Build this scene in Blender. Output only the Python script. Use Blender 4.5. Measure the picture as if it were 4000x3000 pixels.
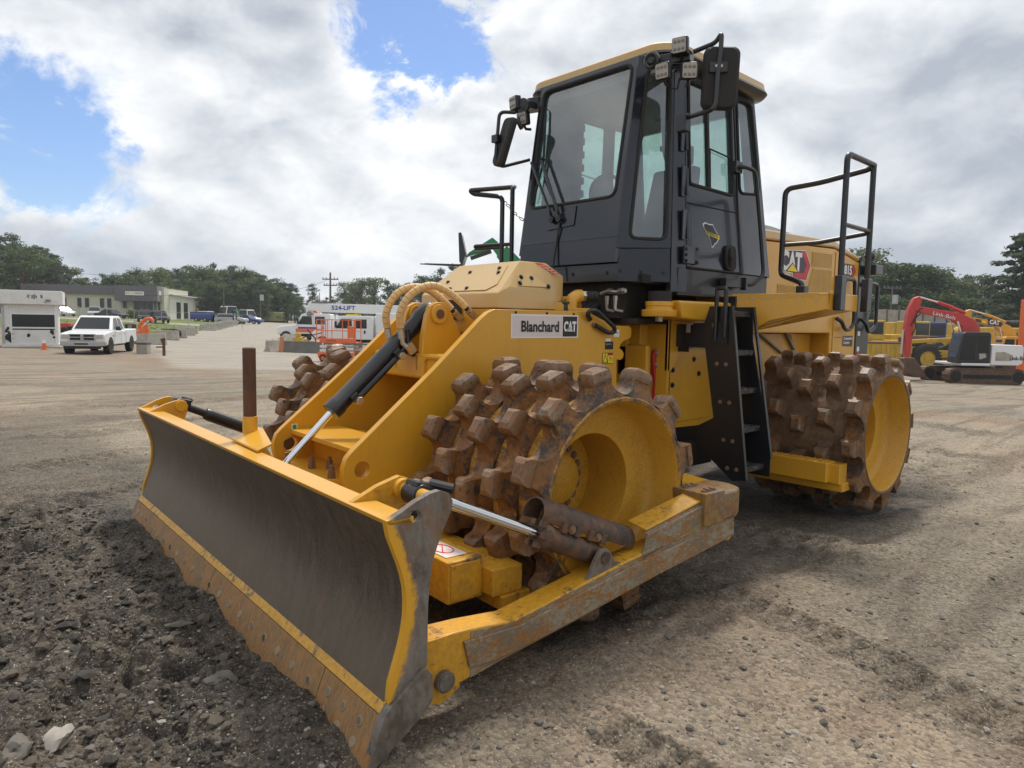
import bpy, bmesh, math, random
import numpy as np
from mathutils import Vector, Matrix, noise
from mathutils.geometry import tessellate_polygon
random.seed(7)
rng = np.random.default_rng(7)
for o in list(bpy.data.objects):
    bpy.data.objects.remove(o)
SC = bpy.context.scene
COL = SC.collection
R_ = math.radians

# ---------------------------------------------------------------- camera
CAM = np.array([4.5529, 3.7801, 1.5548])
YAW, PIT, ROL, FPX = 3.9725, -0.0878, 0.0176, 2737.06
_F = np.array([math.cos(PIT)*math.cos(YAW), math.cos(PIT)*math.sin(YAW), math.sin(PIT)])
_R = np.cross(_F, [0, 0, 1]); _R /= np.linalg.norm(_R)
_U = np.cross(_R, _F)
CR = math.cos(ROL)*_R + math.sin(ROL)*_U
CU = -math.sin(ROL)*_R + math.cos(ROL)*_U
cd = bpy.data.cameras.new('camera')
cd.sensor_width = 36.0
cd.lens = FPX/4000*36
cd.clip_start = 0.05
cd.clip_end = 4000
cam = bpy.data.objects.new('camera', cd)
COL.objects.link(cam)
M = Matrix.Identity(4)
for i in range(3):
    M[i][0] = CR[i]; M[i][1] = CU[i]; M[i][2] = -_F[i]; M[i][3] = CAM[i]
cam.matrix_world = M
SC.camera = cam

# ---------------------------------------------------------------- world, sun, exposure
SUN_YAW, SUN_EL = R_(214.0), R_(60.0)
world = bpy.data.worlds.new('World')
SC.world = world
world.use_nodes = True
WN, WL = world.node_tree.nodes, world.node_tree.links
WN.clear()
def wn(t, **kw):
    n = WN.new(t)
    for k, v in kw.items():
        setattr(n, k, v)
    return n
def wmath(op, a, b=None, c=None, clamp=False):
    n = wn('ShaderNodeMath', operation=op, use_clamp=clamp)
    for i, x in enumerate((a, b, c)):
        if x is None: continue
        if isinstance(x, (int, float)): n.inputs[i].default_value = x
        else: WL.new(x, n.inputs[i])
    return n.outputs[0]
sky = wn('ShaderNodeTexSky', sky_type='NISHITA')
sky.sun_disc = False
sky.sun_elevation = SUN_EL
sky.sun_rotation = math.pi/2 - SUN_YAW
sky.air_density = 1.0; sky.dust_density = 0.6; sky.ozone_density = 1.5
tc = wn('ShaderNodeTexCoord')
nrm = wn('ShaderNodeVectorMath', operation='NORMALIZE'); WL.new(tc.outputs['Generated'], nrm.inputs[0])
sep = wn('ShaderNodeSeparateXYZ'); WL.new(nrm.outputs[0], sep.inputs[0])
def wnoise(scale, detail, rough, off, dist=0.0, zs=1.7):
    mp = wn('ShaderNodeMapping'); WL.new(nrm.outputs[0], mp.inputs[0]); mp.inputs['Location'].default_value = off; mp.inputs['Scale'].default_value = (1, 1, zs)
    n = wn('ShaderNodeTexNoise'); n.inputs['Scale'].default_value = scale; n.inputs['Detail'].default_value = detail
    n.inputs['Roughness'].default_value = rough; n.inputs['Distortion'].default_value = dist
    WL.new(mp.outputs[0], n.inputs['Vector']); return n.outputs[0]
def wramp(x, a, b, c=0.0, d=1.0):
    n = wn('ShaderNodeMapRange', interpolation_type='SMOOTHSTEP'); WL.new(x, n.inputs[0])
    n.inputs[1].default_value = a; n.inputs[2].default_value = b; n.inputs[3].default_value = c; n.inputs[4].default_value = d; return n.outputs[0]
def dens(dz):   # cloud density, sampled dz higher up the sky
    return wmath('ADD', wmath('MULTIPLY', wnoise(2.3, 3.0, 0.5, (1.3, 0.4, 2.2+dz), 0.35), 0.62), wmath('MULTIPLY', wnoise(7.0, 9.0, 0.58, (4.1, 2.7, 0.9+dz), 0.25), 0.38))
d0 = dens(0.0); d1 = dens(0.055)
n_edge = wnoise(7.0, 10.0, 0.65, (5.3, 2.9, 1.0), 0.3)
n_big = wnoise(1.6, 3.0, 0.5, (7.3, 1.9, 4.0), 0.2)
cover = wmath('ADD', wmath('MULTIPLY', d0, 0.75), wmath('MULTIPLY', n_edge, 0.25))
HOLES = [(420, 300, 0.085, 0.19), (90, 300, 0.07, 0.15), (1560, 30, 0.10, 0.30), (1450, 200, 0.065, 0.20), (1780, 220, 0.055, 0.20), (640, 400, .05, .10), (60, 610, 0.08, 0.22), (400, 640, 0.07, 0.18), (2950, 60, 0.03, 0.1), (1150, 330, .10, -.12), (800, 160, .14, -.14), (200, 60, .10, -.12), (700, 520, .10, -.10)]
for px, py, rad, amt in HOLES:   # directions in which the cloud cover opens (or closes)
    d = _F + CR*(px-2000)/FPX - CU*(py-1500)/FPX
    d = d/np.linalg.norm(d)
    dn = wn('ShaderNodeVectorMath', operation='DISTANCE'); WL.new(nrm.outputs[0], dn.inputs[0]); dn.inputs[1].default_value = tuple(d)
    dd = wmath('ADD', wmath('DIVIDE', dn.outputs['Value'], rad), wmath('MULTIPLY', wmath('SUBTRACT', n_edge, 0.5), 3.6))
    g = wmath('POWER', 2.718, wmath('MULTIPLY', wmath('POWER', wmath('MAXIMUM', dd, 0.0), 2.0), -1.0))
    cover = wmath('SUBTRACT', cover, wmath('MULTIPLY', g, amt))
cmask = wramp(cover, 0.24, 0.42)
# cloud brightness: sunlit upper lobes, grey undersides, brighter round the sun
sd = (math.cos(SUN_EL)*math.cos(SUN_YAW), math.cos(SUN_EL)*math.sin(SUN_YAW), math.sin(SUN_EL))
dt = wn('ShaderNodeVectorMath', operation='DOT_PRODUCT'); WL.new(nrm.outputs[0], dt.inputs[0]); dt.inputs[1].default_value = sd
sung = wramp(dt.outputs['Value'], 0.35, 1.0)
bright = wmath('ADD', wmath('MULTIPLY', wmath('SUBTRACT', d0, d1), 3.9), 0.36)
bright = wmath('ADD', bright, wramp(n_big, 0.40, 0.60, -0.26, 0.26))
bright = wmath('ADD', bright, wramp(cover, 0.60, 0.36, -0.06, 0.22))
for px, py, rad, amt in ((3700, 350, .22, .30), (3000, 1000, .16, .12), (300, 900, .16, .16), (500, 60, .12, .14)):   # thicker, darker banks
    d = _F + CR*(px-2000)/FPX - CU*(py-1500)/FPX; d = d/np.linalg.norm(d)
    dn = wn('ShaderNodeVectorMath', operation='DISTANCE'); WL.new(nrm.outputs[0], dn.inputs[0]); dn.inputs[1].default_value = tuple(d)
    dd = wmath('ADD', wmath('DIVIDE', dn.outputs['Value'], rad), wmath('MULTIPLY', wmath('SUBTRACT', n_edge, 0.5), 2.0))
    bright = wmath('SUBTRACT', bright, wmath('MULTIPLY', wmath('POWER', 2.718, wmath('MULTIPLY', wmath('POWER', wmath('MAXIMUM', dd, 0.0), 2.0), -1.0)), amt))
bright = wmath('ADD', bright, wmath('MULTIPLY', sung, 0.34), clamp=True)
cr = wn('ShaderNodeValToRGB'); WL.new(bright, cr.inputs[0])
els = cr.color_ramp.elements
els[0].position = 0.0; els[0].color = (3.6, 4.0, 4.6, 1)
els[1].position = 1.0; els[1].color = (8.8, 8.85, 8.85, 1)
e = els.new(0.42); e.color = (5.7, 6.0, 6.4, 1)
hs = wn('ShaderNodeMixRGB'); hs.blend_type = 'MULTIPLY'; hs.inputs[0].default_value = 1.0
WL.new(sky.outputs[0], hs.inputs[1]); hs.inputs[2].default_value = (0.80, 0.90, 1.08, 1)
mix = wn('ShaderNodeMixRGB'); WL.new(cmask, mix.inputs[0]); WL.new(hs.outputs[0], mix.inputs[1]); WL.new(cr.outputs[0], mix.inputs[2])
bg = wn('ShaderNodeBackground'); WL.new(mix.outputs[0], bg.inputs[0]); bg.inputs[1].default_value = 0.1
WL.new(bg.outputs[0], wn('ShaderNodeOutputWorld').inputs[0])

sl = bpy.data.lights.new('sun', 'SUN')
sl.energy = 2.4; sl.angle = R_(7.0); sl.color = (1.0, 0.95, 0.87)
so = bpy.data.objects.new('sun', sl); COL.objects.link(so)
so.rotation_euler = Vector(sd).to_track_quat('Z', 'Y').to_euler()
so.location = (0, 0, 30)
vs = SC.view_settings
vs.view_transform = 'Standard'; vs.look = 'None'; vs.gamma = 1.0; vs.use_curve_mapping = False
vs.exposure = 0.4
SC.render.resolution_x = 1024; SC.render.resolution_y = 768
SC.cycles.max_bounces = 8; SC.cycles.transparent_max_bounces = 16
SC.cycles.use_denoising = True

# ---------------------------------------------------------------- helpers
def ray(px, py):
    return _F + CR*(px-2000)/FPX - CU*(py-1500)/FPX
def at(px, D):
    """ground plan position of a thing seen in column px at forward distance D"""
    p = CAM + ray(px, 1259 + (px-2000)*0.0176)*D
    return float(p[0]), float(p[1])
def tag(o, label=None, cat=None, group=None, kind=None):
    if label: o['label'] = label
    if cat: o['category'] = cat
    if group: o['group'] = group
    if kind: o['kind'] = kind
    return o
def empty(name, loc, rz=0.0, label=None, cat=None, group=None):
    o = bpy.data.objects.new(name, None); COL.objects.link(o)
    o.location = loc; o.rotation_euler = (0, 0, rz); o.empty_display_size = 0.2
    return tag(o, label, cat, group)
def V(*a): return np.array(a, float)
def basis(d):
    d = np.asarray(d, float); d = d/np.linalg.norm(d)
    a = np.array([0, 0, 1.0]) if abs(d[2]) < 0.9 else np.array([1.0, 0, 0])
    u = np.cross(a, d); u /= np.linalg.norm(u)
    return d, u, np.cross(d, u)
class MB:
    def __init__(s): s.v = []; s.f = []; s.m = []
    def add(s, vs, fs, m=0):
        b = len(s.v); s.v += [tuple(map(float, p)) for p in vs]
        s.f += [tuple(b+i for i in f) for f in fs]; s.m += [m]*len(fs); return s
    def hexa(s, p, m=0):   # 4 bottom, 4 top
        return s.add(p, [(3,2,1,0),(4,5,6,7),(0,1,5,4),(1,2,6,5),(2,3,7,6),(3,0,4,7)], m)
    def box(s, x0, x1, y0, y1, z0, z1, m=0):
        return s.hexa([(x0,y0,z0),(x1,y0,z0),(x1,y1,z0),(x0,y1,z0),(x0,y0,z1),(x1,y0,z1),(x1,y1,z1),(x0,y1,z1)], m)
    def obox(s, c, sx, sy, sz, d=(1,0,0), up=(0,0,1), m=0):   # box centred c, sx along d, sz along up
        d = np.asarray(d, float); d = d/np.linalg.norm(d); up = np.asarray(up, float)
        u = np.cross(up, d); u = u/np.linalg.norm(u); w = np.cross(d, u); c = np.asarray(c, float)
        P = [c+d*a*sx/2+u*b*sy/2+w*e*sz/2 for e in (-1,1) for a, b in ((-1,-1),(1,-1),(1,1),(-1,1))]
        return s.hexa(P, m)
    def bar(s, p0, p1, w, h, up=(0,0,1), m=0):
        p0 = np.asarray(p0, float); p1 = np.asarray(p1, float)
        return s.obox((p0+p1)/2, np.linalg.norm(p1-p0), w, h, p1-p0, up, m)
    def prism(s, pts, ext, m=0):  # polygon of 3-D points pushed along ext
        pts = [np.asarray(p, float) for p in pts]; ext = np.asarray(ext, float); n = len(pts)
        nr = sum((np.cross(pts[i], pts[(i+1)%n]) for i in range(n)), np.zeros(3))
        if nr@ext > 0: pts = pts[::-1]
        a = list(range(n)); b = list(range(n, 2*n))
        return s.add(pts+[p+ext for p in pts], [tuple(a), tuple(b[::-1])]+[(i, n+i, n+(i+1)%n, (i+1)%n) for i in range(n)], m)
    def plate(s, outer, hole, ext, m=0):  # polygon with one hole
        o = [np.asarray(p, float) for p in outer]; h = [np.asarray(p, float) for p in hole]; ext = np.asarray(ext, float)
        def nr(q): return sum((np.cross(q[i], q[(i+1)%len(q)]) for i in range(len(q))), np.zeros(3))
        if nr(o)@ext > 0: o = o[::-1]
        if nr(h)@nr(o) > 0: h = h[::-1]
        tri = tessellate_polygon([[Vector(p) for p in o], [Vector(p) for p in h]])
        no = len(o); nh = len(h); n = no+nh
        F = [tuple(t) for t in tri]+[tuple(n+i for i in t)[::-1] for t in tri]
        F += [(i, n+i, n+(i+1)%no, (i+1)%no) for i in range(no)]
        F += [(no+i, n+no+i, n+no+(i+1)%nh, no+(i+1)%nh) for i in range(nh)]
        return s.add(o+h+[p+ext for p in o+h], F, m)
    def cyl(s, p0, p1, r0, r1=None, n=16, m=0, caps=True):
        r1 = r0 if r1 is None else r1
        p0 = np.asarray(p0, float); p1 = np.asarray(p1, float); d, u, w = basis(p1-p0)
        a = [2*math.pi*i/n for i in range(n)]
        P = [p0+(u*math.cos(t)+w*math.sin(t))*r0 for t in a]+[p1+(u*math.cos(t)+w*math.sin(t))*r1 for t in a]
        F = [(i, (i+1)%n, n+(i+1)%n, n+i) for i in range(n)]
        if caps: F += [tuple(range(n))[::-1], tuple(range(n, 2*n))]
        return s.add(P, F, m)
    def lathe(s, prof, o, ax, n=32, m=0, a0=0, a1=2*math.pi):  # prof [(r, along)]
        o = np.asarray(o, float); d, u, w = basis(ax); full = abs(a1-a0-2*math.pi) < 1e-6
        k = n if full else n+1
        P = []
        for r, h in prof:
            for i in range(k):
                t = a0+(a1-a0)*i/n
                P.append(o+d*h+(u*math.cos(t)+w*math.sin(t))*r)
        F = []
        for j in range(len(prof)-1):
            for i in range(n):
                i2 = (i+1)%k
                F.append((j*k+i, j*k+i2, (j+1)*k+i2, (j+1)*k+i))
        return s.add(P, F, m)
    def tube(s, pts, r, n=8, fil=0.0, m=0, caps=True, closed=False):
        P = [np.asarray(p, float) for p in pts]
        if fil > 0 and len(P) > 2:
            Q = [P[0]]
            for i in range(1, len(P)-1):
                a, b, c = P[i-1], P[i], P[i+1]
                la, lc = np.linalg.norm(a-b), np.linalg.norm(c-b)
                f = min(fil, la*0.45, lc*0.45); p = b+(a-b)/la*f; q = b+(c-b)/lc*f
                for k in range(6):
                    t = k/5; Q.append((1-t)**2*p+2*t*(1-t)*b+t*t*q)
            Q.append(P[-1]); P = Q
        up = None; rings = []
        for i, p in enumerate(P):
            d = (P[min(i+1, len(P)-1)]-P[max(i-1, 0)]); d = d/np.linalg.norm(d)
            if up is None: _, up, _ = basis(d)
            up = up-d*(up@d); up /= np.linalg.norm(up); w = np.cross(d, up)
            rr = r[i] if isinstance(r, (list, tuple)) else r
            rings.append([p+(up*math.cos(2*math.pi*k/n)+w*math.sin(2*math.pi*k/n))*rr for k in range(n)])
        F = []; L = len(rings)
        for j in range(L-1):
            for k in range(n): F.append((j*n+k, j*n+(k+1)%n, (j+1)*n+(k+1)%n, (j+1)*n+k))
        if caps: F += [tuple(range(n))[::-1], tuple((L-1)*n+k for k in range(n))]
        return s.add([p for q in rings for p in q], F, m)
    def ball(s, c, r, n=8, m=0):
        c = np.asarray(c, float); r = np.asarray(r, float)*np.ones(3); P = []; k = n; h = n//2+1
        for j in range(h+1):
            ph = math.pi*j/h
            for i in range(k): P.append(c+r*np.array([math.sin(ph)*math.cos(2*math.pi*i/k), math.sin(ph)*math.sin(2*math.pi*i/k), math.cos(ph)]))
        F = [(j*k+i, (j+1)*k+i, (j+1)*k+(i+1)%k, j*k+(i+1)%k) for j in range(h) for i in range(k)]
        return s.add(P, F, m)
    def hull(s, pts, m=0):
        b = bmesh.new()
        for p in pts: b.verts.new(p)
        r = bmesh.ops.convex_hull(b, input=b.verts)
        for g in [x for x in r['geom_interior'] if isinstance(x, bmesh.types.BMVert)]: b.verts.remove(g)
        bmesh.ops.dissolve_limit(b, angle_limit=0.02, verts=b.verts, edges=b.edges)
        b.verts.index_update()
        s.add([v.co for v in b.verts], [tuple(v.index for v in f.verts) for f in b.faces], m); b.free(); return s
    def mesh(s, name, mats, sharp=35):
        me = bpy.data.meshes.new(name)
        me.from_pydata(s.v, [], s.f)
        for mm in (mats if isinstance(mats, (list, tuple)) else [mats]): me.materials.append(mm)
        if any(s.m): me.polygons.foreach_set('material_index', s.m)
        b = bmesh.new(); b.from_mesh(me)
        bmesh.ops.remove_doubles(b, verts=b.verts, dist=1e-5) if len(s.v) < 20000 else None
        bmesh.ops.recalc_face_normals(b, faces=b.faces) if len(s.v) < 20000 else None
        b.to_mesh(me); b.free()
        if sharp:
            me.polygons.foreach_set('use_smooth', [True]*len(me.polygons))
            me.set_sharp_from_angle(angle=R_(sharp))
        me.update(); return me
    def obj(s, name, mats, parent=None, bev=0.0, sharp=35, rot=None, seg=2):
        o = bpy.data.objects.new(name, s.mesh(name, mats, sharp)); COL.objects.link(o)
        if parent is not None: o.parent = parent
        if rot is not None: o.rotation_euler = (0, 0, rot)
        if bev:
            md = o.modifiers.new('bevel', 'BEVEL'); md.width = bev; md.segments = seg; md.limit_method = 'ANGLE'
            md.angle_limit = R_(40); md.harden_normals = True
        return o
def inst(name, me, parent, mat4=None, loc=None):
    o = bpy.data.objects.new(name, me); COL.objects.link(o); o.parent = parent
    if mat4 is not None: o.matrix_local = mat4
    if loc is not None: o.location = loc
    return o
def frame4(o, x, y, z):
    m = Matrix.Identity(4)
    for i in range(3): m[i][0] = x[i]; m[i][1] = y[i]; m[i][2] = z[i]; m[i][3] = o[i]
    return m
def copy_tree(o, parent=None):
    c = o.copy(); COL.objects.link(c)
    if parent is not None: c.parent = parent
    for ch in list(o.children): copy_tree(ch, c)
    return c
def rrect(x0, x1, z0, z1, r, n=4):  # rounded rectangle (2-D)
    out = []
    for cx_, cz_, a in ((x1-r, z1-r, 0), (x0+r, z1-r, 90), (x0+r, z0+r, 180), (x1-r, z0+r, 270)):
        for k in range(n+1):
            t = R_(a+90*k/n); out.append((cx_+r*math.cos(t), cz_+r*math.sin(t)))
    return out
def rquad(q, r, n=4):  # 3-D quad with rounded corners
    q = [np.asarray(p, float) for p in q]; out = []
    for i in range(len(q)):
        a, b, c = q[i-1], q[i], q[(i+1)%len(q)]
        p = b+(a-b)/np.linalg.norm(a-b)*r; s_ = b+(c-b)/np.linalg.norm(c-b)*r
        for k in range(n+1):
            t = k/n; out.append((1-t)**2*p+2*t*(1-t)*b+t*t*s_)
    return out
def text(name, body, mat, parent, org, right, up, height, width=None, bold=0.0, rot=None, depth=0.0015, spacing=1.0):
    """flat lettering: lower-left corner at org, running along right, capital height = height"""
    cu = bpy.data.curves.new(name, 'FONT'); cu.body = body; cu.size = 1.0; cu.offset = bold; cu.extrude = 0.0
    cu.space_character = spacing; cu.resolution_u = 3
    t = bpy.data.objects.new(name+'_tmp', cu); COL.objects.link(t)
    me = bpy.data.meshes.new_from_object(t.evaluated_get(bpy.context.evaluated_depsgraph_get()))
    bpy.data.objects.remove(t); bpy.data.curves.remove(cu)
    co = np.zeros(len(me.vertices)*3); me.vertices.foreach_get('co', co); co = co.reshape(-1, 3)
    mn, mx = co.min(0), co.max(0)
    capx = 0.70
    sy = height/capx; sx = sy if width is None else width/(mx[0]-mn[0])
    right = np.asarray(right, float); up = np.asarray(up, float); right = right/np.linalg.norm(right); up = up/np.linalg.norm(up)
    nn = np.cross(right, up)
    P = np.asarray(org, float)+np.outer((co[:, 0]-mn[0])*sx, right)+np.outer(co[:, 1]*sy, up)+nn*depth
    me.vertices.foreach_set('co', P.reshape(-1)); me.materials.clear(); me.materials.append(mat); me.name = name; me.update()
    o = bpy.data.objects.new(name, me); COL.objects.link(o)
    if parent is not None: o.parent = parent
    if rot is not None: o.rotation_euler = (0, 0, rot)
    return o
# ---------------------------------------------------------------- materials
class NT:
    def __init__(s, name):
        s.m = bpy.data.materials.new(name); s.m.use_nodes = True
        s.n, s.l = s.m.node_tree.nodes, s.m.node_tree.links
        s.b = s.n['Principled BSDF']; s.out = s.n['Material Output']
        s.tc = s.n.new('ShaderNodeTexCoord')
        oi = s.n.new('ShaderNodeObjectInfo'); sc = s.n.new('ShaderNodeVectorMath'); sc.operation = 'SCALE'; sc.inputs[0].default_value = (37.0, 23.0, 51.0)
        s.l.new(oi.outputs['Random'], sc.inputs['Scale']); ad = s.n.new('ShaderNodeVectorMath'); ad.operation = 'ADD'
        s.l.new(s.tc.outputs['Object'], ad.inputs[0]); s.l.new(sc.outputs[0], ad.inputs[1]); s.co = ad.outputs[0]   # every object its own patch of the pattern
    def node(s, t, **kw):
        n = s.n.new(t)
        for k, v in kw.items(): setattr(n, k, v)
        return n
    def noise(s, scale, detail=4, rough=0.55, dist=0.0, stretch=None, out=0, loc=(0, 0, 0)):
        n = s.node('ShaderNodeTexNoise'); n.inputs['Scale'].default_value = scale; n.inputs['Detail'].default_value = detail
        n.inputs['Roughness'].default_value = rough; n.inputs['Distortion'].default_value = dist
        mp = s.node('ShaderNodeMapping'); mp.inputs['Scale'].default_value = stretch or (1, 1, 1); mp.inputs['Location'].default_value = loc
        s.l.new(s.co, mp.inputs[0]); s.l.new(mp.outputs[0], n.inputs['Vector'])
        return n.outputs[out]
    def ramp(s, x, a, b, c0=0.0, c1=1.0):
        n = s.node('ShaderNodeMapRange'); s.l.new(x, n.inputs[0])
        n.inputs[1].default_value = a; n.inputs[2].default_value = b; n.inputs[3].default_value = c0; n.inputs[4].default_value = c1
        return n.outputs[0]
    def math(s, op, a, b=None, clamp=False):
        n = s.node('ShaderNodeMath', operation=op, use_clamp=clamp)
        for i, x in enumerate((a, b)):
            if x is None: continue
            if isinstance(x, (int, float)): n.inputs[i].default_value = x
            else: s.l.new(x, n.inputs[i])
        return n.outputs[0]
    def mix(s, f, a, b, mode='MIX'):
        n = s.node('ShaderNodeMixRGB', blend_type=mode)
        for i, x in enumerate((f, a, b)):
            if isinstance(x, (int, float)): n.inputs[i].default_value = x
            elif isinstance(x, tuple): n.inputs[i].default_value = x if len(x) == 4 else x+(1,)
            else: s.l.new(x, n.inputs[i])
        return n.outputs[0]
    def pos(s, which='Object'):
        n = s.node('ShaderNodeSeparateXYZ'); s.l.new(s.tc.outputs[which], n.inputs[0]); return n.outputs
    def color(s, x):
        if isinstance(x, tuple): s.b.inputs['Base Color'].default_value = x if len(x) == 4 else x+(1,)
        else: s.l.new(x, s.b.inputs['Base Color'])
    def rough(s, x):
        if isinstance(x, (int, float)): s.b.inputs['Roughness'].default_value = x
        else: s.l.new(x, s.b.inputs['Roughness'])
    def bump(s, h, strength=0.3, dist=0.01):
        n = s.node('ShaderNodeBump'); n.inputs['Strength'].default_value = strength; n.inputs['Distance'].default_value = dist
        s.l.new(h, n.inputs['Height']); s.l.new(n.outputs[0], s.b.inputs['Normal'])
def paint(name, col, rough=0.4, dirt=0.15, dcol=(0.20, 0.14, 0.08), coat=0.0, scale=3.0, metal=0.0):
    t = NT(name)
    n1 = t.noise(scale, 6, 0.65); n2 = t.noise(scale*14, 4, 0.6)
    c = t.mix(t.ramp(n2, 0.3, 0.75, 0.0, 0.18), col, tuple(x*0.8 for x in col))
    n3 = t.noise(scale*2.2, 6, 0.7, 0.2, (3.5, 3.5, 0.5))
    if dirt: c = t.mix(t.ramp(n3, 0.52, 0.78, 0.0, dirt*1.1), c, dcol)
    if dirt: c = t.mix(t.ramp(n1, 0.45, 0.8, 0.0, dirt), c, dcol)
    t.color(c); t.rough(t.ramp(n1, 0.3, 0.8, rough*0.85, min(1, rough*1.4)))
    t.b.inputs['Coat Weight'].default_value = coat; t.b.inputs['Metallic'].default_value = metal
    return t.m
YEL = (0.67, 0.338, 0.021)
M_yel = paint('yellow_paint', YEL, 0.34, 0.22, (0.27, 0.17, 0.07), coat=0.2)
M_yel2 = paint('sky_paled_yellow_paint', (0.60, 0.39, 0.15), 0.3, 0.06, coat=0.25)  # machine yellow paled to beige; the sky's reflection is put into the colour
M_black = paint('black_paint', (0.012, 0.013, 0.016), 0.32, 0.10, (0.05, 0.04, 0.03), coat=0.2)
M_cabblk = paint('cab_black_paint', (0.012, 0.0145, 0.023), 0.2, 0.08, (0.05, 0.045, 0.04), coat=0.35)
M_rubber = paint('rubber', (0.018, 0.018, 0.018), 0.75, 0.3, (0.09, 0.07, 0.05))
M_dark = paint('dark_recess', (0.010, 0.010, 0.010), 0.8, 0.2)
M_white = paint('white_paint', (0.76, 0.77, 0.77), 0.35, 0.10, (0.35, 0.33, 0.3), coat=0.3)
M_whitedull = paint('weathered_white', (0.72, 0.71, 0.68), 0.7, 0.28, (0.30, 0.27, 0.22))
M_red = paint('red_paint', (0.50, 0.035, 0.025), 0.35, 0.12, coat=0.2)
M_redx = paint('faded_red_paint', (0.52, 0.045, 0.04), 0.45, 0.25, (0.2, 0.06, 0.04))
M_orange = paint('orange_paint', (0.78, 0.15, 0.035), 0.45, 0.15)
M_green = paint('green_paint', (0.02, 0.22, 0.09), 0.4, 0.1)
M_blue = paint('blue_paint', (0.02, 0.05, 0.24), 0.35, 0.1, coat=0.3)
M_grey = paint('grey_metal', (0.22, 0.22, 0.22), 0.5, 0.3)
M_silver = paint('silver_paint', (0.42, 0.43, 0.44), 0.35, 0.1, coat=0.3)
M_galv = paint('galvanised', (0.45, 0.45, 0.45), 0.45, 0.2, metal=0.7)
M_brass = paint('zinc_fitting', (0.55, 0.52, 0.45), 0.35, 0.15, metal=0.9)
M_tan = paint('tan_hose_guard', (0.72, 0.47, 0.20), 0.55, 0.15)
M_oldyel = paint('old_yellow_paint', (0.55, 0.36, 0.03), 0.55, 0.55, (0.17, 0.09, 0.05), scale=1.2)
M_maroon = paint('maroon_rust', (0.13, 0.045, 0.035), 0.75, 0.4)
M_rustpost = paint('rust_brown', (0.085, 0.042, 0.026), 0.8, 0.6, (0.22, 0.10, 0.045), scale=9)
M_conc = paint('concrete', (0.40, 0.37, 0.31), 0.9, 0.7, (0.16, 0.14, 0.11), scale=2.0)
M_concd = paint('dark_concrete', (0.12, 0.115, 0.105), 0.9, 0.6, (0.25, 0.23, 0.2), scale=2.0)
M_wood = paint('pole_wood', (0.13, 0.11, 0.09), 0.9, 0.4, (0.07, 0.05, 0.04))
M_bark = paint('bark', (0.10, 0.075, 0.055), 0.95, 0.5, (0.05, 0.04, 0.03))
M_decblk = paint('decal_black', (0.010, 0.010, 0.012), 0.4, 0)
M_decwht = paint('decal_white', (0.80, 0.78, 0.74), 0.4, 0)
M_decred = paint('decal_red', (0.60, 0.02, 0.03), 0.4, 0)
M_decyel = paint('decal_yellow', (0.85, 0.62, 0.02), 0.4, 0)
M_decpink = paint('decal_offwhite', (0.70, 0.61, 0.58), 0.5, 0.05)
M_decblue = paint('decal_blue', (0.02, 0.06, 0.35), 0.4, 0)
M_decdark = paint('decal_dark_purple', (0.03, 0.018, 0.04), 0.4, 0)
M_decgreen = paint('decal_green', (0.02, 0.25, 0.08), 0.4, 0)
M_lens = paint('lamp_lens', (0.42, 0.39, 0.33), 0.15, 0.05)
M_skin = None

def chrome():
    t = NT('chrome_rod'); t.color((0.72, 0.73, 0.75)); t.b.inputs['Metallic'].default_value = 1.0
    n = t.noise(30, 3); t.rough(t.ramp(n, 0.3, 0.7, 0.06, 0.2)); return t.m
M_chrome = chrome()
def glass(name, tint, rough=0.02, refl=1.0):
    t = NT(name); n, l = t.n, t.l
    tr = n.new('ShaderNodeBsdfTransparent'); tr.inputs[0].default_value = tint+(1,)
    gl = n.new('ShaderNodeBsdfGlossy'); gl.inputs['Roughness'].default_value = rough; gl.inputs[0].default_value = (refl, refl, refl, 1)
    df = n.new('ShaderNodeBsdfDiffuse'); df.inputs[0].default_value = (0.24, 0.29, 0.32, 1)
    lw = n.new('ShaderNodeLayerWeight'); lw.inputs[0].default_value = 0.5
    fr_ = t.math('ADD', t.math('MULTIPLY', t.math('POWER', lw.outputs['Facing'], 4.0), 0.9), 0.16)
    dn = t.ramp(t.noise(5, 5, 0.7), 0.35, 0.8, 0.12, 0.26)
    m0 = n.new('ShaderNodeMixShader'); l.new(dn, m0.inputs[0]); l.new(tr.outputs[0], m0.inputs[1]); l.new(df.outputs[0], m0.inputs[2])
    m1 = n.new('ShaderNodeMixShader'); l.new(fr_, m1.inputs[0]); l.new(m0.outputs[0], m1.inputs[1]); l.new(gl.outputs[0], m1.inputs[2])
    l.new(m1.outputs[0], t.out.inputs[0]); n.remove(t.b); return t.m
M_glass = glass('cab_glass', (0.58, 0.76, 0.72))
M_cargl = paint('dark_car_glass', (0.015, 0.018, 0.022), 0.06, 0)
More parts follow.
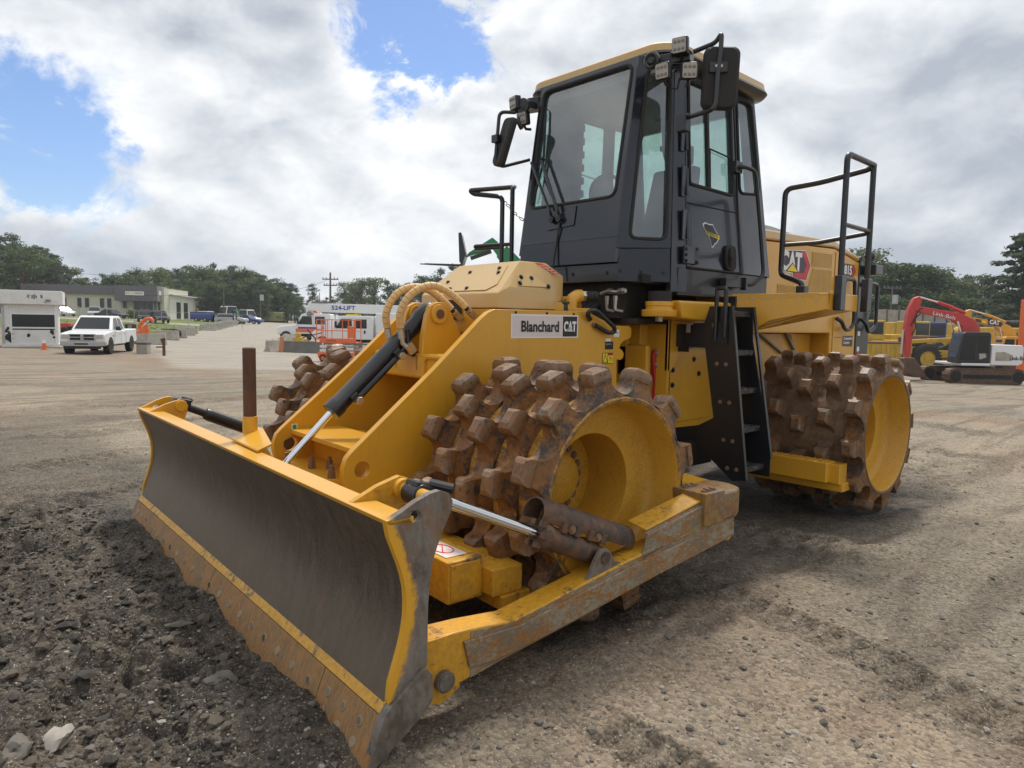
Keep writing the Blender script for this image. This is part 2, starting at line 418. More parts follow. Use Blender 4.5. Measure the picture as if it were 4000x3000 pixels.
def worn(name, base, bare, rust, amt_bare=(0.5, 0.62), amt_rust=(0.55, 0.7), scale=2.5, stretch=None, rough=0.55, bump=0.15, fine=35):
    """paint worn to bare steel and rust in scratches and blotches"""
    t = NT(name)
    a = t.noise(scale, 8, 0.7, 0.4, stretch); b = t.noise(scale*2.3, 8, 0.72, 0.6, stretch, loc=(3, 7, 1)); f = t.noise(fine, 5, 0.7, 0, stretch)
    am = t.ramp(t.math('ADD', a, t.math('MULTIPLY', t.math('SUBTRACT', f, 0.5), 0.35)), amt_bare[0], amt_bare[1])
    bm = t.ramp(t.math('ADD', b, t.math('MULTIPLY', t.math('SUBTRACT', f, 0.5), 0.45)), amt_rust[0], amt_rust[1])
    c = t.mix(am, base, bare); c = t.mix(bm, c, rust)
    c = t.mix(t.ramp(f, 0.3, 0.7, 0.0, 0.35), c, (0.03, 0.025, 0.02))
    t.color(c); t.rough(t.ramp(f, 0.3, 0.7, rough*0.75, min(1, rough*1.35)))
    t.bump(f, bump, 0.004); return t.m
M_beam = worn('worn_beam_side', (0.30, 0.265, 0.19), (0.20, 0.155, 0.10), (0.32, 0.14, 0.03), (0.45, 0.60), (0.46, 0.60), 5.5, (0.7, 1, 1.3), 0.5, 0.15, 55)
M_wyel = worn('worn_yellow', YEL, (0.10, 0.08, 0.06), (0.22, 0.10, 0.035), (0.56, 0.66), (0.6, 0.72), 3.2, None, 0.45, 0.1)
def blade_mat():   # scoured steel: fine drag marks up the face, pits, rust spots, a darker band above
    t = NT('scoured_blade_steel'); p = t.pos()
    big = t.noise(1.1, 5, 0.6, 0.3); drag = t.noise(3.0, 8, 0.8, 0.5, (2.5, 7, 1.6)); fine = t.noise(9.0, 6, 0.75, 0.1, (2, 9, 1.2)); pit = t.noise(90, 4, 0.75); sp = t.noise(5.5, 8, 0.75, 0.5)
    c = t.mix(t.ramp(drag, 0.36, 0.66), (0.058, 0.042, 0.032), (0.155, 0.118, 0.086))
    c = t.mix(t.ramp(big, 0.38, 0.66, 0, .55), c, (0.105, 0.078, 0.056))
    c = t.mix(t.ramp(fine, 0.5, 0.75, 0, .6), c, (0.045, 0.037, 0.032))
    c = t.mix(t.ramp(pit, 0.52, 0.7, 0, .65), c, (0.19, 0.15, 0.115))
    c = t.mix(t.ramp(sp, 0.58, 0.68, 0, .75), c, (0.21, 0.105, 0.045))
    lowb = t.math('ADD', p[2], t.math('MULTIPLY', t.math('SUBTRACT', drag, 0.5), 0.25))
    c = t.mix(t.ramp(lowb, 0.50, 0.26, 0, .45), c, (0.20, 0.155, 0.105))
    t.color(c); t.rough(t.ramp(pit, 0.3, 0.7, 0.34, 0.62)); t.b.inputs['Metallic'].default_value = 0.25
    t.bump(t.math('ADD', pit, t.math('MULTIPLY', drag, 1.2)), 0.16, 0.004); return t.m
M_blade = blade_mat()
M_edge = worn('rusty_cutting_edge', (0.38, 0.195, 0.065), (0.25, 0.165, 0.085), (0.30, 0.11, 0.025), (0.42, 0.66), (0.54, 0.72), 4.0, (1, 2.5, 0.7), 0.6, 0.25)
M_steel = worn('bare_steel_plate', (0.20, 0.175, 0.145), (0.105, 0.085, 0.068), (0.24, 0.12, 0.04), (0.45, 0.62), (0.58, 0.72), 5.0, (1, 1, 0.7), 0.42, 0.12)
M_capw = worn('worn_cap', (0.30,0.17,0.04), (0.20,0.17,0.13), (0.25,0.10,0.03), (0.45,0.6), (0.48,0.62), 4.0, None, 0.5, 0.1)
M_tooth = worn('rusty_tooth', (0.235, 0.098, 0.026), (0.055, 0.042, 0.034), (0.44, 0.20, 0.025), (0.46, 0.58), (0.55, 0.68), 8.0, None, 0.55, 0.35, 50)
M_cap = worn('worn_tooth_cap', (0.22, 0.105, 0.038), (0.25, 0.195, 0.145), (0.035, 0.03, 0.026), (0.48, 0.64), (0.55, 0.64), 11.0, None, 0.45, 0.3, 60)
M_drum = worn('worn_drum_shell', (0.52, 0.26, 0.035), (0.13, 0.09, 0.06), (0.30, 0.135, 0.03), (0.44, 0.58), (0.50, 0.64), 5.0, (3, 0.6, 3), 0.5, 0.2)
M_mud = worn('dried_mud_drum', (0.20, 0.115, 0.06), (0.13, 0.078, 0.045), (0.27, 0.17, 0.10), (0.42, 0.62), (0.5, 0.7), 6.0, None, 0.95, 0.8, 40)
M_drumin = worn('drum_inside_yellow', (0.68, 0.36, 0.03), (0.52, 0.28, 0.04), (0.20, 0.09, 0.03), (0.5, 0.75), (0.66, 0.76), 5.0, (2, 6, 2), 0.42, 0.06)
M_rust = worn('rusty_black', (0.055, 0.042, 0.034), (0.145, 0.075, 0.042), (0.20, 0.09, 0.04), (0.42, 0.56), (0.5, 0.64), 6.0, None, 0.6, 0.25)
M_clod = paint('damp_soil', (0.035, 0.031, 0.027), 0.9, 0.5, (0.10, 0.085, 0.065), scale=8)
M_clod2 = paint('brown_soil', (0.11, 0.088, 0.066), 0.92, 0.6, (0.06, 0.048, 0.036), scale=8)
M_rock = paint('rock', (0.15, 0.135, 0.115), 0.9, 0.5, (0.07, 0.06, 0.05), scale=6)
M_rock2 = paint('pale_rock', (0.34, 0.31, 0.27), 0.9, 0.5, (0.16, 0.13, 0.1), scale=6)
M_plow = paint('worn_plow_bolt', (0.36, 0.28, 0.18), 0.5, 0.5, (0.15, 0.10, 0.06), scale=20)
M_bolt = worn('rusty_bolt', (0.26, 0.14, 0.07), (0.22, 0.17, 0.13), (0.24, 0.12, 0.05), (0.5, 0.6), (0.55, 0.7), 20, None, 0.6, 0.1)
def leaf(name, c0, c1, c2):
    t = NT(name)
    oi = t.node('ShaderNodeObjectInfo')
    f = t.noise(0.55, 3, 0.6); g = t.noise(3.0, 2, 0.6)
    c = t.mix(t.ramp(f, 0.35, 0.68), c0, c1); c = t.mix(t.ramp(g, 0.5, 0.8, 0, 0.6), c, c2)
    hv = t.node('ShaderNodeHueSaturation'); t.l.new(c, hv.inputs['Color'])
    t.l.new(t.ramp(oi.outputs['Random'], 0, 1, 0.475, 0.53), hv.inputs['Hue']); t.l.new(t.ramp(oi.outputs['Random'], 0, 1, 1.25, 0.75), hv.inputs['Value'])
    t.color(hv.outputs[0]); t.rough(0.7); t.b.inputs['Specular IOR Level'].default_value = 0.2
    tr = t.n.new('ShaderNodeBsdfTranslucent'); t.l.new(hv.outputs[0], tr.inputs[0])
    mx = t.n.new('ShaderNodeMixShader'); mx.inputs[0].default_value = 0.3
    t.l.new(t.b.outputs[0], mx.inputs[1]); t.l.new(tr.outputs[0], mx.inputs[2]); t.l.new(mx.outputs[0], t.out.inputs[0])
    return t.m
M_leaf = leaf('pine_foliage', (0.075, 0.105, 0.065), (0.115, 0.15, 0.088), (0.17, 0.195, 0.11))
M_leaf2 = leaf('broadleaf_foliage', (0.075, 0.11, 0.042), (0.125, 0.165, 0.062), (0.19, 0.20, 0.08))
M_grass = paint('grass_blade', (0.12, 0.155, 0.04), 0.9, 0.5, (0.18, 0.16, 0.07))

def endplate_mat():   # paint left in a band beside the mouldboard, scraped to bare steel towards the outer edge
    t = NT('worn_end_plate'); p = t.pos()
    dz = t.math('SUBTRACT', p[2], 0.53); xc = t.math('ADD', t.math('MULTIPLY', t.math('MULTIPLY', dz, dz), 0.86), 3.09)
    d = t.math('SUBTRACT', xc, p[0])
    f = t.noise(38, 6, 0.75); n = t.noise(7, 6, 0.7, 0, (1, 1, .6)); s_ = t.noise(6, 7, 0.72, 0.5, (2.2, 1, .8))
    e = t.math('ADD', d, t.math('MULTIPLY', t.math('SUBTRACT', n, 0.5), 0.10)); e = t.math('ADD', e, t.math('MULTIPLY', t.math('SUBTRACT', f, 0.5), 0.06))
    bare = t.mix(t.ramp(s_, 0.4, 0.62), (0.19, 0.165, 0.14), (0.085, 0.068, 0.055))
    bare = t.mix(t.ramp(n, 0.52, 0.66, 0, .8), bare, (0.20, 0.10, 0.04)); bare = t.mix(t.ramp(f, 0.5, 0.75, 0, .4), bare, (0.30, 0.29, 0.28))
    c = t.mix(t.ramp(e, 0.010, 0.034), YEL, bare)
    t.color(c); t.rough(t.ramp(f, 0.3, 0.7, 0.35, 0.6)); t.bump(f, 0.1, 0.003); return t.m
M_endplate = endplate_mat()
# ---------------------------------------------------------------- ground
_perm = rng.random((256, 256))
def vnoise(x, y):
    xi = np.floor(x).astype(int); yi = np.floor(y).astype(int); fx = x-xi; fy = y-yi
    fx = fx*fx*(3-2*fx); fy = fy*fy*(3-2*fy)
    g = lambda a, b: _perm[(xi+a) & 255, (yi+b) & 255]
    return (g(0,0)*(1-fx)+g(1,0)*fx)*(1-fy)+(g(0,1)*(1-fx)+g(1,1)*fx)*fy-0.5
def fbm(x, y, o=4, g=0.5):
    s = 0; a = 1.0
    for k in range(o):
        s = s+a*vnoise(x*2**k+17.3*k, y*2**k+9.1*k); a *= g
    return s
def sstep(a, b, x):
    t = np.clip((x-a)/(b-a), 0, 1); return t*t*(3-2*t)
CTL = [(-1500,30,-.2),(100,40,-.15),(450,38,-.5),(700,38,-.5),(1050,38,-.6),(700,62,-.55),(1050,65,-.6),(1000,90,-.55),(1500,60,-1.0),(1300,40,-.7),(1050,150,.25),(1150,260,.6),
       (620,85,.25),(300,85,.35),(900,95,-.2),(700,122,1.45),(200,118,1.5),(1000,122,.6),(-800,110,1.5),(500,200,2.5),(900,220,1.5),(1500,160,.2),(2000,90,-1.2),
       (3700,42,-1.15),(3400,25,-.5),(3900,60,-1.6),(3300,85,-1.7),(3900,120,-1.9),(5500,50,-1.2),(2500,40,-.9),(2600,120,-1.5),(3700,180,-1.5),(450,24,-.25),(1300,22,-.25),(3600,16,-.15),(-600,20,-.1)]
_cu = np.array([math.atan((c[0]-2000)/FPX) for c in CTL]); _cd = np.log(np.array([c[1] for c in CTL])); _cz = np.array([c[2] for c in CTL])
def hfar(x, y):
    dx, dy = x-CAM[0], y-CAM[1]
    fw = dx*_F[0]+dy*_F[1]; rt = dx*_R[0]+dy*_R[1]
    n = math.hypot(_F[0], _F[1]); u = np.arctan2(rt, fw/n); d = np.log(np.maximum(np.hypot(dx, dy), 1.0))
    num = 0; den = 1e-9
    for a, b, z in zip(_cu, _cd, _cz):
        w = np.exp(-((u-a)/0.16)**2-((d-b)/0.26)**2)+1e-7/(((u-a)/.3)**2+(d-b)**2+.01); num = num+w*z; den = den+w
    return num/den
def hbase(x, y):
    r = np.hypot(x-CAM[0], y-CAM[1])
    return hfar(x, y)*sstep(9, 30, r)
def H(x, y):
    return float(hbase(np.array([x], float), np.array([y], float))[0])
def cs(x, y):  # point to front-frame axes
    th = -0.046; return math.cos(th)*x+math.sin(th)*y, -math.sin(th)*x+math.cos(th)*y
def pix_ground(px, py, z=0.03):
    d = ray(px, py); t_ = (z-CAM[2])/d[2]; p = CAM+d*t_; return float(p[0]), float(p[1])
TRK = [((2450,2330),(3500,2990),.17),((2750,2250),(3990,2760),.17),((2150,2640),(2700,2990),.13),((3990,2290),(3050,2080),.2),((3990,1930),(3560,1830),.25),((3990,2080),(3500,1990),.22),((0,1590),(950,1545),.35),((0,1700),(640,1640),.3),((0,1830),(560,1740),.22),((0,1980),(420,1900),.16),((0,1480),(1050,1430),.5),((0,1440),(900,1390),.5),((1300,1395),(300,1450),.4),((3990,1700),(3600,1650),.4),((3990,1800),(3560,1730),.3)]
TRK = [(np.array(pix_ground(*a)), np.array(pix_ground(*b)), w) for a, b, w in TRK]
def tracks(x, y):
    m = np.zeros_like(x); lug = np.zeros_like(x)
    for k, (a, b, w) in enumerate(TRK):
        d = b-a; L = np.linalg.norm(d); d = d/L; n = np.array([-d[1], d[0]])
        s = (x-a[0])*d[0]+(y-a[1])*d[1]; o = (x-a[0])*n[0]+(y-a[1])*n[1]
        o = o+.25*w*np.sin(s*.9+k)+.5*w*vnoise(s*.8+k*7, np.full_like(s, k*3.3))+.03*s*s/L*(1 if k % 2 else -1)
        e = sstep(1.0, .72, np.abs(o)/w)*sstep(-.3, .5, s)*sstep(L+1.5, L, s)*np.clip(.75+1.6*vnoise(s*1.3, np.full_like(s, k*5.1)), .15, 1)
        m = np.maximum(m, e); lug = np.where(e > .01, np.sign(o)*0+np.sin(s/w*7+np.abs(o)/w*2.5)*e, lug)
    return m, lug
def zones(x, y):
    dx, dy = x-CAM[0], y-CAM[1]
    fx, fy = cs(x, y)
    fw = dx*_F[0]+dy*_F[1]; rt = dx*_R[0]+dy*_R[1]
    n = math.hypot(_F[0], _F[1]); D = np.maximum(fw/n, .3); px = 2000+rt/D*FPX
    nz = fbm(x*0.9, y*0.9, 4); nz2 = fbm(x*.25+40, y*.25, 4)
    # freshly dug damp soil in front of the blade, drier tracks to the left of it
    dug = sstep(2.95, 3.35, fx+nz*0.45)*sstep(2.6, 1.2, fy+nz*0.8)*sstep(7.0, 5.0, fx+nz2)
    dug = dug*sstep(-4.5, -2.6, fy+nz2*1.2)
    under = sstep(2.1, 1.6, np.abs(fy))*sstep(-3.6, -2.8, x)*sstep(3.4, 3.0, fx)*0.75  # darkens the soil under the machine: its shade painted into the colour
    tr = sstep(0.02, 0.25, nz2+0.55*vnoise(y*1.6+3, x*.3))*sstep(40, 12, D)*0.34
    tr = np.maximum(tr, .55*sstep(1.6, 2.8, fx+nz*.8)*sstep(3.2, 1.4, fy+nz)*sstep(-9, -5, fy+nz2*3))
    tm, _ = tracks(x, y)
    dug = dug*sstep(-.34, .05, nz+nz2*.5+sstep(4.4, 3.6, fx)*.5+.05)
    damp = np.clip(np.maximum(np.maximum(np.maximum(dug*np.clip(.78+.9*nz+.45*sstep(4.1, 3.45, fx), 0, 1), under*.8), tr), tm*.4), 0, 1)  # damp soil, tracks and the painted shade under the machine together
    # grass bank in front of the warehouse
    r = np.hypot(dx, dy)
    lim = np.interp(D, [50, 100, 104, 130], [600, 900, 860, 860])
    bank = sstep(lim+25, lim-5, px+nz2*14)*sstep(60, 66, D+nz2*4)*sstep(240, 220, D)
    drive = sstep(93, 95, D)*sstep(102, 100, D)
    lot = sstep(105.5, 107, D)*sstep(111, 109.5, D)*sstep(650, 560, px)
    grass = bank*(1-drive)*(1-lot)
    east = sstep(1330, 1420, px)*sstep(150, 170, r)
    grass = np.maximum(grass, east)
    grass = np.maximum(grass, sstep(190, 230, r))
    road = np.maximum(sstep(0.0, 1.0, sstep(20, 34, D)*sstep(500, 700, px+nz2*120)*sstep(1450, 1300, px+nz2*60)*sstep(185, 170, D)), bank*np.maximum(drive, lot))*(1-grass)
    return damp, grass, road, dug
def relief(x, y, z, dug, damp, grass):
    r = np.hypot(x-CAM[0], y-CAM[1]); near = sstep(26, 8, r)
    fx, fy = cs(x, y)
    rough = fbm(x*2.2, y*2.2, 5, .55)*0.030+fbm(x*11, y*11, 3)*0.010
    rut = 1.5*(np.abs(vnoise(x*0.7+fbm(x*.5, y*.5, 2)*1.2, y*3.2+.5*x))-.2)*0.05*sstep(22, 6, r)*(1-dug)
    rut2 = -np.clip(np.cos((x*.62+y*.78)*4.3+fbm(x*.4, y*.4, 3)*2.2)-.55, 0, 1)*0.10*sstep(-.06, .2, fbm(x*.35+9, y*.2, 3))
    clod = fbm(x*6.5+3, y*6.5, 4, .6)
    cl2 = np.abs(fbm(x*3.1+7, y*3.1, 4, .55))
    crk = -np.clip(.055-np.abs(fbm(x*1.7+11, y*1.7, 4, .55)), 0, .055)*1.1
    lump = np.maximum(0, fbm(x*4.2+31, y*4.2, 3, .5)-.12)
    dug = dug*(.35+.65*sstep(3.35, 3.75, fx))
    d = dug*(0.05*clod+0.15*(cl2-.12)+0.16*lump+crk+0.034*fbm(x*24, y*24, 2))
    heap = 0.042*np.exp(-((fx-3.42)/.26)**2)*sstep(2.1, 1.3, fy)*sstep(-2.6, -1.6, fy)*(1+1.2*vnoise(fy*3.1, fx*2))
    ruts = -0.06*np.exp(-((fx-4.1+.2*vnoise(fy*1.1, 3+0*fx))/.12)**2)*sstep(-4, -1.5, fy)*sstep(1.4, .2, fy)
    tm, lug = tracks(x, y); trel = (-.030*tm+.022*lug+tm*(1-tm)*.06)*sstep(40, 10, r)*(1-grass)
    pads = -np.clip(np.cos(x*17.5+2.5*vnoise(x*.5, y*.5))*np.cos(y*15.0+1.5*np.floor(x/.36)), 0, 1)**1.5*.055*np.maximum(sstep(2.1, 1.75, np.abs(y))*sstep(.55, .75, np.abs(y)), 0)*sstep(-7.5, -5, x)*sstep(1.4, 1.0, fx)*np.clip(.5+1.6*vnoise(x*.9, y*.9+5), 0, 1)
    near0 = sstep(.2, .6, r)
    # tooth prints beside the drums
    return z+(rough*near*(1-.6*grass)+rut*near+rut2*near*.6+d+heap+ruts+trel+pads+.045*fbm(x*.9+50, y*.9, 3)*near*(1-dug)*(1-grass))*near0*sstep(-0.1, .2, 1.0+0*x)
ang = np.concatenate([np.linspace(-180, -46, 50)[:-1], np.linspace(-46, 46, 620), np.linspace(46, 180, 50)[1:-1]])
rr = np.concatenate([0.5*np.exp(np.linspace(0, math.log(24/0.5), 860)), 24*np.exp(np.linspace(0, math.log(700/24), 170)[1:])])
AA, RR = np.meshgrid(R_(1)*ang, rr)
base_yaw = math.atan2(_F[1], _F[0])
GX = CAM[0]+RR*np.cos(base_yaw-AA); GY = CAM[1]+RR*np.sin(base_yaw-AA)
def height(gx, gy):
    dz_, gz_, rz_, dg_ = zones(gx, gy)
    return relief(gx, gy, hbase(gx, gy), dg_, dz_, gz_), dz_, gz_, rz_
gx, gy = GX.ravel(), GY.ravel()
gz, damp_shade_z, grassz, roadz = height(gx, gy)
na, nr = len(ang), len(rr)
idx = np.arange(nr*na).reshape(nr, na); nxt = np.roll(idx, -1, axis=1)
F4 = np.stack([idx[:-1], idx[1:], nxt[1:], nxt[:-1]], -1).reshape(-1, 4)
gv = np.stack([gx, gy, gz], 1)
c_ = np.cross(gv[F4[5000, 1]]-gv[F4[5000, 0]], gv[F4[5000, 3]]-gv[F4[5000, 0]])
if c_[2] < 0: F4 = F4[:, ::-1]
gme = bpy.data.meshes.new('ground')
gme.vertices.add(len(gv)); gme.vertices.foreach_set('co', gv.ravel())
ring = idx[0] if c_[2] < 0 else idx[0][::-1]
nl = F4.size+na
gme.loops.add(nl); gme.loops.foreach_set('vertex_index', np.concatenate([F4.ravel(), ring]).astype(np.int32))
gme.polygons.add(len(F4)+1); gme.polygons.foreach_set('loop_start', np.concatenate([np.arange(len(F4))*4, [F4.size]]).astype(np.int32))
gme.update(calc_edges=True)
at_ = gme.attributes.new('zone', 'FLOAT_COLOR', 'POINT')
colz = np.ones((len(gv), 4)); colz[:, 0] = damp_shade_z; colz[:, 1] = grassz; colz[:, 2] = roadz
at_.data.foreach_set('color', colz.ravel())
gme.polygons.foreach_set('use_smooth', [True]*len(gme.polygons))
def mat_ground():
    t = NT('yard_ground')
    at = t.node('ShaderNodeAttribute', attribute_name='zone')
    sp = t.node('ShaderNodeSeparateColor'); t.l.new(at.outputs['Color'], sp.inputs[0])
    damp, grass, road = sp.outputs[0], sp.outputs[1], sp.outputs[2]
    big = t.noise(0.35, 6, 0.6, 0.3); mid = t.noise(2.2, 6, 0.65); fine = t.noise(22, 6, 0.7); spk = t.noise(95, 3, 0.6)
    vo = t.node('ShaderNodeTexVoronoi'); vo.inputs['Scale'].default_value = 55; t.l.new(t.tc.outputs['Object'], vo.inputs['Vector'])
    vo2 = t.node('ShaderNodeTexVoronoi'); vo2.inputs['Scale'].default_value = 120; t.l.new(t.tc.outputs['Object'], vo2.inputs['Vector'])
    trk = t.noise(1.2, 5, 0.6, 0.8, (0.25, 1.9, 1), loc=(4, 2, 0))
    dry = t.mix(t.ramp(big, 0.35, 0.65), (0.285, 0.237, 0.178), (0.225, 0.200, 0.160))
    dry = t.mix(t.ramp(mid, 0.45, 0.72, 0, 0.6), dry, (0.150, 0.126, 0.098))
    dry = t.mix(t.ramp(trk, 0.48, 0.62, 0, 0.75), dry, (0.120, 0.096, 0.073))
    dry = t.mix(t.ramp(t.noise(0.22, 4, 0.6, 0.4, loc=(9, 3, 0)), 0.5, 0.66, 0, 0.6), dry, (0.215, 0.140, 0.092))
    wet_shade = t.mix(t.ramp(mid, 0.38, 0.62), (0.034, 0.029, 0.024), (0.100, 0.083, 0.064))
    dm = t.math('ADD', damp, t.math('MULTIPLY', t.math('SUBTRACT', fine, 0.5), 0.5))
    c = t.mix(t.ramp(dm, 0.22, 0.62), dry, wet_shade)  # damp soil and the painted shade beneath the machine share this dark colour
    rd = t.mix(t.ramp(trk, 0.4, 0.65), (0.345, 0.32, 0.285), (0.25, 0.23, 0.20))
    c = t.mix(t.ramp(road, 0.2, 0.8, 0, 0.85), c, rd)
    # stone colours of the gravel: every cell its own
    st = t.node('ShaderNodeValToRGB'); t.l.new(vo.outputs['Color'], st.inputs[0])
    e = st.color_ramp.elements; e[0].color = (0.30, 0.285, 0.27, 1); e[1].color = (1.65, 1.6, 1.5, 1); e[1].position = 0.8
    c = t.mix(0.6, c, st.outputs[0], 'MULTIPLY')
    c = t.mix(t.ramp(spk, 0.55, 0.75, 0, 0.6), c, (0.33, 0.31, 0.28))
    st2 = t.node('ShaderNodeSeparateColor'); t.l.new(vo2.outputs['Color'], st2.inputs[0])
    c = t.mix(t.math('MULTIPLY', t.ramp(st2.outputs[0], 0.9, 0.95), t.ramp(vo2.outputs['Distance'], 0.35, 0.3)), c, (0.42, 0.40, 0.36))
    gn = t.noise(0.8, 5, 0.65, loc=(2, 2, 0)); gf = t.noise(6, 4, 0.7)
    g = t.mix(t.ramp(gn, 0.4, 0.65), (0.095, 0.145, 0.035), (0.19, 0.19, 0.07)); g = t.mix(t.ramp(gf, 0.5, 0.8, 0, .6), g, (0.08, 0.11, 0.03))
    c = t.mix(t.ramp(grass, 0.35, 0.6), c, g)
    t.color(c); t.rough(t.ramp(damp, 0.2, 0.9, 0.95, 0.72)); t.b.inputs['Specular IOR Level'].default_value = 0.25
    h = t.math('ADD', t.math('MULTIPLY', vo.outputs['Distance'], -0.9), t.math('ADD', t.math('MULTIPLY', fine, 1.3), t.math('MULTIPLY', spk, 0.5)))
    t.bump(h, 0.85, 0.012)
    return t.m
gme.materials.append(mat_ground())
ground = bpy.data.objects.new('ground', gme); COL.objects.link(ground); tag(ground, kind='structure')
def GZ(x, y): return float(height(np.array([x], float), np.array([y], float))[0][0])
def stone_mesh(seed, n=2):
    b = bmesh.new(); bmesh.ops.create_icosphere(b, subdivisions=n, radius=1.0)
    for v in b.verts:
        p = v.co*1.1+Vector((seed*3.7, seed*1.3, seed*2.1)); v.co *= 0.75+0.55*noise.noise(p)+0.18*noise.noise(p*2.6)
        v.co.z *= 0.72
        for ax in (Vector((.8, .3, .5)), Vector((-.6, .6, .5)), Vector((.1, -.8, .6)), Vector((-.3,-.2,.95))):   # chipped flats
            d = v.co.dot(ax.normalized()); 
            if d > .62: v.co -= ax.normalized()*(d-.62)
    P = [tuple(v.co) for v in b.verts]; F = [tuple(v.index for v in f.verts) for f in b.faces]; b.free(); return np.array(P), F
def scatter(name, spots, sizes, mat, seeds=6, n=1, sink=0.3):
    lib = [stone_mesh(s+1, n) for s in range(seeds)]
    vs_, fs_ = [], []; base = 0; sa_ = np.array(spots, float); zz = height(sa_[:, 0], sa_[:, 1])[0]
    for (x, y), r, z0 in zip(spots, sizes, zz):
        P, F = lib[random.randrange(seeds)]
        a = random.random()*6.28; ca, sa = math.cos(a), math.sin(a)
        sx, sy, sz = r*random.uniform(.8, 1.3), r*random.uniform(.7, 1.1), r*random.uniform(.6, 1.0)
        q = np.stack([P[:, 0]*sx, P[:, 1]*sy, P[:, 2]*sz], 1)
        q = np.stack([q[:, 0]*ca-q[:, 1]*sa+x, q[:, 0]*sa+q[:, 1]*ca+y, q[:, 2]+z0+r*(0.5-sink)], 1)
        vs_.append(q); fs_ += [tuple(base+i for i in f) for f in F]; base += len(q)
    me = bpy.data.meshes.new(name); me.from_pydata(np.concatenate(vs_).tolist(), [], fs_); me.materials.append(mat); me.update()
    o = bpy.data.objects.new(name, me); COL.objects.link(o); return o
def f2w(fx, fy):
    th = -0.046; return math.cos(th)*fx-math.sin(th)*fy, math.sin(th)*fx+math.cos(th)*fy
# loose clods and pebbles nobody could count
sp, sz = [], []
while len(sp) < 3400:
    fx = random.gauss(3.9, .55); fy = random.uniform(-2.6, 2.3)
    if fx < 3.33: continue
    x, y = f2w(fx, fy)
    if math.hypot(x-CAM[0], y-CAM[1]) < .8: continue
    sp.append((x, y)); sz.append(min(.06, .006+random.expovariate(1/.0105)))
kc = len(sp)//2
tag(scatter('soil_clods', sp[:kc], sz[:kc], M_clod), kind='stuff'); tag(scatter('brown_clods', sp[kc:], sz[kc:], M_clod2), kind='stuff')
sp, sz = [], []
while len(sp) < 8200:
    a = random.uniform(-40, 40); r = 1.3*math.exp(random.random()*2.2)
    x = CAM[0]+r*math.cos(base_yaw-R_(a)); y = CAM[1]+r*math.sin(base_yaw-R_(a)); fx, fy = cs(x, y)
    if -2.6 < x and fx < 3.2 and abs(fy) < 1.75: continue
    sp.append((x, y)); sz.append(min(.03, .003+random.expovariate(1/.0052)))
k = len(sp)*3//5
tag(scatter('gravel', sp[:k], sz[:k], M_rock), kind='stuff')
tag(scatter('pale_gravel', sp[k:], [s_*.8 for s_ in sz[k:]], M_rock2), kind='stuff')
for px, py, r, mt, lab in [(872, 2668, .062, M_rock, 'angular grey rock on the dark dug soil, nearest the blade'),
        (222, 2835, .075, M_rock2, 'pale rounded rock at the bottom left on the dug soil'),
        (545, 2560, .038, M_rock2, 'flat pale stone lying left of the angular grey rock'),
        (705, 2455, .05, M_rock, 'long thin broken grey stone near the middle of the blade'),
        (560, 2640, .03, M_rock2, 'small pale stone between the flat pale stone and the bottom left rocks'),
        (320, 2770, .04, M_rock, 'small grey stone just beyond the pale rounded rock'),
        (60, 2905, .07, M_rock, 'broad grey rock at the left bottom edge of the picture'),
        (780, 2320, .04, M_rock, 'rounded grey clod of earth against the cutting edge')]:
    x, y = pix_ground(px, py); P, F = stone_mesh(px*.013, 3)
    mb = MB(); s_ = np.array([1.25, .85, .8])*r
    if 'long thin' in lab: s_ = np.array([2.1, .6, .5])*r*.8
    mb.add(P*s_, F); o = mb.obj('rock', mt, sharp=25); o.location = (x, y, GZ(x, y)+r*.2); o.rotation_euler = (.15, .1, R_(px % 180)); tag(o, lab, 'rock', 'rocks lying on the dug soil')
# ================================================================ the compactor
TH = -0.046
def FW(p):
    return V(math.cos(TH)*p[0]-math.sin(TH)*p[1], math.sin(TH)*p[0]+math.cos(TH)*p[1], p[2])
root = empty('soil_compactor', (0, 0, 0), 0, 'big yellow padfoot soil compactor with front blade and tall black cab', 'soil compactor')
def PF(mb, name, mat, bev=0.004, parent=None, **k):   # part of the front frame (turned a little at the hinge)
    return mb.obj(name, mat, parent or root, bev, rot=TH if parent is None else None, **k)
def PR(mb, name, mat, bev=0.004, parent=None, **k):
    return mb.obj(name, mat, parent or root, bev, **k)
def xz(pts, y): return [(x, y, z) for x, z in pts]
def circ_xz(cx_, cz_, r, y, n=20): return [(cx_+r*math.cos(2*math.pi*i/n), y, cz_+r*math.sin(2*math.pi*i/n)) for i in range(n)]
bolt_me = MB().cyl((0,0,0), (0,0,.012), .019, n=6).cyl((0,0,-.004), (0,0,.002), .026, n=12).mesh('bolt', M_bolt)
def bolt(p, d, parent, s=1.0, me=None, name='bolt', rot=None):
    d_, u, w = basis(d); o = inst(name, me or bolt_me, parent, frame4(p, u*s, w*s, d_*s)); return o

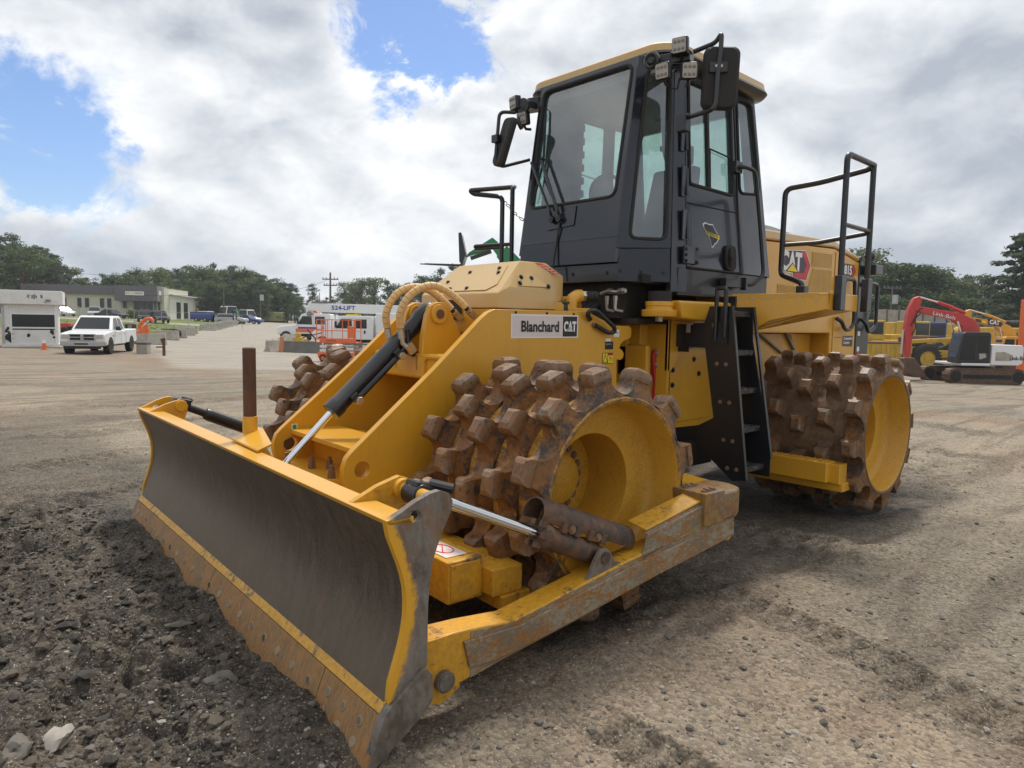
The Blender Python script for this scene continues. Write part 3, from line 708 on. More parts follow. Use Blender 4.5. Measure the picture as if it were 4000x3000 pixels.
# ---------------- drums with padfoot teeth
AX, HZ, RD = 1.6755, 0.6806, 0.517
def tooth_profile():
    h = [(-.135,-.006),(-.114,.006),(-.092,.022),(-.076,.042),(-.067,.066),(-.0635,.092),(-.0655,.097),(-.066,.124),(-.057,.147),(-.034,.161)]
    return h+[(-x, z) for x, z in h[::-1]]
def tooth_mesh(mats):
    mb = MB(); pr = tooth_profile(); n = len(pr)
    def yw(z): return .056 if z < .06 else (.053 if z < .095 else (.055 if z < .135 else (.046 if z < .155 else .028)))
    A = [(x, -yw(z)-.014*max(0, (0.06-z)/.06), z) for x, z in pr]; B = [(x, yw(z)+.014*max(0, (0.06-z)/.06), z) for x, z in pr]
    h = n//2
    for i in range(n-1):
        mb.add([A[i], A[i+1], B[i+1], B[i]], [(0, 1, 2, 3)], 1 if min(pr[i][1], pr[i+1][1]) > .09 else 0)
    for i in range(h-1):   # cheeks in bands
        a, b, c, d = i, i+1, n-2-i, n-1-i
        mm = 1 if min(pr[a][1], pr[b][1]) > .09 else 0
        mb.add([A[a], A[d], A[c], A[b]], [(0, 1, 2, 3)], mm); mb.add([B[a], B[b], B[c], B[d]], [(0, 1, 2, 3)], mm)
    # weld ridge under the cap
    for s in (-1, 1): mb.bar((-.062, s*.053, .096), (.062, s*.053, .096), .009, .010, m=0)
    return mb.mesh('tooth', mats, 30)
tooth_rust = tooth_mesh([M_tooth, M_cap])
tooth_mud = tooth_mesh([M_mud, M_cap])
shell = [(RD-.035, 0), (RD-.018, .006), (RD-.008, -.001), (RD-.008, -.02), (RD-.016, -.03), (RD-.016, -.95), (RD+.002, -.985), (RD-.03, -.99)]
def drum(fr, side, phase, mud):
    x = AX if fr == 'F' else -AX; y = side*1.625
    p = FW((x, y, HZ)) if fr == 'F' else V(x, y, HZ)
    mb = MB(); o = (0, 0, 0)
    mb.lathe([(r, h*side) for r, h in shell], o, (0, 1, 0), 64)
    d = mb.obj('drum', M_mud if mud else M_drum, root, 0, 40); d.location = p; d.rotation_euler = (0, 0, TH if fr == 'F' else 0)
    d['label'] = 'padfoot drum caked with brown mud' if mud else 'padfoot drum with rusty worn teeth'
    mi = MB().lathe([(r, h*side) for r, h in [(RD-.036, .001), (RD-.045, -.02), (RD-.055, -.15), (RD-.075, -.185), (RD-.12, -.202), (.31, -.205), (.292, -.212), (.288, -.24), (.286, -.50)]], o, (0, 1, 0), 64)
    mi.obj('drum_interior', M_drumin, d, 0, 50)
    hb = MB().lathe([(r, h*side) for r, h in [(.286, -.50), (.15, -.50), (.145, -.47), (.14, -.44), (.10, -.425), (.0, -.42)]], o, (0, 1, 0), 40)
    hb.obj('hub', M_drumin, d, 0, 35)
    for k in range(20):
        a = 2*math.pi*k/20
        bolt((.192*math.cos(a), side*-.50, .192*math.sin(a)), (0, side, 0), d, 1.0)
    for row, (yy, off) in enumerate(zip((.070, .285, .495, .705, .90), (0, -9, -16, -5, -20))):
        for k in range(12):
            a = R_(phase+off+30*k); s_, c_ = math.sin(a), math.cos(a)
            m4 = frame4(((RD-.012)*c_, -side*yy, (RD-.012)*s_), (s_, 0, -c_), (0, 1, 0), (c_, 0, s_))
            inst('tooth', tooth_mud if (mud and row > 0) else tooth_rust, d, m4)
    return d
drum('F', 1, 17, False); drum('F', -1, 26, False); drum('R', 1, 24, True); drum('R', -1, 10, True)
# mud packed between the rear drum's teeth
for sd in (1,):
    na_, ny_ = 150, 44; P = []
    aa = np.linspace(0, 2*math.pi, na_, endpoint=False); yv = np.linspace(.15, .93, ny_)
    for j, yy in enumerate(yv):
        e = math.sin(math.pi*j/(ny_-1))**.35
        r = RD-.03+e*(.062+.085*np.clip(fbm(np.cos(aa)*2.2+7+yy*1.5, np.sin(aa)*2.2+yy*4.0, 4)+.10, -.2, .5)+.022*fbm(np.cos(aa)*11+yy*9, np.sin(aa)*11+3, 3))
        P += [(-AX+q*math.cos(t), sd*(1.625-yy), HZ+q*math.sin(t)) for q, t in zip(r, aa)]
    Fm = [(j*na_+i, (j+1)*na_+i, (j+1)*na_+(i+1)%na_, j*na_+(i+1)%na_) for j in range(ny_-1) for i in range(na_)]
    o = PR(MB().add(P, Fm), 'packed_mud', M_mud, 0, sharp=60); o['kind'] = 'stuff'

# ---------------- blade
BW = 1.885
prof = [(3.183,.856),(3.158,.800),(3.137,.746),(3.118,.700),(3.102,.652),(3.090,.600),(3.086,.550),(3.088,.490),(3.097,.435),(3.110,.385),(3.128,.330),(3.150,.265),(3.176,.186)]
back = [(x-.03, z) for x, z in prof][::-1]
mb = MB(); n = len(prof)
NY = 24
ys = np.linspace(-BW+.03, BW-.03, NY+1)
P = []; Fc = []
for y in ys:
    P += [(x, y, z) for x, z in prof]
for j in range(NY):
    for i in range(n-1): Fc.append((j*n+i, (j+1)*n+i, (j+1)*n+i+1, j*n+i+1))
mb.add(P, Fc); mb.add([(x-.03, y, z) for x, y, z in P], [f[::-1] for f in Fc])
blade = PF(mb, 'mouldboard', M_blade, 0, sharp=50)
blade['label'] = 'curved dark steel mouldboard of the dozer blade'
mb = MB().hexa([(3.07,-BW,.828),(3.178,-BW,.842),(3.178,BW,.842),(3.07,BW,.828),(3.07,-BW,.86),(3.186,-BW,.862),(3.186,BW,.862),(3.07,BW,.86)])
PF(mb, 'top_flange', M_yel, .004, blade)
mb = MB().prism(xz([(3.150,.198),(3.174,.190),(3.201,.157),(3.175,.150)], -BW+.02), (0, 2*BW-.04, 0))
PF(mb, 'edge_trim', M_wyel, .003, blade)
# box section and ribs behind
mb = MB().prism(xz([(3.05,.82),(2.96,.55),(2.97,.30),(3.10,.20),(3.05,.42),(3.04,.6)], -BW+.1), (0, 2*BW-.2, 0)); PF(mb, 'back_box', M_yel, .004, blade)
end = [(3.183,.856),(3.124,.880),(3.061,.911),(3.004,.931),(2.96,.937),(2.922,.922),(2.903,.891),(2.910,.850),(2.943,.791),(2.969,.732),(2.991,.672),(3.001,.604),(3.008,.516),(3.010,.322),(3.013,.284),(3.172,.190)]
end = end+[(x+.014, z) for x, z in prof[::-1][1:-1]]
for s in (1, -1):
    mb = MB().plate(xz(end, s*BW), circ_xz(3.062, .856, .024, s*BW, 14), (0, -s*.03, 0))
    e_ = PF(mb, 'end_plate', M_endplate if s == 1 else M_yel, .003, blade)
    inn = [(3.17,.862),(3.06,.912),(2.96,.94),(2.92,.925),(2.903,.89),(2.91,.85),(2.96,.70),(3.05,.70),(3.08,.80)]
    mb = MB().prism(xz(inn, s*1.60), (0, -s*.03, 0)); PF(mb, 'pin_bracket', M_wyel if s == 1 else M_yel, .003, blade)
    mb = MB().cyl((2.955, s*1.565, .892), (2.955, s*(1.62 if s == -1 else 1.86), .892), .026, n=16).cyl((2.955, s*1.63, .892), (2.955, s*1.55, .892), .04, n=16); PF(mb, 'bracket_pin', M_yel, .002, blade)
    bit = [(3.185,.175),(3.04,.287),(3.022,.284),(2.996,.255),(2.993,.16),(3.019,.122),(3.235,-.02),(3.268,-.03),(3.205,.145)]
    mb = MB().prism(xz(bit, s*(BW+.016)), (0, -s*.045, 0)); PF(mb, 'end_bit', M_steel, .003, blade)
segs = [(-BW+.01, -1.455), (-1.45, -.005), (0, 1.42), (1.425, BW+.01)]
for a, b in segs:
    mb = MB().hexa([(3.245,a,-.045),(3.276,a,-.045),(3.276,b,-.045),(3.245,b,-.045),(3.168,a,.150),(3.199,a,.150),(3.199,b,.150),(3.168,b,.150)])
    PF(mb, 'cutting_edge', M_edge, .003, blade)
plow = MB().cyl((0,0,-.002), (0,0,.0035), .020, .018, n=14).cyl((0,0,.0035), (0,0,.002), .016, .013, n=14, caps=True).mesh('plow_bolt', M_plow)
nd = np.array([.195, 0, .077]); nd /= np.linalg.norm(nd)
def edge_pt(y, t): return V(3.199+(3.276-3.199)*t, y, .150-.195*t)+nd*.001
for y in [1.33-.165*i for i in range(17)]:
    bolt(edge_pt(y, .42), nd, blade, 1, plow, 'plow_bolt')
for s in (1, -1):
    for i in range(3):
        for t_ in (.30, .66): bolt(edge_pt(s*(1.50+.13*i), t_), nd, blade, 1, plow, 'plow_bolt')
# sight post on the blade's back edge
mb = MB().prism([(3.10,.42,.866),(3.09,-.02,.866),(2.92,-.13,.905),(2.90,-.05,.905),(3.0,.35,.88)], (0, 0, .012)); PF(mb, 'post_shelf', M_yel, .002, blade)
mb = MB().cyl((2.97,-.06,.78), (2.97,-.06,.99), .042, n=18); PF(mb, 'post_socket', M_yel, .002, blade)
mb = MB().lathe([(.0, 1.385), (.030, 1.385), (.037, 1.38), (.037, .92)], (2.97, -.06, 0), (0, 0, 1), 18); PF(mb, 'sight_post', M_rustpost, 0, blade)
# lift lug on the blade
for y in (-.16, .13):
    mb = MB().prism(xz([(3.08,.83),(2.95,.60),(2.86,.52),(2.84,.60),(2.88,.70),(2.97,.86)], y), (0, .035, 0)); PF(mb, 'lift_lug', M_yel, .003, blade)
mb = MB().prism([(3.07,-.30,.86),(3.07,.30,.86),(2.93,.14,.70),(2.93,-.16,.74)], (-.02, 0, -.015)); PF(mb, 'lug_gusset', M_yel, .003, blade)

# ---------------- push beams, tilt cylinder, guards
bside = [(2.955,.20),(2.95,.315),(2.915,.335),(2.75,.325),(2.52,.300),(1.80,.410),(1.20,.480),(.90,.512),(.885,.365),(1.56,.282),(2.20,.190),(2.52,.150),(2.80,.112),(2.90,.105)]
for s in (1, -1):
    mb = MB().prism(xz(bside, s*1.80), (0, -s*.13, 0))
    pb = PF(mb, 'push_beam', [M_wyel], .008)
    full = [(2.93,.20),(2.90,.30),(2.75,.315),(2.52,.292),(1.80,.400),(1.20,.470),(.905,.500),(.893,.372),(1.56,.290),(2.20,.198),(2.52,.158),(2.80,.122)]
    mb = MB().prism(xz([(2.79,.285),(2.50,.275),(1.80,.375),(1.30,.430),(1.22,.425),(1.16,.37),(1.22,.335),(1.56,.296),(2.20,.207),(2.52,.168),(2.66,.160),(2.76,.17)], s*1.797), (0, s*.017, 0))
    PF(mb, 'wear_plate', M_beam, .004, pb)
    mb = MB().prism(xz([(x if x < 2.75 else 2.75, z) for x, z in full], s*1.799), (0, s*.004, 0)); PF(mb, 'beam_side', M_beam, 0, pb)
    mb = MB().cyl((2.885, s*1.79, .155), (2.885, s*1.83, .155), .042, n=20).cyl((2.885, s*1.83, .155), (2.885, s*1.836, .155), .036, n=20); PF(mb, 'beam_pin', M_steel, .003, pb)
    mb = MB().prism(xz([(2.98,.08),(2.99,.27),(2.95,.33),(2.84,.33),(2.80,.10),(2.88,.06)], s*1.795), (0, s*.008, 0)); PF(mb, 'pin_yoke', M_wyel, .003, pb)
    # upper guard and rear cap of the beam
    gd = [(1.705,.385),(1.695,.43),(1.67,.47),(1.668,.495),(1.655,.512),(1.60,.522),(1.20,.590),(1.19,.475),(1.40,.452)]
    mb = MB().prism(xz(gd, s*1.803), (0, -s*.012, 0)).prism([(1.655,s*1.80,.500),(1.20,s*1.80,.578),(1.20,s*1.77,.612),(1.655,s*1.77,.534)], (0, -s*.012, 0)); PF(mb, 'beam_guard', M_wyel if s < 0 else M_beam, .006, pb)
    mb = MB().prism([(1.66,s*1.79,.525),(1.20,s*1.79,.603),(1.20,s*1.67,.622),(1.66,s*1.67,.545)], (0, 0, .012)); PF(mb, 'guard_top', M_wyel, .008, pb)
    cap = [(1.205, 1.815),(1.205,1.64),(1.0,1.56),(.86,1.55),(.80,1.60),(.79,1.70),(.83,1.785),(.90,1.818)]
    mb = MB().prism([(x, s*y, .475) for x, y in cap], (0, 0, .165)); PF(mb, 'beam_cap', M_wyel if s < 0 else M_capw, .02, pb)
    mb = MB().box(1.03, 1.21, min(s*1.60, s*1.822), max(s*1.60, s*1.822), .475, .655); PF(mb, 'clamp_block', M_wyel if s < 0 else M_capw, .006, pb)
    for i in range(3):
        for yy in (1.78, 1.66):
            bolt((1.17-.045*i, s*yy, .655), (0, 0, 1), pb, .8)
            mb = MB().box(1.135-.045*i, 1.16-.045*i, s*yy-.014, s*yy+.014, .655, .673) if i < 2 else None
            if mb: PF(mb, 'keeper_block', M_bolt, .002, pb)
    mb = MB().lathe([(0, .03), (.075, .03), (.085, .02), (.085, -.14)], (.86, s*1.72, .40), (-.3, s*.95, 0), 20); PF(mb, 'trunnion', M_yel, .003, pb)
    # cross arm behind the drum
    mb = MB().prism([(.78, s*1.62, .50),(1.02,s*1.62,.50),(.80,s*.75,.50),(.62,s*.75,.50)], (0, 0, .13)); PF(mb, 'cross_arm', M_yel, .03, pb)
# near tilt cylinder
for k, y in enumerate((1.79, 1.62)):
    mb = MB().prism(xz([(2.10,.345),(2.06,.38),(2.02,.45),(1.985,.495),(1.945,.495),(1.915,.47),(1.89,.42),(1.80,.392),(1.80,.36)], y), (0, -.022, 0)); PF(mb, 'cylinder_lug', M_steel if k == 0 else M_yel, .003)
mb = MB().cyl((1.955, 1.60, .452), (1.955, 1.80, .452), .030, n=16); PF(mb, 'lug_pin', M_rust, .002)
ya = 1.70
A0, A1 = V(2.87, ya, .862), V(1.955, ya, .452); dA = (A1-A0)/np.linalg.norm(A1-A0)
mb = MB().cyl(A0+dA*.05, A0+dA*.66, .025, n=20); PF(mb, 'tilt_rod', M_chrome, 0)
mb = MB().lathe([(.025, 0), (.060, 0), (.066, .01), (.066, .045), (.055, .055), (.055, .30), (.058, .305), (.058, .32), (.055, .325), (.055, .40), (.045, .42), (.045, .46)], A0+dA*.615, dA, 24); tcy = PF(mb, 'tilt_cylinder', M_rust, 0)
for k in range(6):
    a = 2*math.pi*k/6; _, u_, w_ = basis(dA); q_ = A0+dA*.605+(u_*math.cos(a)+w_*math.sin(a))*.054; PF(MB().obox(q_, .03, .028, .028, dA, w_), 'gland_notch', M_rust, .003, tcy)
upn = V(-dA[2], 0, dA[0])*-1.0
if upn[2] < 0: upn = -upn
# curved guard over the cylinder
G0, G1 = V(2.31, ya-.035, .690), V(1.69, ya-.035, .445)
mb = MB(); P, Fc = [], []
dg = (G1-G0)/np.linalg.norm(G1-G0); ug = V(-dg[2], 0, dg[0]); ug = ug if ug[2] > 0 else -ug; sg = V(0, 1, 0)
m_ = 17
for r_ in (.076, .067):
    for p_ in (G0, G1):
        for i in range(m_):
            t = R_(-20+220*i/(m_-1)); P.append(p_+sg*math.cos(t)*r_+ug*(math.sin(t)*r_+.01))
def id_(a, b, i): return (a*2+b)*m_+i
for i in range(m_-1):
    Fc += [(id_(0,0,i), id_(0,0,i+1), id_(0,1,i+1), id_(0,1,i)), (id_(1,0,i+1), id_(1,0,i), id_(1,1,i), id_(1,1,i+1)),
           (id_(0,0,i+1), id_(0,0,i), id_(1,0,i), id_(1,0,i+1)), (id_(0,1,i), id_(0,1,i+1), id_(1,1,i+1), id_(1,1,i))]
for i in (0, m_-1): Fc.append((id_(0,0,i), id_(0,1,i), id_(1,1,i), id_(1,0,i)))
mb.add(P, Fc); cg = PF(mb, 'cylinder_guard', M_rust, .002)
for t in (.28, .56):
    q_ = G0+(G1-G0)*t+sg*.077-ug*.012
    for e in (-.045, .045): PF(MB().obox(q_+dg*e, .035, .026, .05, dg, ug), 'guard_lug', M_rust, .003, cg)
    bolt(q_+sg*.012, sg, cg, .8)
# rod ends on the blade, both sides
for s in (1, -1):
    mb = MB().cyl((2.945, s*1.65, .885), (2.945, s*1.75, .885), .046, n=20).obox((2.915, s*1.70, .905), .12, .085, .055, (-.9, 0, -.2), (0, 0, 1))
    re_ = PF(mb, 'rod_end', M_black, .008)
    for i, x in enumerate((2.955, 2.90)):
        bolt((x-.005, s*1.70, .925), (0.2, s*.3, 1), re_, 1.05)
    PF(MB().cyl((2.90, s*1.72, .925), (2.83, s*1.78, .905), .020, n=10), 'grease_hose', M_black, 0, re_)
# far strut
B0, B1 = V(2.90,-1.70,.875), V(1.955,-1.70,.452); dB = (B1-B0)/np.linalg.norm(B1-B0)
mb = MB().lathe([(.030,.02),(.030,.16),(.044,.17),(.050,.20),(.050,.78),(.055,.80),(.055,.88),(.03,.9)], B0, dB, 18); PF(mb, 'far_strut', M_black, 0)
mb = MB().prism(xz([(2.10,.345),(2.06,.38),(1.985,.495),(1.945,.495),(1.89,.42),(1.80,.36)], -1.79), (0, .02, 0)); PF(mb, 'cylinder_lug', M_yel, .003)
# scraper bar box between blade and drum
mb = MB().box(2.40, 2.60, .45, 1.42, .255, .455); sb_ = PF(mb, 'scraper_bar', M_wyel, .008)
mb = MB().box(2.42, 2.585, 1.42, 1.425, .27, .44); PF(mb, 'bar_end_cap', M_wyel, .002, sb_)
mb = MB().box(2.22, 2.40, .5, 1.50, .27, .40).box(2.18, 2.36, .5, 1.52, .20, .27); PF(mb, 'scraper_mount', M_wyel, .006, sb_)
PF(MB().prism([(2.57,1.12,.457),(2.57,1.36,.457),(2.45,1.36,.457),(2.45,1.12,.457)], (0,0,.0015)), 'warning_label', M_decpink, 0, sb_)
mb = MB().tube([(2.51+.045*math.cos(t_*.35), 1.24+.07*math.sin(t_*.35), .4595) for t_ in range(19)], .003, 5).bar((2.485,1.20,.4595),(2.535,1.28,.4595), .005, .002); PF(mb, 'label_print', M_decred, 0, sb_)
mb = MB().box(2.40, 2.60, -1.42, -.45, .255, .455); PF(mb, 'scraper_bar', M_wyel, .008)

# ---------------- front frame
yp = .526
plate_o = [(2.62,.46),(2.652,.584),(2.676,.70),(2.675,.745),(2.655,.80),(2.62,.835),(2.09,1.273),(1.75,1.575),(1.70,1.612),(1.65,1.634),(.84,1.641),(.80,1.632),(.548,1.545),(.37,1.541),(.350,1.530),(.344,1.51),(.348,1.462),(.37,1.449),(.43,1.432),(.462,1.408),(.474,1.378),(.445,1.365),(.423,1.338),(.430,1.308),(.455,1.292),(.503,1.295),(.494,1.1),(.50,.45)]
for s in (1, -1):
    mb = MB().plate(xz(plate_o, s*yp), circ_xz(2.562, .7255, .047, s*yp, 20), (0, -s*.05, 0))
    sp_ = PF(mb, 'side_plate', M_yel, .004)
    PF(MB().tube([(2.66,s*(yp+.012),.57),(2.40,s*(yp+.012),.56),(2.2,s*(yp+.012),.60)], .012, 8), 'weld_seam', M_yel, 0, sp_)
    for x in (1.475, 1.205, .955): PF(MB().cyl((x, s*(yp+.001), 1.618), (x, s*(yp-.01), 1.618), .010, n=12), 'bolt_hole', M_dark, 0, sp_)
    if s == 1: near_plate = sp_
mb = MB().box(2.22, 2.56, -.476, .476, .795, .825); PF(mb, 'cross_plate', M_yel, .004)
mb = MB().box(2.36, 2.40, -.476, .476, .55, .80).prism([(2.66,-.42,.60),(2.66,.20,.60),(2.52,.40,.60),(2.30,.476,.60),(2.2,.476,.60),(2.2,-.476,.60),(2.6,-.476,.60)], (0,0,.03)); bl_ = PF(mb, 'belly_plate', M_yel, .004)
stud = MB().cyl((0,0,0),(0,0,.03),.028,n=6).cyl((0,0,.03),(0,0,.058),.024,n=6).cyl((0,0,.05),(0,0,.085),.014,n=10).mesh('stud', M_bolt)
for x, y in ((2.58,-.10),(2.50,-.02),(2.60,.22),(2.66,-.30)): bolt((x, y, .63), (0,0,1), bl_, .9, stud, 'stud')
mb = MB().box(2.40, 2.62, .10, .46, .42, .50); bl2 = PF(mb, 'lower_block', M_yel, .004)
for x, y in ((2.56,.14),(2.48,.20),(2.54,.28)): bolt((x, y, .50), (0,0,1), bl2, .9, stud, 'stud')
mb = MB().box(1.0, 2.2, -.476, .476, .42, .60); PF(mb, 'axle_case', M_yel, .01)
mb = MB().cyl((AX,-1.12,HZ),(AX,1.12,HZ), .16, n=24); PF(mb, 'axle', M_yel, 0)
mb = MB().cyl((2.05,-.47,.66),(2.05,.476,.66),.12,n=28); PF(mb, 'axle_boss', M_yel, .003)
# cylinder tower
mb = MB().box(1.48, 1.95, -.476, .476, 1.18, 1.345); PF(mb, 'tower_beam', M_yel, .02)
mb = MB().box(1.0, 1.48, -.476, .476, 1.05, 1.60); PF(mb, 'frame_box', M_yel, .004)
for y in (.105, -.155):
    mb = MB().prism(xz([(1.95,1.22),(1.935,1.45),(1.905,1.59),(1.88,1.65),(1.835,1.678),(1.78,1.675),(1.74,1.645),(1.69,1.56),(1.60,1.40),(1.53,1.22)], y), (0, .05, 0))
    tb_ = PF(mb, 'tower_plate', M_yel, .006)
    PF(MB().cyl((1.82, y-.02, 1.60),(1.82, y+.07, 1.60),.062,n=20), 'pin_boss', M_yel, .004, tb_)
    PF(MB().cyl((1.82, y-.03, 1.60),(1.82, y+.078, 1.60),.030,n=16), 'pin', M_maroon, .003, tb_)
    PF(MB().prism([(1.7,y-.02,1.345),(1.95,y-.02,1.345),(1.95,y-.02,1.23),(1.7,y-.02,1.23)], (0,.03,0)), 'tower_rib', M_yel, .004, tb_)
mb = MB().tube([(1.955, .20, 1.20),(1.955,.20,1.33),(1.955,.46,1.33),(1.955,.46,1.22)], .018, 8, .06); PF(mb, 'weld_loop', M_yel, 0)
# lift cylinder
C0, C1 = V(1.82,0,1.60), V(2.50,0,.985); dC = (C1-C0)/np.linalg.norm(C1-C0); C2 = V(2.90,0,.59)
mb = MB().lathe([(0,-.07),(.05,-.065),(.066,-.03),(.068,.06),(.056,.10),(.056,.84),(.062,.85),(.062,.915),(.03,.92),(.022,.918)], C0, dC, 24); lc_ = PF(mb, 'lift_cylinder', M_black, 0)
mb = MB().cyl(C0+dC*.88, C2, .022, n=20); PF(mb, 'lift_rod', M_chrome, 0, lc_)
_, uC, wC = basis(dC); sideC = V(0, 1, 0); upC = V(-dC[2], 0, dC[0]); upC = upC if upC[2] > 0 else -upC
off = sideC*.062-upC*.04
mb = MB().tube([C0+dC*.20+sideC*.055+upC*.045, C0+dC*.26+off*.9, C0+dC*.34+off, C0+dC*.72+off, C0+dC*.76+off*.7], .020, 10); PF(mb, 'oil_line', M_black, 0, lc_)
for t, nm in ((.36, 'line_clamp'), (.76, 'line_elbow')):
    q_ = C0+dC*t+off*1.05; PF(MB().cyl(q_-sideC*.02, q_+sideC*.05, .026, n=6), nm, M_brass, .003, lc_)
    PF(MB().obox(C0+dC*t+off*.5, .05, .12, .05, dC, upC), nm, M_black, .004, lc_)
mb = MB().tube([C0+dC*.30-upC*.05+sideC*.06, C0+dC*.24-upC*.16+sideC*.07, C0+dC*.05-upC*.20+sideC*.05], .022, 8, .05); PF(mb, 'sensor_cable', M_rubber, 0, lc_)
# spiral guarded hoses over the tower
for k, (y, pts) in enumerate(((-.05, [(2.08,1.50),(2.10,1.59),(2.07,1.68),(2.00,1.75),(1.90,1.775),(1.80,1.75),(1.70,1.68),(1.62,1.60)]), (.085, [(2.06,1.50),(2.08,1.59),(2.05,1.68),(1.98,1.75),(1.88,1.78),(1.78,1.745),(1.70,1.685),(1.63,1.615)]))):
    Q = []
    for i in range(len(pts)-1):
        a, b = pts[i], pts[i+1]; p0 = pts[max(i-1, 0)]; p3 = pts[min(i+2, len(pts)-1)]
        for j in range(6):
            t = j/6
            Q.append([0.5*((2*a[q])+(b[q]-p0[q])*t+(2*p0[q]-5*a[q]+4*b[q]-p3[q])*t*t+(3*a[q]-p0[q]-3*b[q]+p3[q])*t**3) for q in (0, 1)])
    Q.append(pts[-1]); yy = np.linspace(y, y+(.12 if k == 0 else .16), len(Q))
    P3 = [(q[0], y_, q[1]) for q, y_ in zip(Q, yy)]
    hs_ = PF(MB().tube(P3, .018, 10), 'lift_hose', M_rubber, 0)
    nb = 0
    for i in range(1, len(P3)-4, 2):   # turns of the plastic spiral
        PF(MB().tube([np.array(P3[i])*.96+np.array(P3[i+1])*.04, P3[i+1], np.array(P3[i+2])*.93+np.array(P3[i+1])*.07], .0245, 12), 'guard_turn', M_tan, 0, hs_)
    PF(MB().cyl(P3[0], V(*P3[0])+V(-.01,0,-.06), .022, n=6).tube([V(*P3[0])+V(-.01,0,-.05), V(*P3[0])+V(-.015,0.0,-.09), V(*P3[0])+V(-.05,0.01,-.13)], .016, 8).cyl(V(*P3[0])+V(-.045,.01,-.10), V(*P3[0])+V(-.085,.015,-.15), .032, n=6), 'hose_fitting', M_brass, 0, hs_)
    PF(MB().cyl(V(*P3[-3]), V(*P3[-1])+V(-.04,.0,-.03), .024, n=6), 'hose_end', M_brass, 0, hs_)
# front hood
yh, yt = .455, .35
mb = MB().hull([(x, s*y, z) for s in (1, -1) for x, y, z in ((1.30,yt,1.968),(1.06,yt,1.968),(.895,yt,1.888),(.895,yt,1.64),(1.47,yh,1.783),(1.565,yh,1.742),(1.075,yh,1.768),(1.075,yh,1.645),(1.565,yh,1.645))])
hood = PF(mb, 'front_hood', M_yel2, .008); hood['label'] = 'sloping yellow front hood with painted-in sky sheen and bolted hatches'
mb = MB().box(1.44, 1.555, -.44, .44, 1.48, 1.642); PF(mb, 'hood_skirt', M_yel, .004, hood)
mb = MB().prism([(1.5655,y,z) for y, z in rrect(-.24,.05,1.562,1.702,.015)], (.003,0,0)); PF(mb, 'hood_opening', M_dark, .0, hood)
PF(MB().box(1.558,1.572,-.23,.04,1.585,1.60), 'opening_bar', M_yel, .001, hood)
sn = np.cross(V(-.17,-.10,.185), V(1,0,0)); 
nA = np.cross(V(1.06,yt,1.968)-V(1.30,yt,1.968), V(1.47,yh,1.783)-V(1.30,yt,1.968)); nA = nA/np.linalg.norm(nA); nA = nA if nA[1] > 0 else -nA
hv = V(1,0,0)
def on_side(x, z):   # point of the hood's upper side face
    p0 = V(1.30,yt,1.968); y = yt+((p0[0]-x)*nA[0]+(p0[2]-z)*nA[2])/nA[1]; return V(x, y, z)
hatch = [(1.405,1.792),(1.37,1.865),(1.24,1.868),(1.10,1.795)]
PF(MB().prism([on_side(x, z)+nA*.001 for x, z in hatch], nA*.003), 'side_hatch', M_yel2, .001, hood)
for x, z in ((1.345,1.852),(1.255,1.85),(1.375,1.81),(1.125,1.80)): bolt(on_side(x, z)+nA*.003, nA, hood, .62, MB().cyl((0,0,0),(0,0,.018),.016,n=6).cyl((0,0,-.002),(0,0,.004),.028,n=14).mesh('hatch_bolt', M_black), 'hatch_bolt')
# front slope hatch
a_, b_, c_ = V(1.30,yt,1.968), V(1.30,-yt,1.968), V(1.565,yh,1.745)
nS = np.cross(b_-a_, c_-a_); nS /= np.linalg.norm(nS); nS = nS if nS[2] > 0 else -nS
def on_slope(x, y): return V(x, y, 1.968-(nS[0]*(x-1.30))/nS[2])
PF(MB().prism([on_slope(x, y)+nS*.001 for x, y in ((1.335,.27),(1.50,.36),(1.545,.30),(1.545,-.38),(1.42,-.36),(1.335,-.22))], nS*.003), 'slope_hatch', M_yel2, .001, hood)
hbm = MB().cyl((0,0,0),(0,0,.018),.016,n=6).cyl((0,0,-.002),(0,0,.004),.028,n=14).mesh('hatch_bolt', M_black)
for x, y in ((1.36,.21),(1.40,.25),(1.38,-.10),(1.46,-.26),(1.525,.06),(1.525,-.14),(1.53,-.32)): bolt(on_slope(x, y)+nS*.004, nS, hood, .62, hbm, 'hatch_bolt')
def side_quad(x0, x1, z0, z1, e=.003): return [on_side(x0, z0)+nA*e, on_side(x1, z0)+nA*e, on_side(x1, z1)+nA*e, on_side(x0, z1)+nA*e]
PF(MB().add([on_side(*q_)+nA*.002 for q_ in ((1.17,1.962),(1.11,1.962),(.97,1.895),(1.03,1.895))], [(0,1,2,3)]), 'fuel_decal', M_decred, 0, hood)
tx = V(-.14,0,-.067); tx /= np.linalg.norm(tx)
for i, w_ in enumerate(('Ultra Low', 'Sulfur', 'Diesel', 'Fuel')):
    o_ = on_side(1.155-.012*i+.0, 1.945-.006*i)+nA*.003+tx*(.01+.022*i)
    text('fuel_lettering', w_, M_decwht, hood, on_side(1.140-.030*i, 1.940-.0145*i)+nA*.003, (-1, 0, 0.0), np.cross(nA, (-1,0,0)), .011, .05)
PF(MB().add([(.99,.352,1.755),(.94,.352,1.755),(.94,.352,1.80),(.99,.352,1.80)], [(0,1,2,3)]), 'diesel_decal', M_decgreen, 0, hood)
text('diesel_lettering', 'DIESEL', M_decwht, hood, (.987,.3535,1.775), (-1,0,0), (0,0,1), .014, .044)
PF(MB().box(.90, 1.075, .345, .44, 1.64, 1.70), 'hood_step', M_yel, .003, hood)
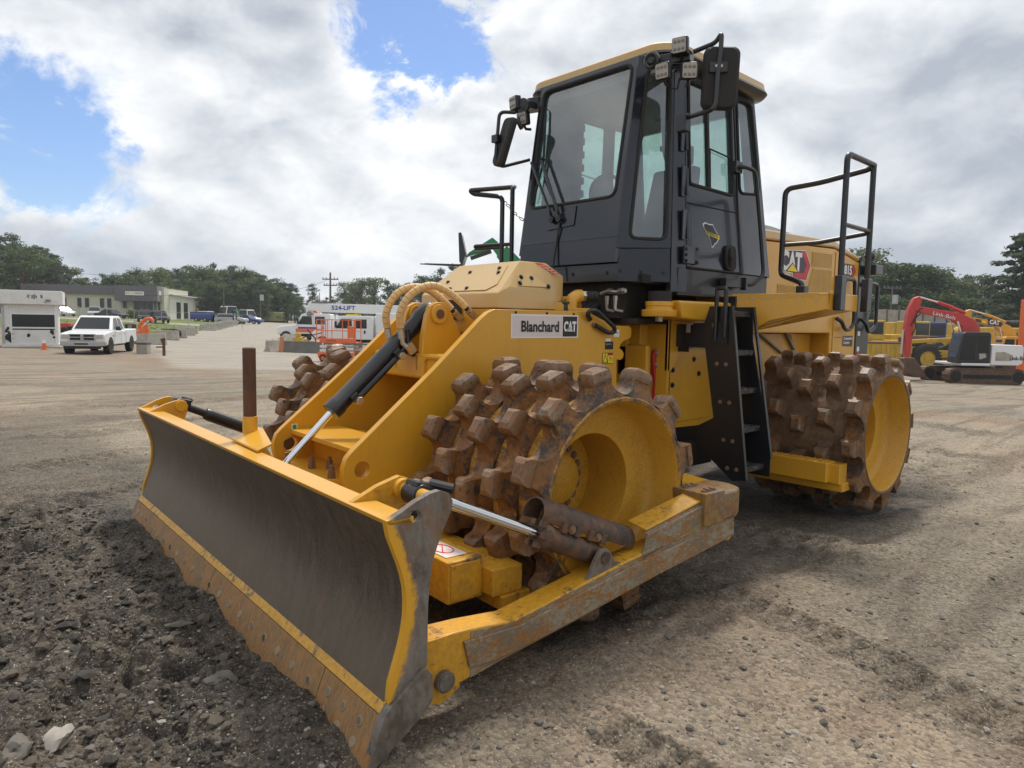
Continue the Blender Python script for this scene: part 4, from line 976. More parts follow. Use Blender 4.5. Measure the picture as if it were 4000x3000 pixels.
# filler elbow and hydraulic bits behind the hood
mb = MB().tube([(.86,.40,1.63),(.86,.40,1.72),(.80,.40,1.752),(.77,.41,1.752)], .045, 14, .06); fe = PF(mb, 'filler_elbow', M_yel, 0)
PF(MB().cyl((.785,.41,1.752),(.735,.42,1.752),.038,n=6), 'elbow_nut', M_brass, .002, fe)
PF(MB().lathe([(0,.105),(.02,.105),(.036,.10),(.036,.07),(.032,.065),(.032,.05),(.036,.045),(.036,.0)], (.745,.42,1.752), (-1,.2,0), 16), 'dust_cap', M_rubber, 0, fe)
PF(MB().box(.70,.93,.34,.45,1.625,1.665), 'elbow_base', M_yel, .004, fe)
for z in (1.66, 1.70, 1.73): PF(MB().tube([(.92,.38,z),(.86,.36,z),(.74,.35,z-.01),(.70,.33,z-.05)], .015, 8, .03), 'oil_pipe', M_yel, 0, fe)
PF(MB().cyl((.95,.40,1.64),(.95,.40,1.70),.045,n=16).cyl((.95,.40,1.69),(.95,.40,1.705),.055,n=16), 'tank_cap', M_black, .002, fe)
# decals and handle on the near plate
dk = near_plate
def pl(x, z, e=.0015): return (x, yp+e, z)
PF(MB().add([pl(1.514,1.454),pl(.911,1.456),pl(.912,1.611),pl(1.515,1.609)], [(0,1,2,3)]), 'dealer_sign', M_decwht, 0, dk)
PF(MB().add([pl(1.504,1.464,.002),pl(1.064,1.465,.002),pl(1.064,1.601,.002),pl(1.504,1.599,.002)], [(0,1,2,3)]), 'sign_field', M_decpink, 0, dk)
PF(MB().add([pl(1.058,1.464,.0025),pl(.922,1.465,.0025),pl(.922,1.602,.0025),pl(1.058,1.601,.0025)], [(0,1,2,3)]), 'sign_square', M_decblk, 0, dk)
text('sign_lettering', 'Blanchard', M_decblk, dk, pl(1.430,1.498,.003), (-1,0,0), (0,0,1), .068, .335, bold=.03)
text('sign_lettering', 'CAT', M_decwht, dk, pl(1.050,1.500,.004), (-1,0,0), (0,0,1), .066, .118, bold=.045)
PF(MB().add([pl(1.035,1.494,.0065),pl(.948,1.494,.0065),pl(.9915,1.530,.0065)], [(0,1,2)]), 'sign_triangle', M_decblk, 0, dk)
PF(MB().add([pl(1.023,1.499,.0075),pl(.960,1.499,.0075),pl(.9915,1.525,.0075)], [(0,1,2)]), 'sign_triangle', M_decpink, 0, dk)
PF(MB().add([pl(.632,1.372),pl(.546,1.372),pl(.546,1.428),pl(.632,1.428)], [(0,1,2,3)]), 'serial_plate', M_decblk, 0, dk)
text('serial_lettering', 'PRODUCT ID', M_decwht, dk, pl(.625,1.405,.002), (-1,0,0), (0,0,1), .009, .06)
PF(MB().add([pl(.630,1.430),pl(.572,1.430),pl(.572,1.450),pl(.630,1.450)], [(0,1,2,3)]), 'small_label', M_decwht, 0, dk)
PF(MB().add([pl(.540,1.462),pl(.484,1.462),pl(.484,1.515),pl(.540,1.515)], [(0,1,2,3)]), 'barcode_label', M_decwht, 0, dk)
mb = MB()
for i in range(12): mb.add([pl(.53-.0032*i,1.488,.002),pl(.5285-.0032*i,1.488,.002),pl(.5285-.0032*i,1.50,.002),pl(.53-.0032*i,1.50,.002)], [(0,1,2,3)])
PF(mb, 'barcode_bars', M_decblk, 0, dk)
PF(MB().add([pl(.655,1.27),pl(.545,1.27),pl(.545,1.345),pl(.655,1.345)], [(0,1,2,3)]), 'warning_label', M_decyel, 0, dk)
PF(MB().add([pl(.597,1.328,.002),pl(.547,1.328,.002),pl(.547,1.344,.002),pl(.597,1.344,.002)], [(0,1,2,3)]), 'warning_band', M_decred, 0, dk)
text('warning_lettering', 'WARNING', M_decblk, dk, pl(.590,1.331,.003), (-1,0,0), (0,0,1), .008, .036)
mb = MB()
for a, b in (((.648,1.278),(.626,1.335)),((.626,1.335),(.604,1.278)),((.648,1.278),(.604,1.278)),((.575,1.285),(.575,1.32)),((.585,1.31),(.56,1.31)),((.60,1.27),(.60,1.345)),((.555,1.29),(.555,1.31)),((.655,1.27),(.545,1.27)),((.655,1.345),(.545,1.345)),((.655,1.27),(.655,1.345))): mb.bar(pl(*a, .002), pl(*b, .002), .004, .001, (0,1,0))
PF(mb, 'warning_print', M_decblk, 0, dk)
PF(MB().tube([(.81,.545,1.585),(.855,.56,1.615),(.85,.575,1.645),(.79,.58,1.65),(.60,.58,1.535),(.585,.575,1.50),(.63,.56,1.49),(.76,.545,1.545)], .016, 10, .03), 'grab_handle', M_black, 0, dk)
for x, z in ((.81,1.585),(.76,1.545)): bolt((x, .535, z), (0,1,0), dk, .7)
PF(MB().add([(2.555,-yp+.052,.79),(2.515,-yp+.052,.79),(2.515,-yp+.052,.86),(2.555,-yp+.052,.86)], [(0,1,2,3)]), 'tie_down_label', M_decwht, 0)
PF(MB().add([(2.548,-yp+.0535,.797),(2.522,-yp+.0535,.797),(2.522,-yp+.0535,.853),(2.548,-yp+.0535,.853)], [(0,1,2,3)]), 'tie_down_print', M_decgreen, 0)
# ---------------- hitch and rear frame
mb = MB().box(-.02,.16,-.32,.30,.55,1.56).box(-.75,-.02,-.50,.50,.68,1.37).box(-.62,.12,-.55,.40,1.37,1.56).box(.16,.50,-.22,.22,.55,.75).box(.16,.50,-.22,.22,1.15,1.35)
PR(mb, 'hitch_frame', M_yel, .01)
mb = MB().prism(xz([(-.04,1.36),(-.76,1.36),(-.76,1.10),(-.92,.76),(-.62,.68),(-.04,.70)], .50), (0, .03, 0)); hp = PR(mb, 'engine_cover', M_yel, .004)
ro = rrect(-.70,-.10,.78,1.33,.07)
PR(MB().prism([(x,.531,z) for x, z in ro], (0,.008,0)), 'access_panel', M_yel, .003, hp)
for x, z in ((-.42,1.28),(-.50,1.16),(-.13,1.08),(-.12,.90),(-.13,1.2)): bolt((x,.54,z), (0,1,0), hp, .8, hbm)
mb = MB().box(.0,.03,.30,.60,.80,1.60).box(-.05,.0,.45,.58,1.36,1.58).prism([(.03,.60,1.60),(.03,.60,1.20),(-.02,.60,1.20),(-.30,.60,1.50),(-.30,.60,1.60)], (0,-.03,0)); PR(mb, 'frame_web', M_yel, .005)
mb = MB().box(.10,.16,.20,.50,1.14,1.40); PR(mb, 'lock_bracket', M_yel, .02)
lk = rrect(-.045,.045,-.045,.045,.044)
for y in (.47,.36):
    mb = MB().prism([(.02+.055*math.cos(a),y,1.31+.055*math.sin(a)) for a in np.linspace(-.25, math.pi+.25, 14)]+[(-.018,y,1.22),(-.022,y,1.10),(-.032,y,.98),(-.025,y,.90),(.03,y,.90),(.045,y,.98),(.035,y,1.10),(.058,y,1.22)], (0,.025,0))
    ll = PR(mb, 'frame_lock_link', M_red, .004)
    for z in (1.335,1.245): PR(MB().cyl((.02,y,z),(.02,y+.04,z),.026,n=16), 'lock_pin', M_galv, .002, ll)
PR(MB().prism([(-.03,.532,1.04),(-.10,.532,1.04),(-.10,.532,1.14),(-.03,.532,1.14)][::1], (0,.002,0)), 'oil_label', M_decdark, 0, hp)
for i, w_ in enumerate(('TDTO', 'TRANSMISSION', 'OIL ONLY')): text('oil_lettering', w_, M_decwht, hp, (-.036,.535,1.115-.024*i), (-1,0,0), (0,0,1), .010, .055)
mb = MB().prism(xz([(.22,1.735),(.17,1.60),(-.28,1.575),(-.45,1.62),(-.62,1.74)], .56), (0,.26,0)); PR(mb, 'cab_mount', M_yel, .02)
mb = MB().lathe([(0,.0),(.125,.0),(.130,.012),(.130,.05),(.10,.055),(.10,.075),(.105,.08),(.105,.11),(.0,.11)], (.27,.68,1.615), (0,0,1), 28); ms = PR(mb, 'isolator_mount', M_yel, .002)
PR(MB().cyl((.27,.68,1.725),(.27,.68,1.80),.085,n=24), 'isolator_rubber', M_rubber, 0, ms)
PR(MB().cyl((.27,.68,1.58),(.27,.68,1.615),.03,n=6), 'isolator_nut', M_galv, 0, ms)
mb = MB().box(-.60,.40,-.66,.58,1.56,1.60).box(-.55,.45,-.55,.45,1.60,1.86); PR(mb, 'cab_floor_frame', M_dark, .0)
for i, (x, y, z) in enumerate(((.46,.42,1.70),(.46,.34,1.70))):
    PR(MB().cyl((x,y,z+.03),(x,y,z+.065),.018,n=6).cyl((x,y,z),(x,y,z+.03),.015,n=6).tube([(x,y,z),(x,y,z-.04),(x-.02,y+.06,z-.05)],.012,8,.03), 'pipe_elbow', M_brass, 0)
PR(MB().tube([(.47,.52,1.80),(.47,.44,1.79),(.47,.36,1.80),(.46,.28,1.78)],.016,8).cyl((.47,.50,1.80),(.47,.46,1.795),.024,n=6).cyl((.47,.40,1.795),(.47,.36,1.80),.024,n=6), 'pipe_run', M_brass, 0)
for dy in (0,.06,.12): PR(MB().tube([(.46,.25-dy,1.70),(.62,.2-dy,1.60),(.7,.1-dy,1.45),(.9,.05-dy,1.40)],.018,8,.08), 'hose', M_rubber, 0)
# black box painted in for the shade in the cavity between the frames
PR(MB().box(-.9,.5,-.45,.45,.35,.68), 'cavity_shade_box', M_black, .01)
# ladder
xl, xr = -.08, -.335
mb = MB().prism([(xl,.885,1.70),(xl,1.065,1.70),(xl,1.235,.44),(xl,1.13,.42),(xl,.78,.68),(xl,.62,.62),(xl,.60,.75),(xl,.83,.80),(xl,.955,.87),(xl,.86,1.39),(xl,.60,1.39),(xl,.60,1.56),(xl,.84,1.56)], (.010,0,0))
ld = PR(mb, 'ladder', M_black, .003); ld['label'] = 'black access ladder with four treads beside the rear drum'
mb = MB().prism([(xr,.86,1.70),(xr,1.09,1.70),(xr,1.10,1.45),(xr,1.285,.60),(xr,1.285,.44),(xr,1.0,.44),(xr,.86,1.39)], (-.010,0,0)); PR(mb, 'stringer', M_black, .003, ld)
PR(MB().bar((xl,1.069,1.70),(xl,1.239,.44),.016,.03,(1,0,0)), 'stringer_edge', M_black, .003, ld)
PR(MB().bar((xr-.01,1.09,1.70),(xr-.01,1.285,.58),.016,.03,(1,0,0)), 'stringer_edge', M_black, .003, ld)
M_tread = worn('worn_tread', (0.015,0.015,0.017), (0.17,0.17,0.165), (0.05,0.04,0.03), (0.54,0.64), (0.7,0.8), 30, None, .45, .1)
for k, z in enumerate((1.66,1.375,1.095,.815,.53)):
    y1 = 1.06+.041*k+(.0 if k else .0)
    mb = MB().box(xr+.0005, xl-.0005, y1-.19, y1, z-.012, z); st = PR(mb, 'step', M_tread, .002, ld)
    PR(MB().box(xr+.0005, xl-.0005, y1-.004, y1+.010, z-.035, z+.004), 'step_lip', M_tread, .003, st)
    m2 = MB()
    for i in range(7):
        for j in range(3): m2.lathe([(.010,0),(.007,.006),(.0,.006)], (xr+.03+.032*i, y1-.03-.05*j, z), (0,0,1), 6)
    o_ = PR(m2, 'step_studs', M_tread, 0, st)
    for yy in (y1-.06, y1-.135): bolt((xl+.011, yy, z-.10 if k < 4 else z-.02), (1,0,0), ld, .62)
PR(MB().prism([(xr-.02,y,z) for y, z in rrect(.86,1.0,1.44,1.62,.03)], (-.006,0,0)), 'stringer_window', M_yel, 0, ld)
PR(MB().tube([(xl+.03,1.03,1.47),(xl+.03,1.03,1.79),(xl+.03,1.03,1.83),(xl+.03,.955,1.83),(xl+.03,.955,1.79),(xl+.03,.955,1.45)],.016,10,.06).obox((xl+.018,1.0,1.50),.012,.10,.16,(1,0,0)), 'loop_handle', M_black, .002, ld)
PR(MB().prism([(xl-.02,.60,1.565),(xl-.02,.70,1.565),(xl-.02,.70,1.35),(xl-.02,.60,1.35)], (-.006,0,0)), 'ladder_bracket', M_black, .002, ld)
PR(MB().box(xl+.02,xl+.028,.70,.735,1.50,1.57), 'bracket_tab', M_galv, .002, ld)
# rear cleaner bar in front of the rear drum
mb = MB().box(-1.06,-.90,.62,1.46,.345,.505); rb = PR(mb, 'cleaner_bar', M_yel, .008)
m2 = MB()
for i in range(14):
    for j in range(3): m2.lathe([(.010,0),(.007,.006),(0,.006)], (-1.03+.05*j,.70+.055*i,.505), (0,0,1), 6)
PR(m2, 'bar_studs', M_yel, 0, rb)
PR(MB().box(-1.12,-.98,1.40,1.53,.33,.49).box(-1.16,-1.0,.62,1.55,.27,.34), 'bar_mount', M_yel, .008, rb)
PR(MB().box(-1.06,-.90,-1.46,-.62,.345,.505), 'cleaner_bar', M_yel, .008)
# walkway platform over the rear drum
mb = MB().prism([(-.49,.80,1.80),(-.67,1.5,1.806),(-.67,1.5,1.688),(-.53,1.12,1.60),(-.50,.98,1.51),(-.49,.80,1.50)], (-.03,0,0)).prism([(-.49,.70,1.80),(-.67,1.5,1.806),(-1.20,1.5,1.806),(-1.20,.70,1.80)], (0,0,-.03)).prism([(-.67,1.502,1.809),(-1.20,1.502,1.815),(-1.20,1.502,1.686),(-.67,1.502,1.688)], (0,-.03,0)).prism([(-.52,.80,1.51),(-.53,1.0,1.515),(-.72,1.47,1.69),(-1.2,1.47,1.69),(-1.2,.80,1.62)], (0,0,.02))
pf = PR(mb, 'platform', M_yel, .008)
vf = V(-.18,.70,0)/np.linalg.norm((-.18,.70)); nf = np.cross(vf, V(0,0,1)); nf = nf if nf[0] > 0 else -nf
pq = V(-.49,.80,1.80)
PR(MB().prism([pq+nf*.002+vf*.02+V(0,0,.008), pq+nf*.002+vf*.66+V(0,0,.014), pq+nf*.002+vf*.66-V(0,0,.045), pq+nf*.002+vf*.02-V(0,0,.05)], nf*.006), 'tread_flange', M_yel, .002, pf)
m2 = MB()
for i in range(14):
    for j in range(8): m2.lathe([(.016,0),(.012,.009),(.006,.009)], pq+vf*(.05+.046*i)+V(-.04-.06*j,0,.003), (0,0,1), 7)
PR(m2, 'tread_studs', M_yel, 0, pf)
for i in range(6): bolt(pq+nf*.008+vf*(.06+.116*i)+V(0,0,-.025), nf, pf, .5, MB().cyl((0,0,0),(0,0,.01),.018,n=12).mesh('flange_bolt', M_galv), 'flange_bolt')
PR(MB().box(-.66,-.48,.68,.86,1.70,1.79), 'walkway_toe', M_black, .004, pf)
# hand rails
rl = MB()
T, Bt = 2.83, 1.71
rl.tube([(-.79,1.53,1.73),(-.79,1.53,T),(-1.30,1.53,T-.005),(-1.30,1.48,T-.03),(-1.1,1.20,2.71),(-1.0,.96,2.675),(-1.0,.955,2.02),(-.93,1.00,1.975),(-.88,1.20,1.90),(-.88,1.20,1.81)], .022, 10, .06)
rl.tube([(-1.28,1.53,1.73),(-1.28,1.53,T-.005)], .022, 10).tube([(-.79,1.53,2.32),(-1.31,1.53,2.315),(-1.29,1.49,2.30),(-1.1,1.20,2.235),(-1.0,.96,2.225)], .018, 8, .04)
hr = PR(rl, 'handrail', M_black, 0)
for x in (-.79,-1.28): PR(MB().box(x-.045,x+.045,1.505,1.56,1.685,1.945), 'rail_socket', M_black, .008, hr)
PR(MB().box(-.92,-.84,1.165,1.235,1.806,1.88), 'rail_foot', M_black, .006, hr)
# engine hood
hs_pts = [(-.95,1.50),(-.95,2.30),(-2.70,2.355),(-3.33,2.26),(-3.33,1.10),(-2.70,1.10),(-2.70,1.50)]
mb = MB().prism(xz(hs_pts, .65), (0,-1.30,0)); eh = PR(mb, 'engine_hood', M_yel, .012)
mb = MB().prism(xz([(-.95,2.31),(-.95,2.405),(-2.70,2.435),(-3.33,2.315),(-3.33,2.27),(-2.70,2.365)], .655), (0,-1.31,0)); PR(mb, 'hood_top', M_yel2, .02, eh)
mb = MB().hull([(x,y,z) for x, y, z in ((-1.15,.5,2.40),(-1.15,-.5,2.40),(-2.9,.5,2.40),(-2.9,-.5,2.40),(-1.4,.38,2.525),(-1.4,-.38,2.525),(-2.85,.38,2.44),(-2.85,-.38,2.44),(-1.9,.38,2.52),(-1.9,-.38,2.52))]); PR(mb, 'hood_cover', M_black, .01, eh)
mb = MB().box(-2.69,-.96,.36,.46,.7,1.49); PR(mb, 'engine_side', M_yel, .004, eh)
PR(MB().box(-2.70,-.8,-.40,.40,.45,1.10), 'rear_frame', M_black, .01)
PR(MB().cyl((-AX,-1.12,HZ),(-AX,1.12,HZ),.16,n=24), 'axle', M_yel, 0)
PR(MB().bar((-1.56,.475,1.50),(-2.05,.475,1.30),.02,.03,(0,1,0)).bar((-2.06,.475,1.53),(-2.34,.475,1.28),.02,.04,(0,1,0)), 'hood_strut', M_grey, .002, eh)
PR(MB().prism([(x,.462,z) for x, z in ((-2.17,1.50),(-2.21,1.54),(-2.33,1.46),(-2.29,1.41))], (0,.006,0)).cyl((-2.25,.465,1.475),(-2.25,.475,1.475),.025,n=16), 'latch', M_yel, .003, eh)
# hood side: panels, louvres, decals
def hp3(x, z, e=.0015): return (x, .65+e, z)
for q_ in (((-.99,1.83),(-.99,2.27),(-2.66,2.325),(-2.66,1.83)), ((-2.73,1.75),(-2.73,2.325),(-3.30,2.245),(-3.30,1.75)), ((-2.76,1.14),(-2.76,1.66),(-3.30,1.66),(-3.30,1.14))):
    PR(MB().prism([hp3(*p, .001) for p in q_], (0,.006,0)), 'side_panel', M_yel, .004, eh)
def louvre(q_, nslat):
    a, b, c, d = [V(*p) for p in q_]   # top-left, top-right, bottom-right, bottom-left
    ph = PR(MB().add([hp3(p[0],p[1],.0078) for p in q_], [(0,1,2,3)]), 'louvre', M_oldyel, 0, eh)
    me = MB()
    for i in range(nslat):
        t = (i+.5)/nslat; p0 = a+(d-a)*t; p1 = b+(c-b)*t
        me.bar(hp3(p0[0],p0[1],.0105), hp3(p1[0],p1[1],.0105), .004, abs(a[1]-d[1])/nslat*.42, (0,0,1))
    PR(me, 'louvre_slats', M_yel, 0, ph)
louvre(((-2.19,2.285),(-2.64,2.295),(-2.64,2.155),(-2.19,2.145)), 12)
louvre(((-2.22,2.125),(-2.65,2.135),(-2.63,1.86),(-2.10,1.86)), 22)
louvre(((-1.53,1.945),(-2.05,1.935),(-2.05,1.86),(-1.53,1.86)), 7)
def dcl(nm, pts, e, mt): return PR(MB().add([hp3(x, z, e) for x, z in pts], [tuple(range(len(pts)))]), nm, mt, 0, eh)
dcl('maker_decal', [(-1.555,2.255),(-2.05,2.285),(-2.175,2.15),(-2.09,2.0),(-1.82,2.005),(-1.80,2.055),(-1.55,2.06)], .010, M_decwht)
dcl('decal_border', [(-1.562,2.248),(-2.045,2.278),(-2.165,2.15),(-2.085,2.007),(-1.828,2.012),(-1.808,2.063),(-1.558,2.067)], .0105, M_decblk)
dcl('decal_chevron', [(-1.96,2.268),(-2.04,2.272),(-2.155,2.15),(-2.08,2.014),(-1.835,2.018),(-1.82,2.062),(-2.03,2.07),(-2.08,2.15)], .011, M_decred)
dcl('decal_mesh', [(-1.568,2.24),(-1.96,2.262),(-2.06,2.15),(-2.02,2.078),(-1.565,2.074)], .0112, M_decdark)
text('decal_lettering', 'CAT', M_decwht, eh, hp3(-1.575,2.082,.012), (-1,0,0), (0,0,1), .165, .40, bold=.05)
dcl('decal_triangle', [(-1.66,2.07),(-1.79,2.155),(-1.93,2.07)], .0145, M_decblk)
dcl('decal_triangle', [(-1.69,2.072),(-1.79,2.142),(-1.90,2.072)], .0155, M_decyel)
dcl('number_decal', [(-2.915,2.225),(-3.180,2.222),(-3.225,2.155),(-3.170,2.095),(-2.915,2.105)], .010, M_decblk)
dcl('decal_chevron', [(-3.120,2.215),(-3.175,2.213),(-3.215,2.155),(-3.165,2.103),(-3.110,2.105),(-3.155,2.155)], .0105, M_decred)
text('number_lettering', '815', M_decwht, eh, hp3(-2.93,2.118,.012), (-1,0,0), (0,0,1), .088, .19, bold=.05)
dcl('control_decal', [(-3.0,1.365),(-3.25,1.36),(-3.25,1.475),(-3.0,1.475)], .010, M_decdark)
for i, w_ in enumerate(('Compaction', 'Control')): text('control_lettering', w_, M_decwht, eh, hp3(-3.01,1.435-.045*i,.012), (-1,0,0), (0,0,1), .028, (.22,.15)[i], bold=.03)
dcl('panel_line', [(-2.79,1.46),(-2.97,1.46),(-2.97,1.456),(-2.79,1.456)], .009, M_dark)
PR(MB().tube([(-2.80,.66,1.95),(-2.80,.715,1.97),(-2.86,.715,2.06),(-3.08,.715,2.06),(-3.10,.715,1.9),(-3.12,.715,1.60),(-3.02,.715,1.535),(-2.90,.715,1.54),(-2.82,.715,1.62),(-2.80,.66,1.66)],.020,10,.05), 'grab_handle', M_black, 0, eh)
mb = MB().prism(xz([(-3.332,1.05),(-3.332,2.24),(-3.36,2.33),(-3.48,2.20),(-3.66,2.10),(-3.68,1.0),(-3.5,.75),(-3.332,.75)], .66), (0,-1.32,0)); rg = PR(mb, 'radiator_guard', M_black, .012)
PR(MB().tube([(-3.42,.67,2.02),(-3.42,.72,2.05),(-3.68,.72,2.04),(-3.70,.72,1.58),(-3.50,.72,1.51),(-3.44,.72,1.60),(-3.42,.67,1.66)],.020,10,.05), 'grab_handle', M_black, 0, rg)
PR(MB().box(-3.60,-3.40,.67,.80,2.13,2.24), 'tail_light', M_black, .012, rg); PR(MB().box(-3.606,-3.60,.69,.79,2.14,2.23), 'tail_lens', M_lens, 0, rg)
PR(MB().ball((-3.42,.72,2.33),(.07,.06,.05),10).cyl((-3.42,.72,2.24),(-3.42,.72,2.30),.03,n=8), 'beacon', M_black, 0, rg)
for z, mt in ((1.50,M_decwht),(1.33,M_decwht),(1.27,M_decred)): PR(MB().box(-3.43,-3.37,.661,.663,z-.025,z+.025), 'guard_label', mt, 0, rg)
# far side rail seen beyond the hood
mb = MB().tube([(.17,-1.06,2.10),(.17,-1.06,2.78),(.10,-1.10,2.80),(.38,-1.42,2.77),(.35,-1.40,2.74),(.22,-1.14,2.70),(.22,-1.14,2.08)],.022,10,.05).tube([(.17,-1.06,2.27),(.36,-1.36,2.255),(.34,-1.36,2.235),(.22,-1.14,2.245)],.018,8,.03)
fr_ = PR(mb, 'far_handrail', M_black, 0)
m2 = MB()
pa, pb_ = V(.20,-1.13,2.66), V(.06,-.72,2.46)
for i in range(13):
    t = i/12; c = pa+(pb_-pa)*t-V(0,0,.09*math.sin(math.pi*t)); d_ = (pb_-pa); d_ = d_/np.linalg.norm(d_)
    a_ = V(0,0,1) if i % 2 else np.cross(d_, V(0,0,1)); 
    m2.tube([c+d_*.026*math.cos(k*math.pi/4)+a_*.012*math.sin(k*math.pi/4) for k in range(9)], .004, 5)
PR(m2, 'safety_chain', M_black, 0, fr_)
PR(MB().box(-1.2,.3,-1.5,-.62,1.77,1.80), 'far_platform', M_yel, .005)
# ---------------- cab
def S(x, z, o=0, s=1): return V(x, s*(.73-.06*(z-2.0)+o), z)
cabm = M_cabblk
def FP(y, z, o=0):  # front face
    return V(.534-.157*(z-2.466)+o, y, z)
nfc = np.cross(V(0,1,0), V(-.157,0,1)); nfc = nfc/np.linalg.norm(nfc); nfc = nfc if nfc[0] > 0 else -nfc
mb = MB().plate([FP(-.50,2.18),FP(.51,2.18),FP(.50,3.49),FP(-.50,3.49)], rquad([FP(-.445,2.475),FP(.445,2.475),FP(.452,3.44),FP(-.462,3.44)], .07), -nfc*.05)
cab = PR(mb, 'cab', cabm, .004); cab['label'] = 'tall black cab with tinted glass and a yellow roof'
def sub(mb, name, mat, bev=.003, parent=None, **k): return mb.obj(name, mat, parent or cab, bev, **k)
def pane(pts, name='window_pane'): return sub(MB().add(pts, [tuple(range(len(pts)))]), name, M_glass, 0)
def seal(pts, r=.013, name='window_seal'):
    P = [np.asarray(p, float) for p in pts]; sub(MB().tube(P+[P[0]], r, 6), name, M_rubber, 0)
ws = rquad([FP(-.445,2.475,-.02),FP(.445,2.475,-.02),FP(.452,3.44,-.02),FP(-.462,3.44,-.02)], .07)
pane(ws, 'windshield'); seal([p+nfc*.02 for p in ws])
mb = MB().hexa([FP(-.49,2.0,-.06),FP(.50,2.0,-.06),FP(.50,2.0,-.02),FP(-.49,2.0,-.02),FP(-.50,2.18,-.05),FP(.51,2.18,-.05),FP(.51,2.18,0),FP(-.50,2.18,0)]); sub(mb, 'front_apron', cabm)
mb = MB().box(.525,.545,-.49,.50,1.865,1.995); ap = sub(mb, 'front_skirt', cabm)
for y in (-.30,.06,.40): bolt((.545,y,1.93), (1,0,0), ap, .6, hbm)
for s in (1, -1):
    q_ = [V(.585,s*.51,2.10),V(.17,s*.69,2.12),V(.11,s*.625,3.45),V(.378,s*.50,3.49)]
    hole = rquad([V(.475,s*.537,2.175),V(.20,s*.666,2.18),V(.145,s*.612,3.375),V(.315,s*.530,3.40)], .06)
    nc = np.cross(q_[1]-q_[0], q_[3]-q_[0]); nc = nc/np.linalg.norm(nc); nc = nc if nc[0] > 0 else -nc
    sub(MB().plate(q_, [h-nc*((h-q_[0])@nc) for h in hole], -nc*.045), 'corner_panel', cabm)
    hh = [h-nc*((h-q_[0])@nc+.015) for h in hole]; pane(hh, 'corner_pane'); seal([h+nc*.015 for h in hh])
    mb = MB().prism([V(.545,s*.505,2.10),V(.17,s*.685,2.12),V(.165,s*.69,1.87),V(.545,s*.505,1.865)], -nc*.03); sk = sub(mb, 'corner_skirt', cabm)
    for t in (.06,.45,.88): bolt(V(.545,s*.505,1.94)*(1-t)+V(.168,s*.688,1.94)*t, nc, sk, .6, hbm)
    # pillar beside the door
    sub(MB().hexa([V(.165,s*.66,1.80),V(.165,s*.70,1.80),V(.015,s*.735,1.80),V(.015,s*.66,1.80),V(.115,s*.58,3.46),V(.115,s*.63,3.46),V(.015,s*.645,3.46),V(.015,s*.58,3.46)]), 'door_pillar', cabm)
    for z in (2.30,2.62,2.95): sub(MB().obox(S(.045,z,.004,s),.06,.014,.22,(1,0,0)).cyl(S(.015,z-.10,.012,s),S(.015,z+.10,.012,s),.012,n=8), 'hinge', cabm, .003)
    # door and quarter panels
    dq = [S(.01,1.995,0,s),S(.01,3.44,0,s),S(-.66,3.44,0,s),S(-.75,1.995,0,s)]
    dh = rquad([S(-.03,2.615,0,s),S(-.03,3.38,0,s),S(-.615,3.38,0,s),S(-.645,2.605,0,s)], .03)
    dr = sub(MB().plate(dq, dh, (0,-s*.04,0)), 'door' if s == 1 else 'escape_door', cabm, .004)
    pane([p-V(0,s*.015,0) for p in dh], 'door_pane'); seal([p+V(0,s*.004,0) for p in dh], .012)
    sub(MB().bar(S(-.30,2.61,-.01,s),S(-.285,3.38,-.01,s),.03,.03,(0,1,0)), 'window_bar', M_rubber)
    sub(MB().tube([S(-.31,2.62,.004,s),S(-.31,2.92,.004,s),S(-.60,2.90,.004,s),S(-.62,2.62,.004,s)],.008,6), 'slider_frame', M_rubber, 0)
    qq = [S(-.762,1.985,0,s),S(-.672,3.44,0,s),S(-1.0,3.44,0,s),S(-1.245,1.985,0,s)]
    qh = rquad([S(-.755,2.64,0,s),S(-.715,3.40,0,s),S(-.945,3.40,0,s),S(-1.075,2.67,0,s)], .06)
    sub(MB().plate(qq, qh, (0,-s*.04,0)), 'quarter_panel', cabm, .004)
    pane([p-V(0,s*.015,0) for p in qh], 'quarter_pane'); seal([p+V(0,s*.002,0) for p in qh], .012)
    sub(MB().box(-1.23,.10,min(s*.60,s*.715),max(s*.60,s*.715),1.78,1.983), 'cab_base', M_black, .004)
    sub(MB().bar(S(-.0,1.99,.004,s),S(-.75,1.99,.004,s),.02,.012), 'sill_seal', M_rubber, 0)
    sub(MB().bar(S(-.0,2.47,.003,s),S(-.70,2.475,.003,s),.010,.006), 'belt_seam', M_rubber, 0)
    sub(MB().bar(S(-.755,1.99,.002,s),S(-.666,3.44,.002,s),.012,.006,(0,1,0)), 'door_gap', M_dark, 0)
# rear wall with window
rw = [V(-1.245,-.73,1.98),V(-1.245,.73,1.98),V(-1.0,.645,3.45),V(-1.0,-.645,3.45)]
rh = rquad([V(-1.14,-.55,2.60),V(-1.14,.55,2.60),V(-1.02,.52,3.36),V(-1.02,-.52,3.36)], .06)
nr_ = np.cross(rw[1]-rw[0], rw[3]-rw[0]); nr_ /= np.linalg.norm(nr_)
rh = [h-nr_*((h-rw[0])@nr_) for h in rh]
sub(MB().plate(rw, rh, nr_*.04 if nr_[0] > 0 else -nr_*.04), 'rear_wall', cabm); pane(rh, 'rear_pane')
sub(MB().box(-1.2,.40,-.62,.62,1.86,1.92), 'cab_floor', M_dark, 0)
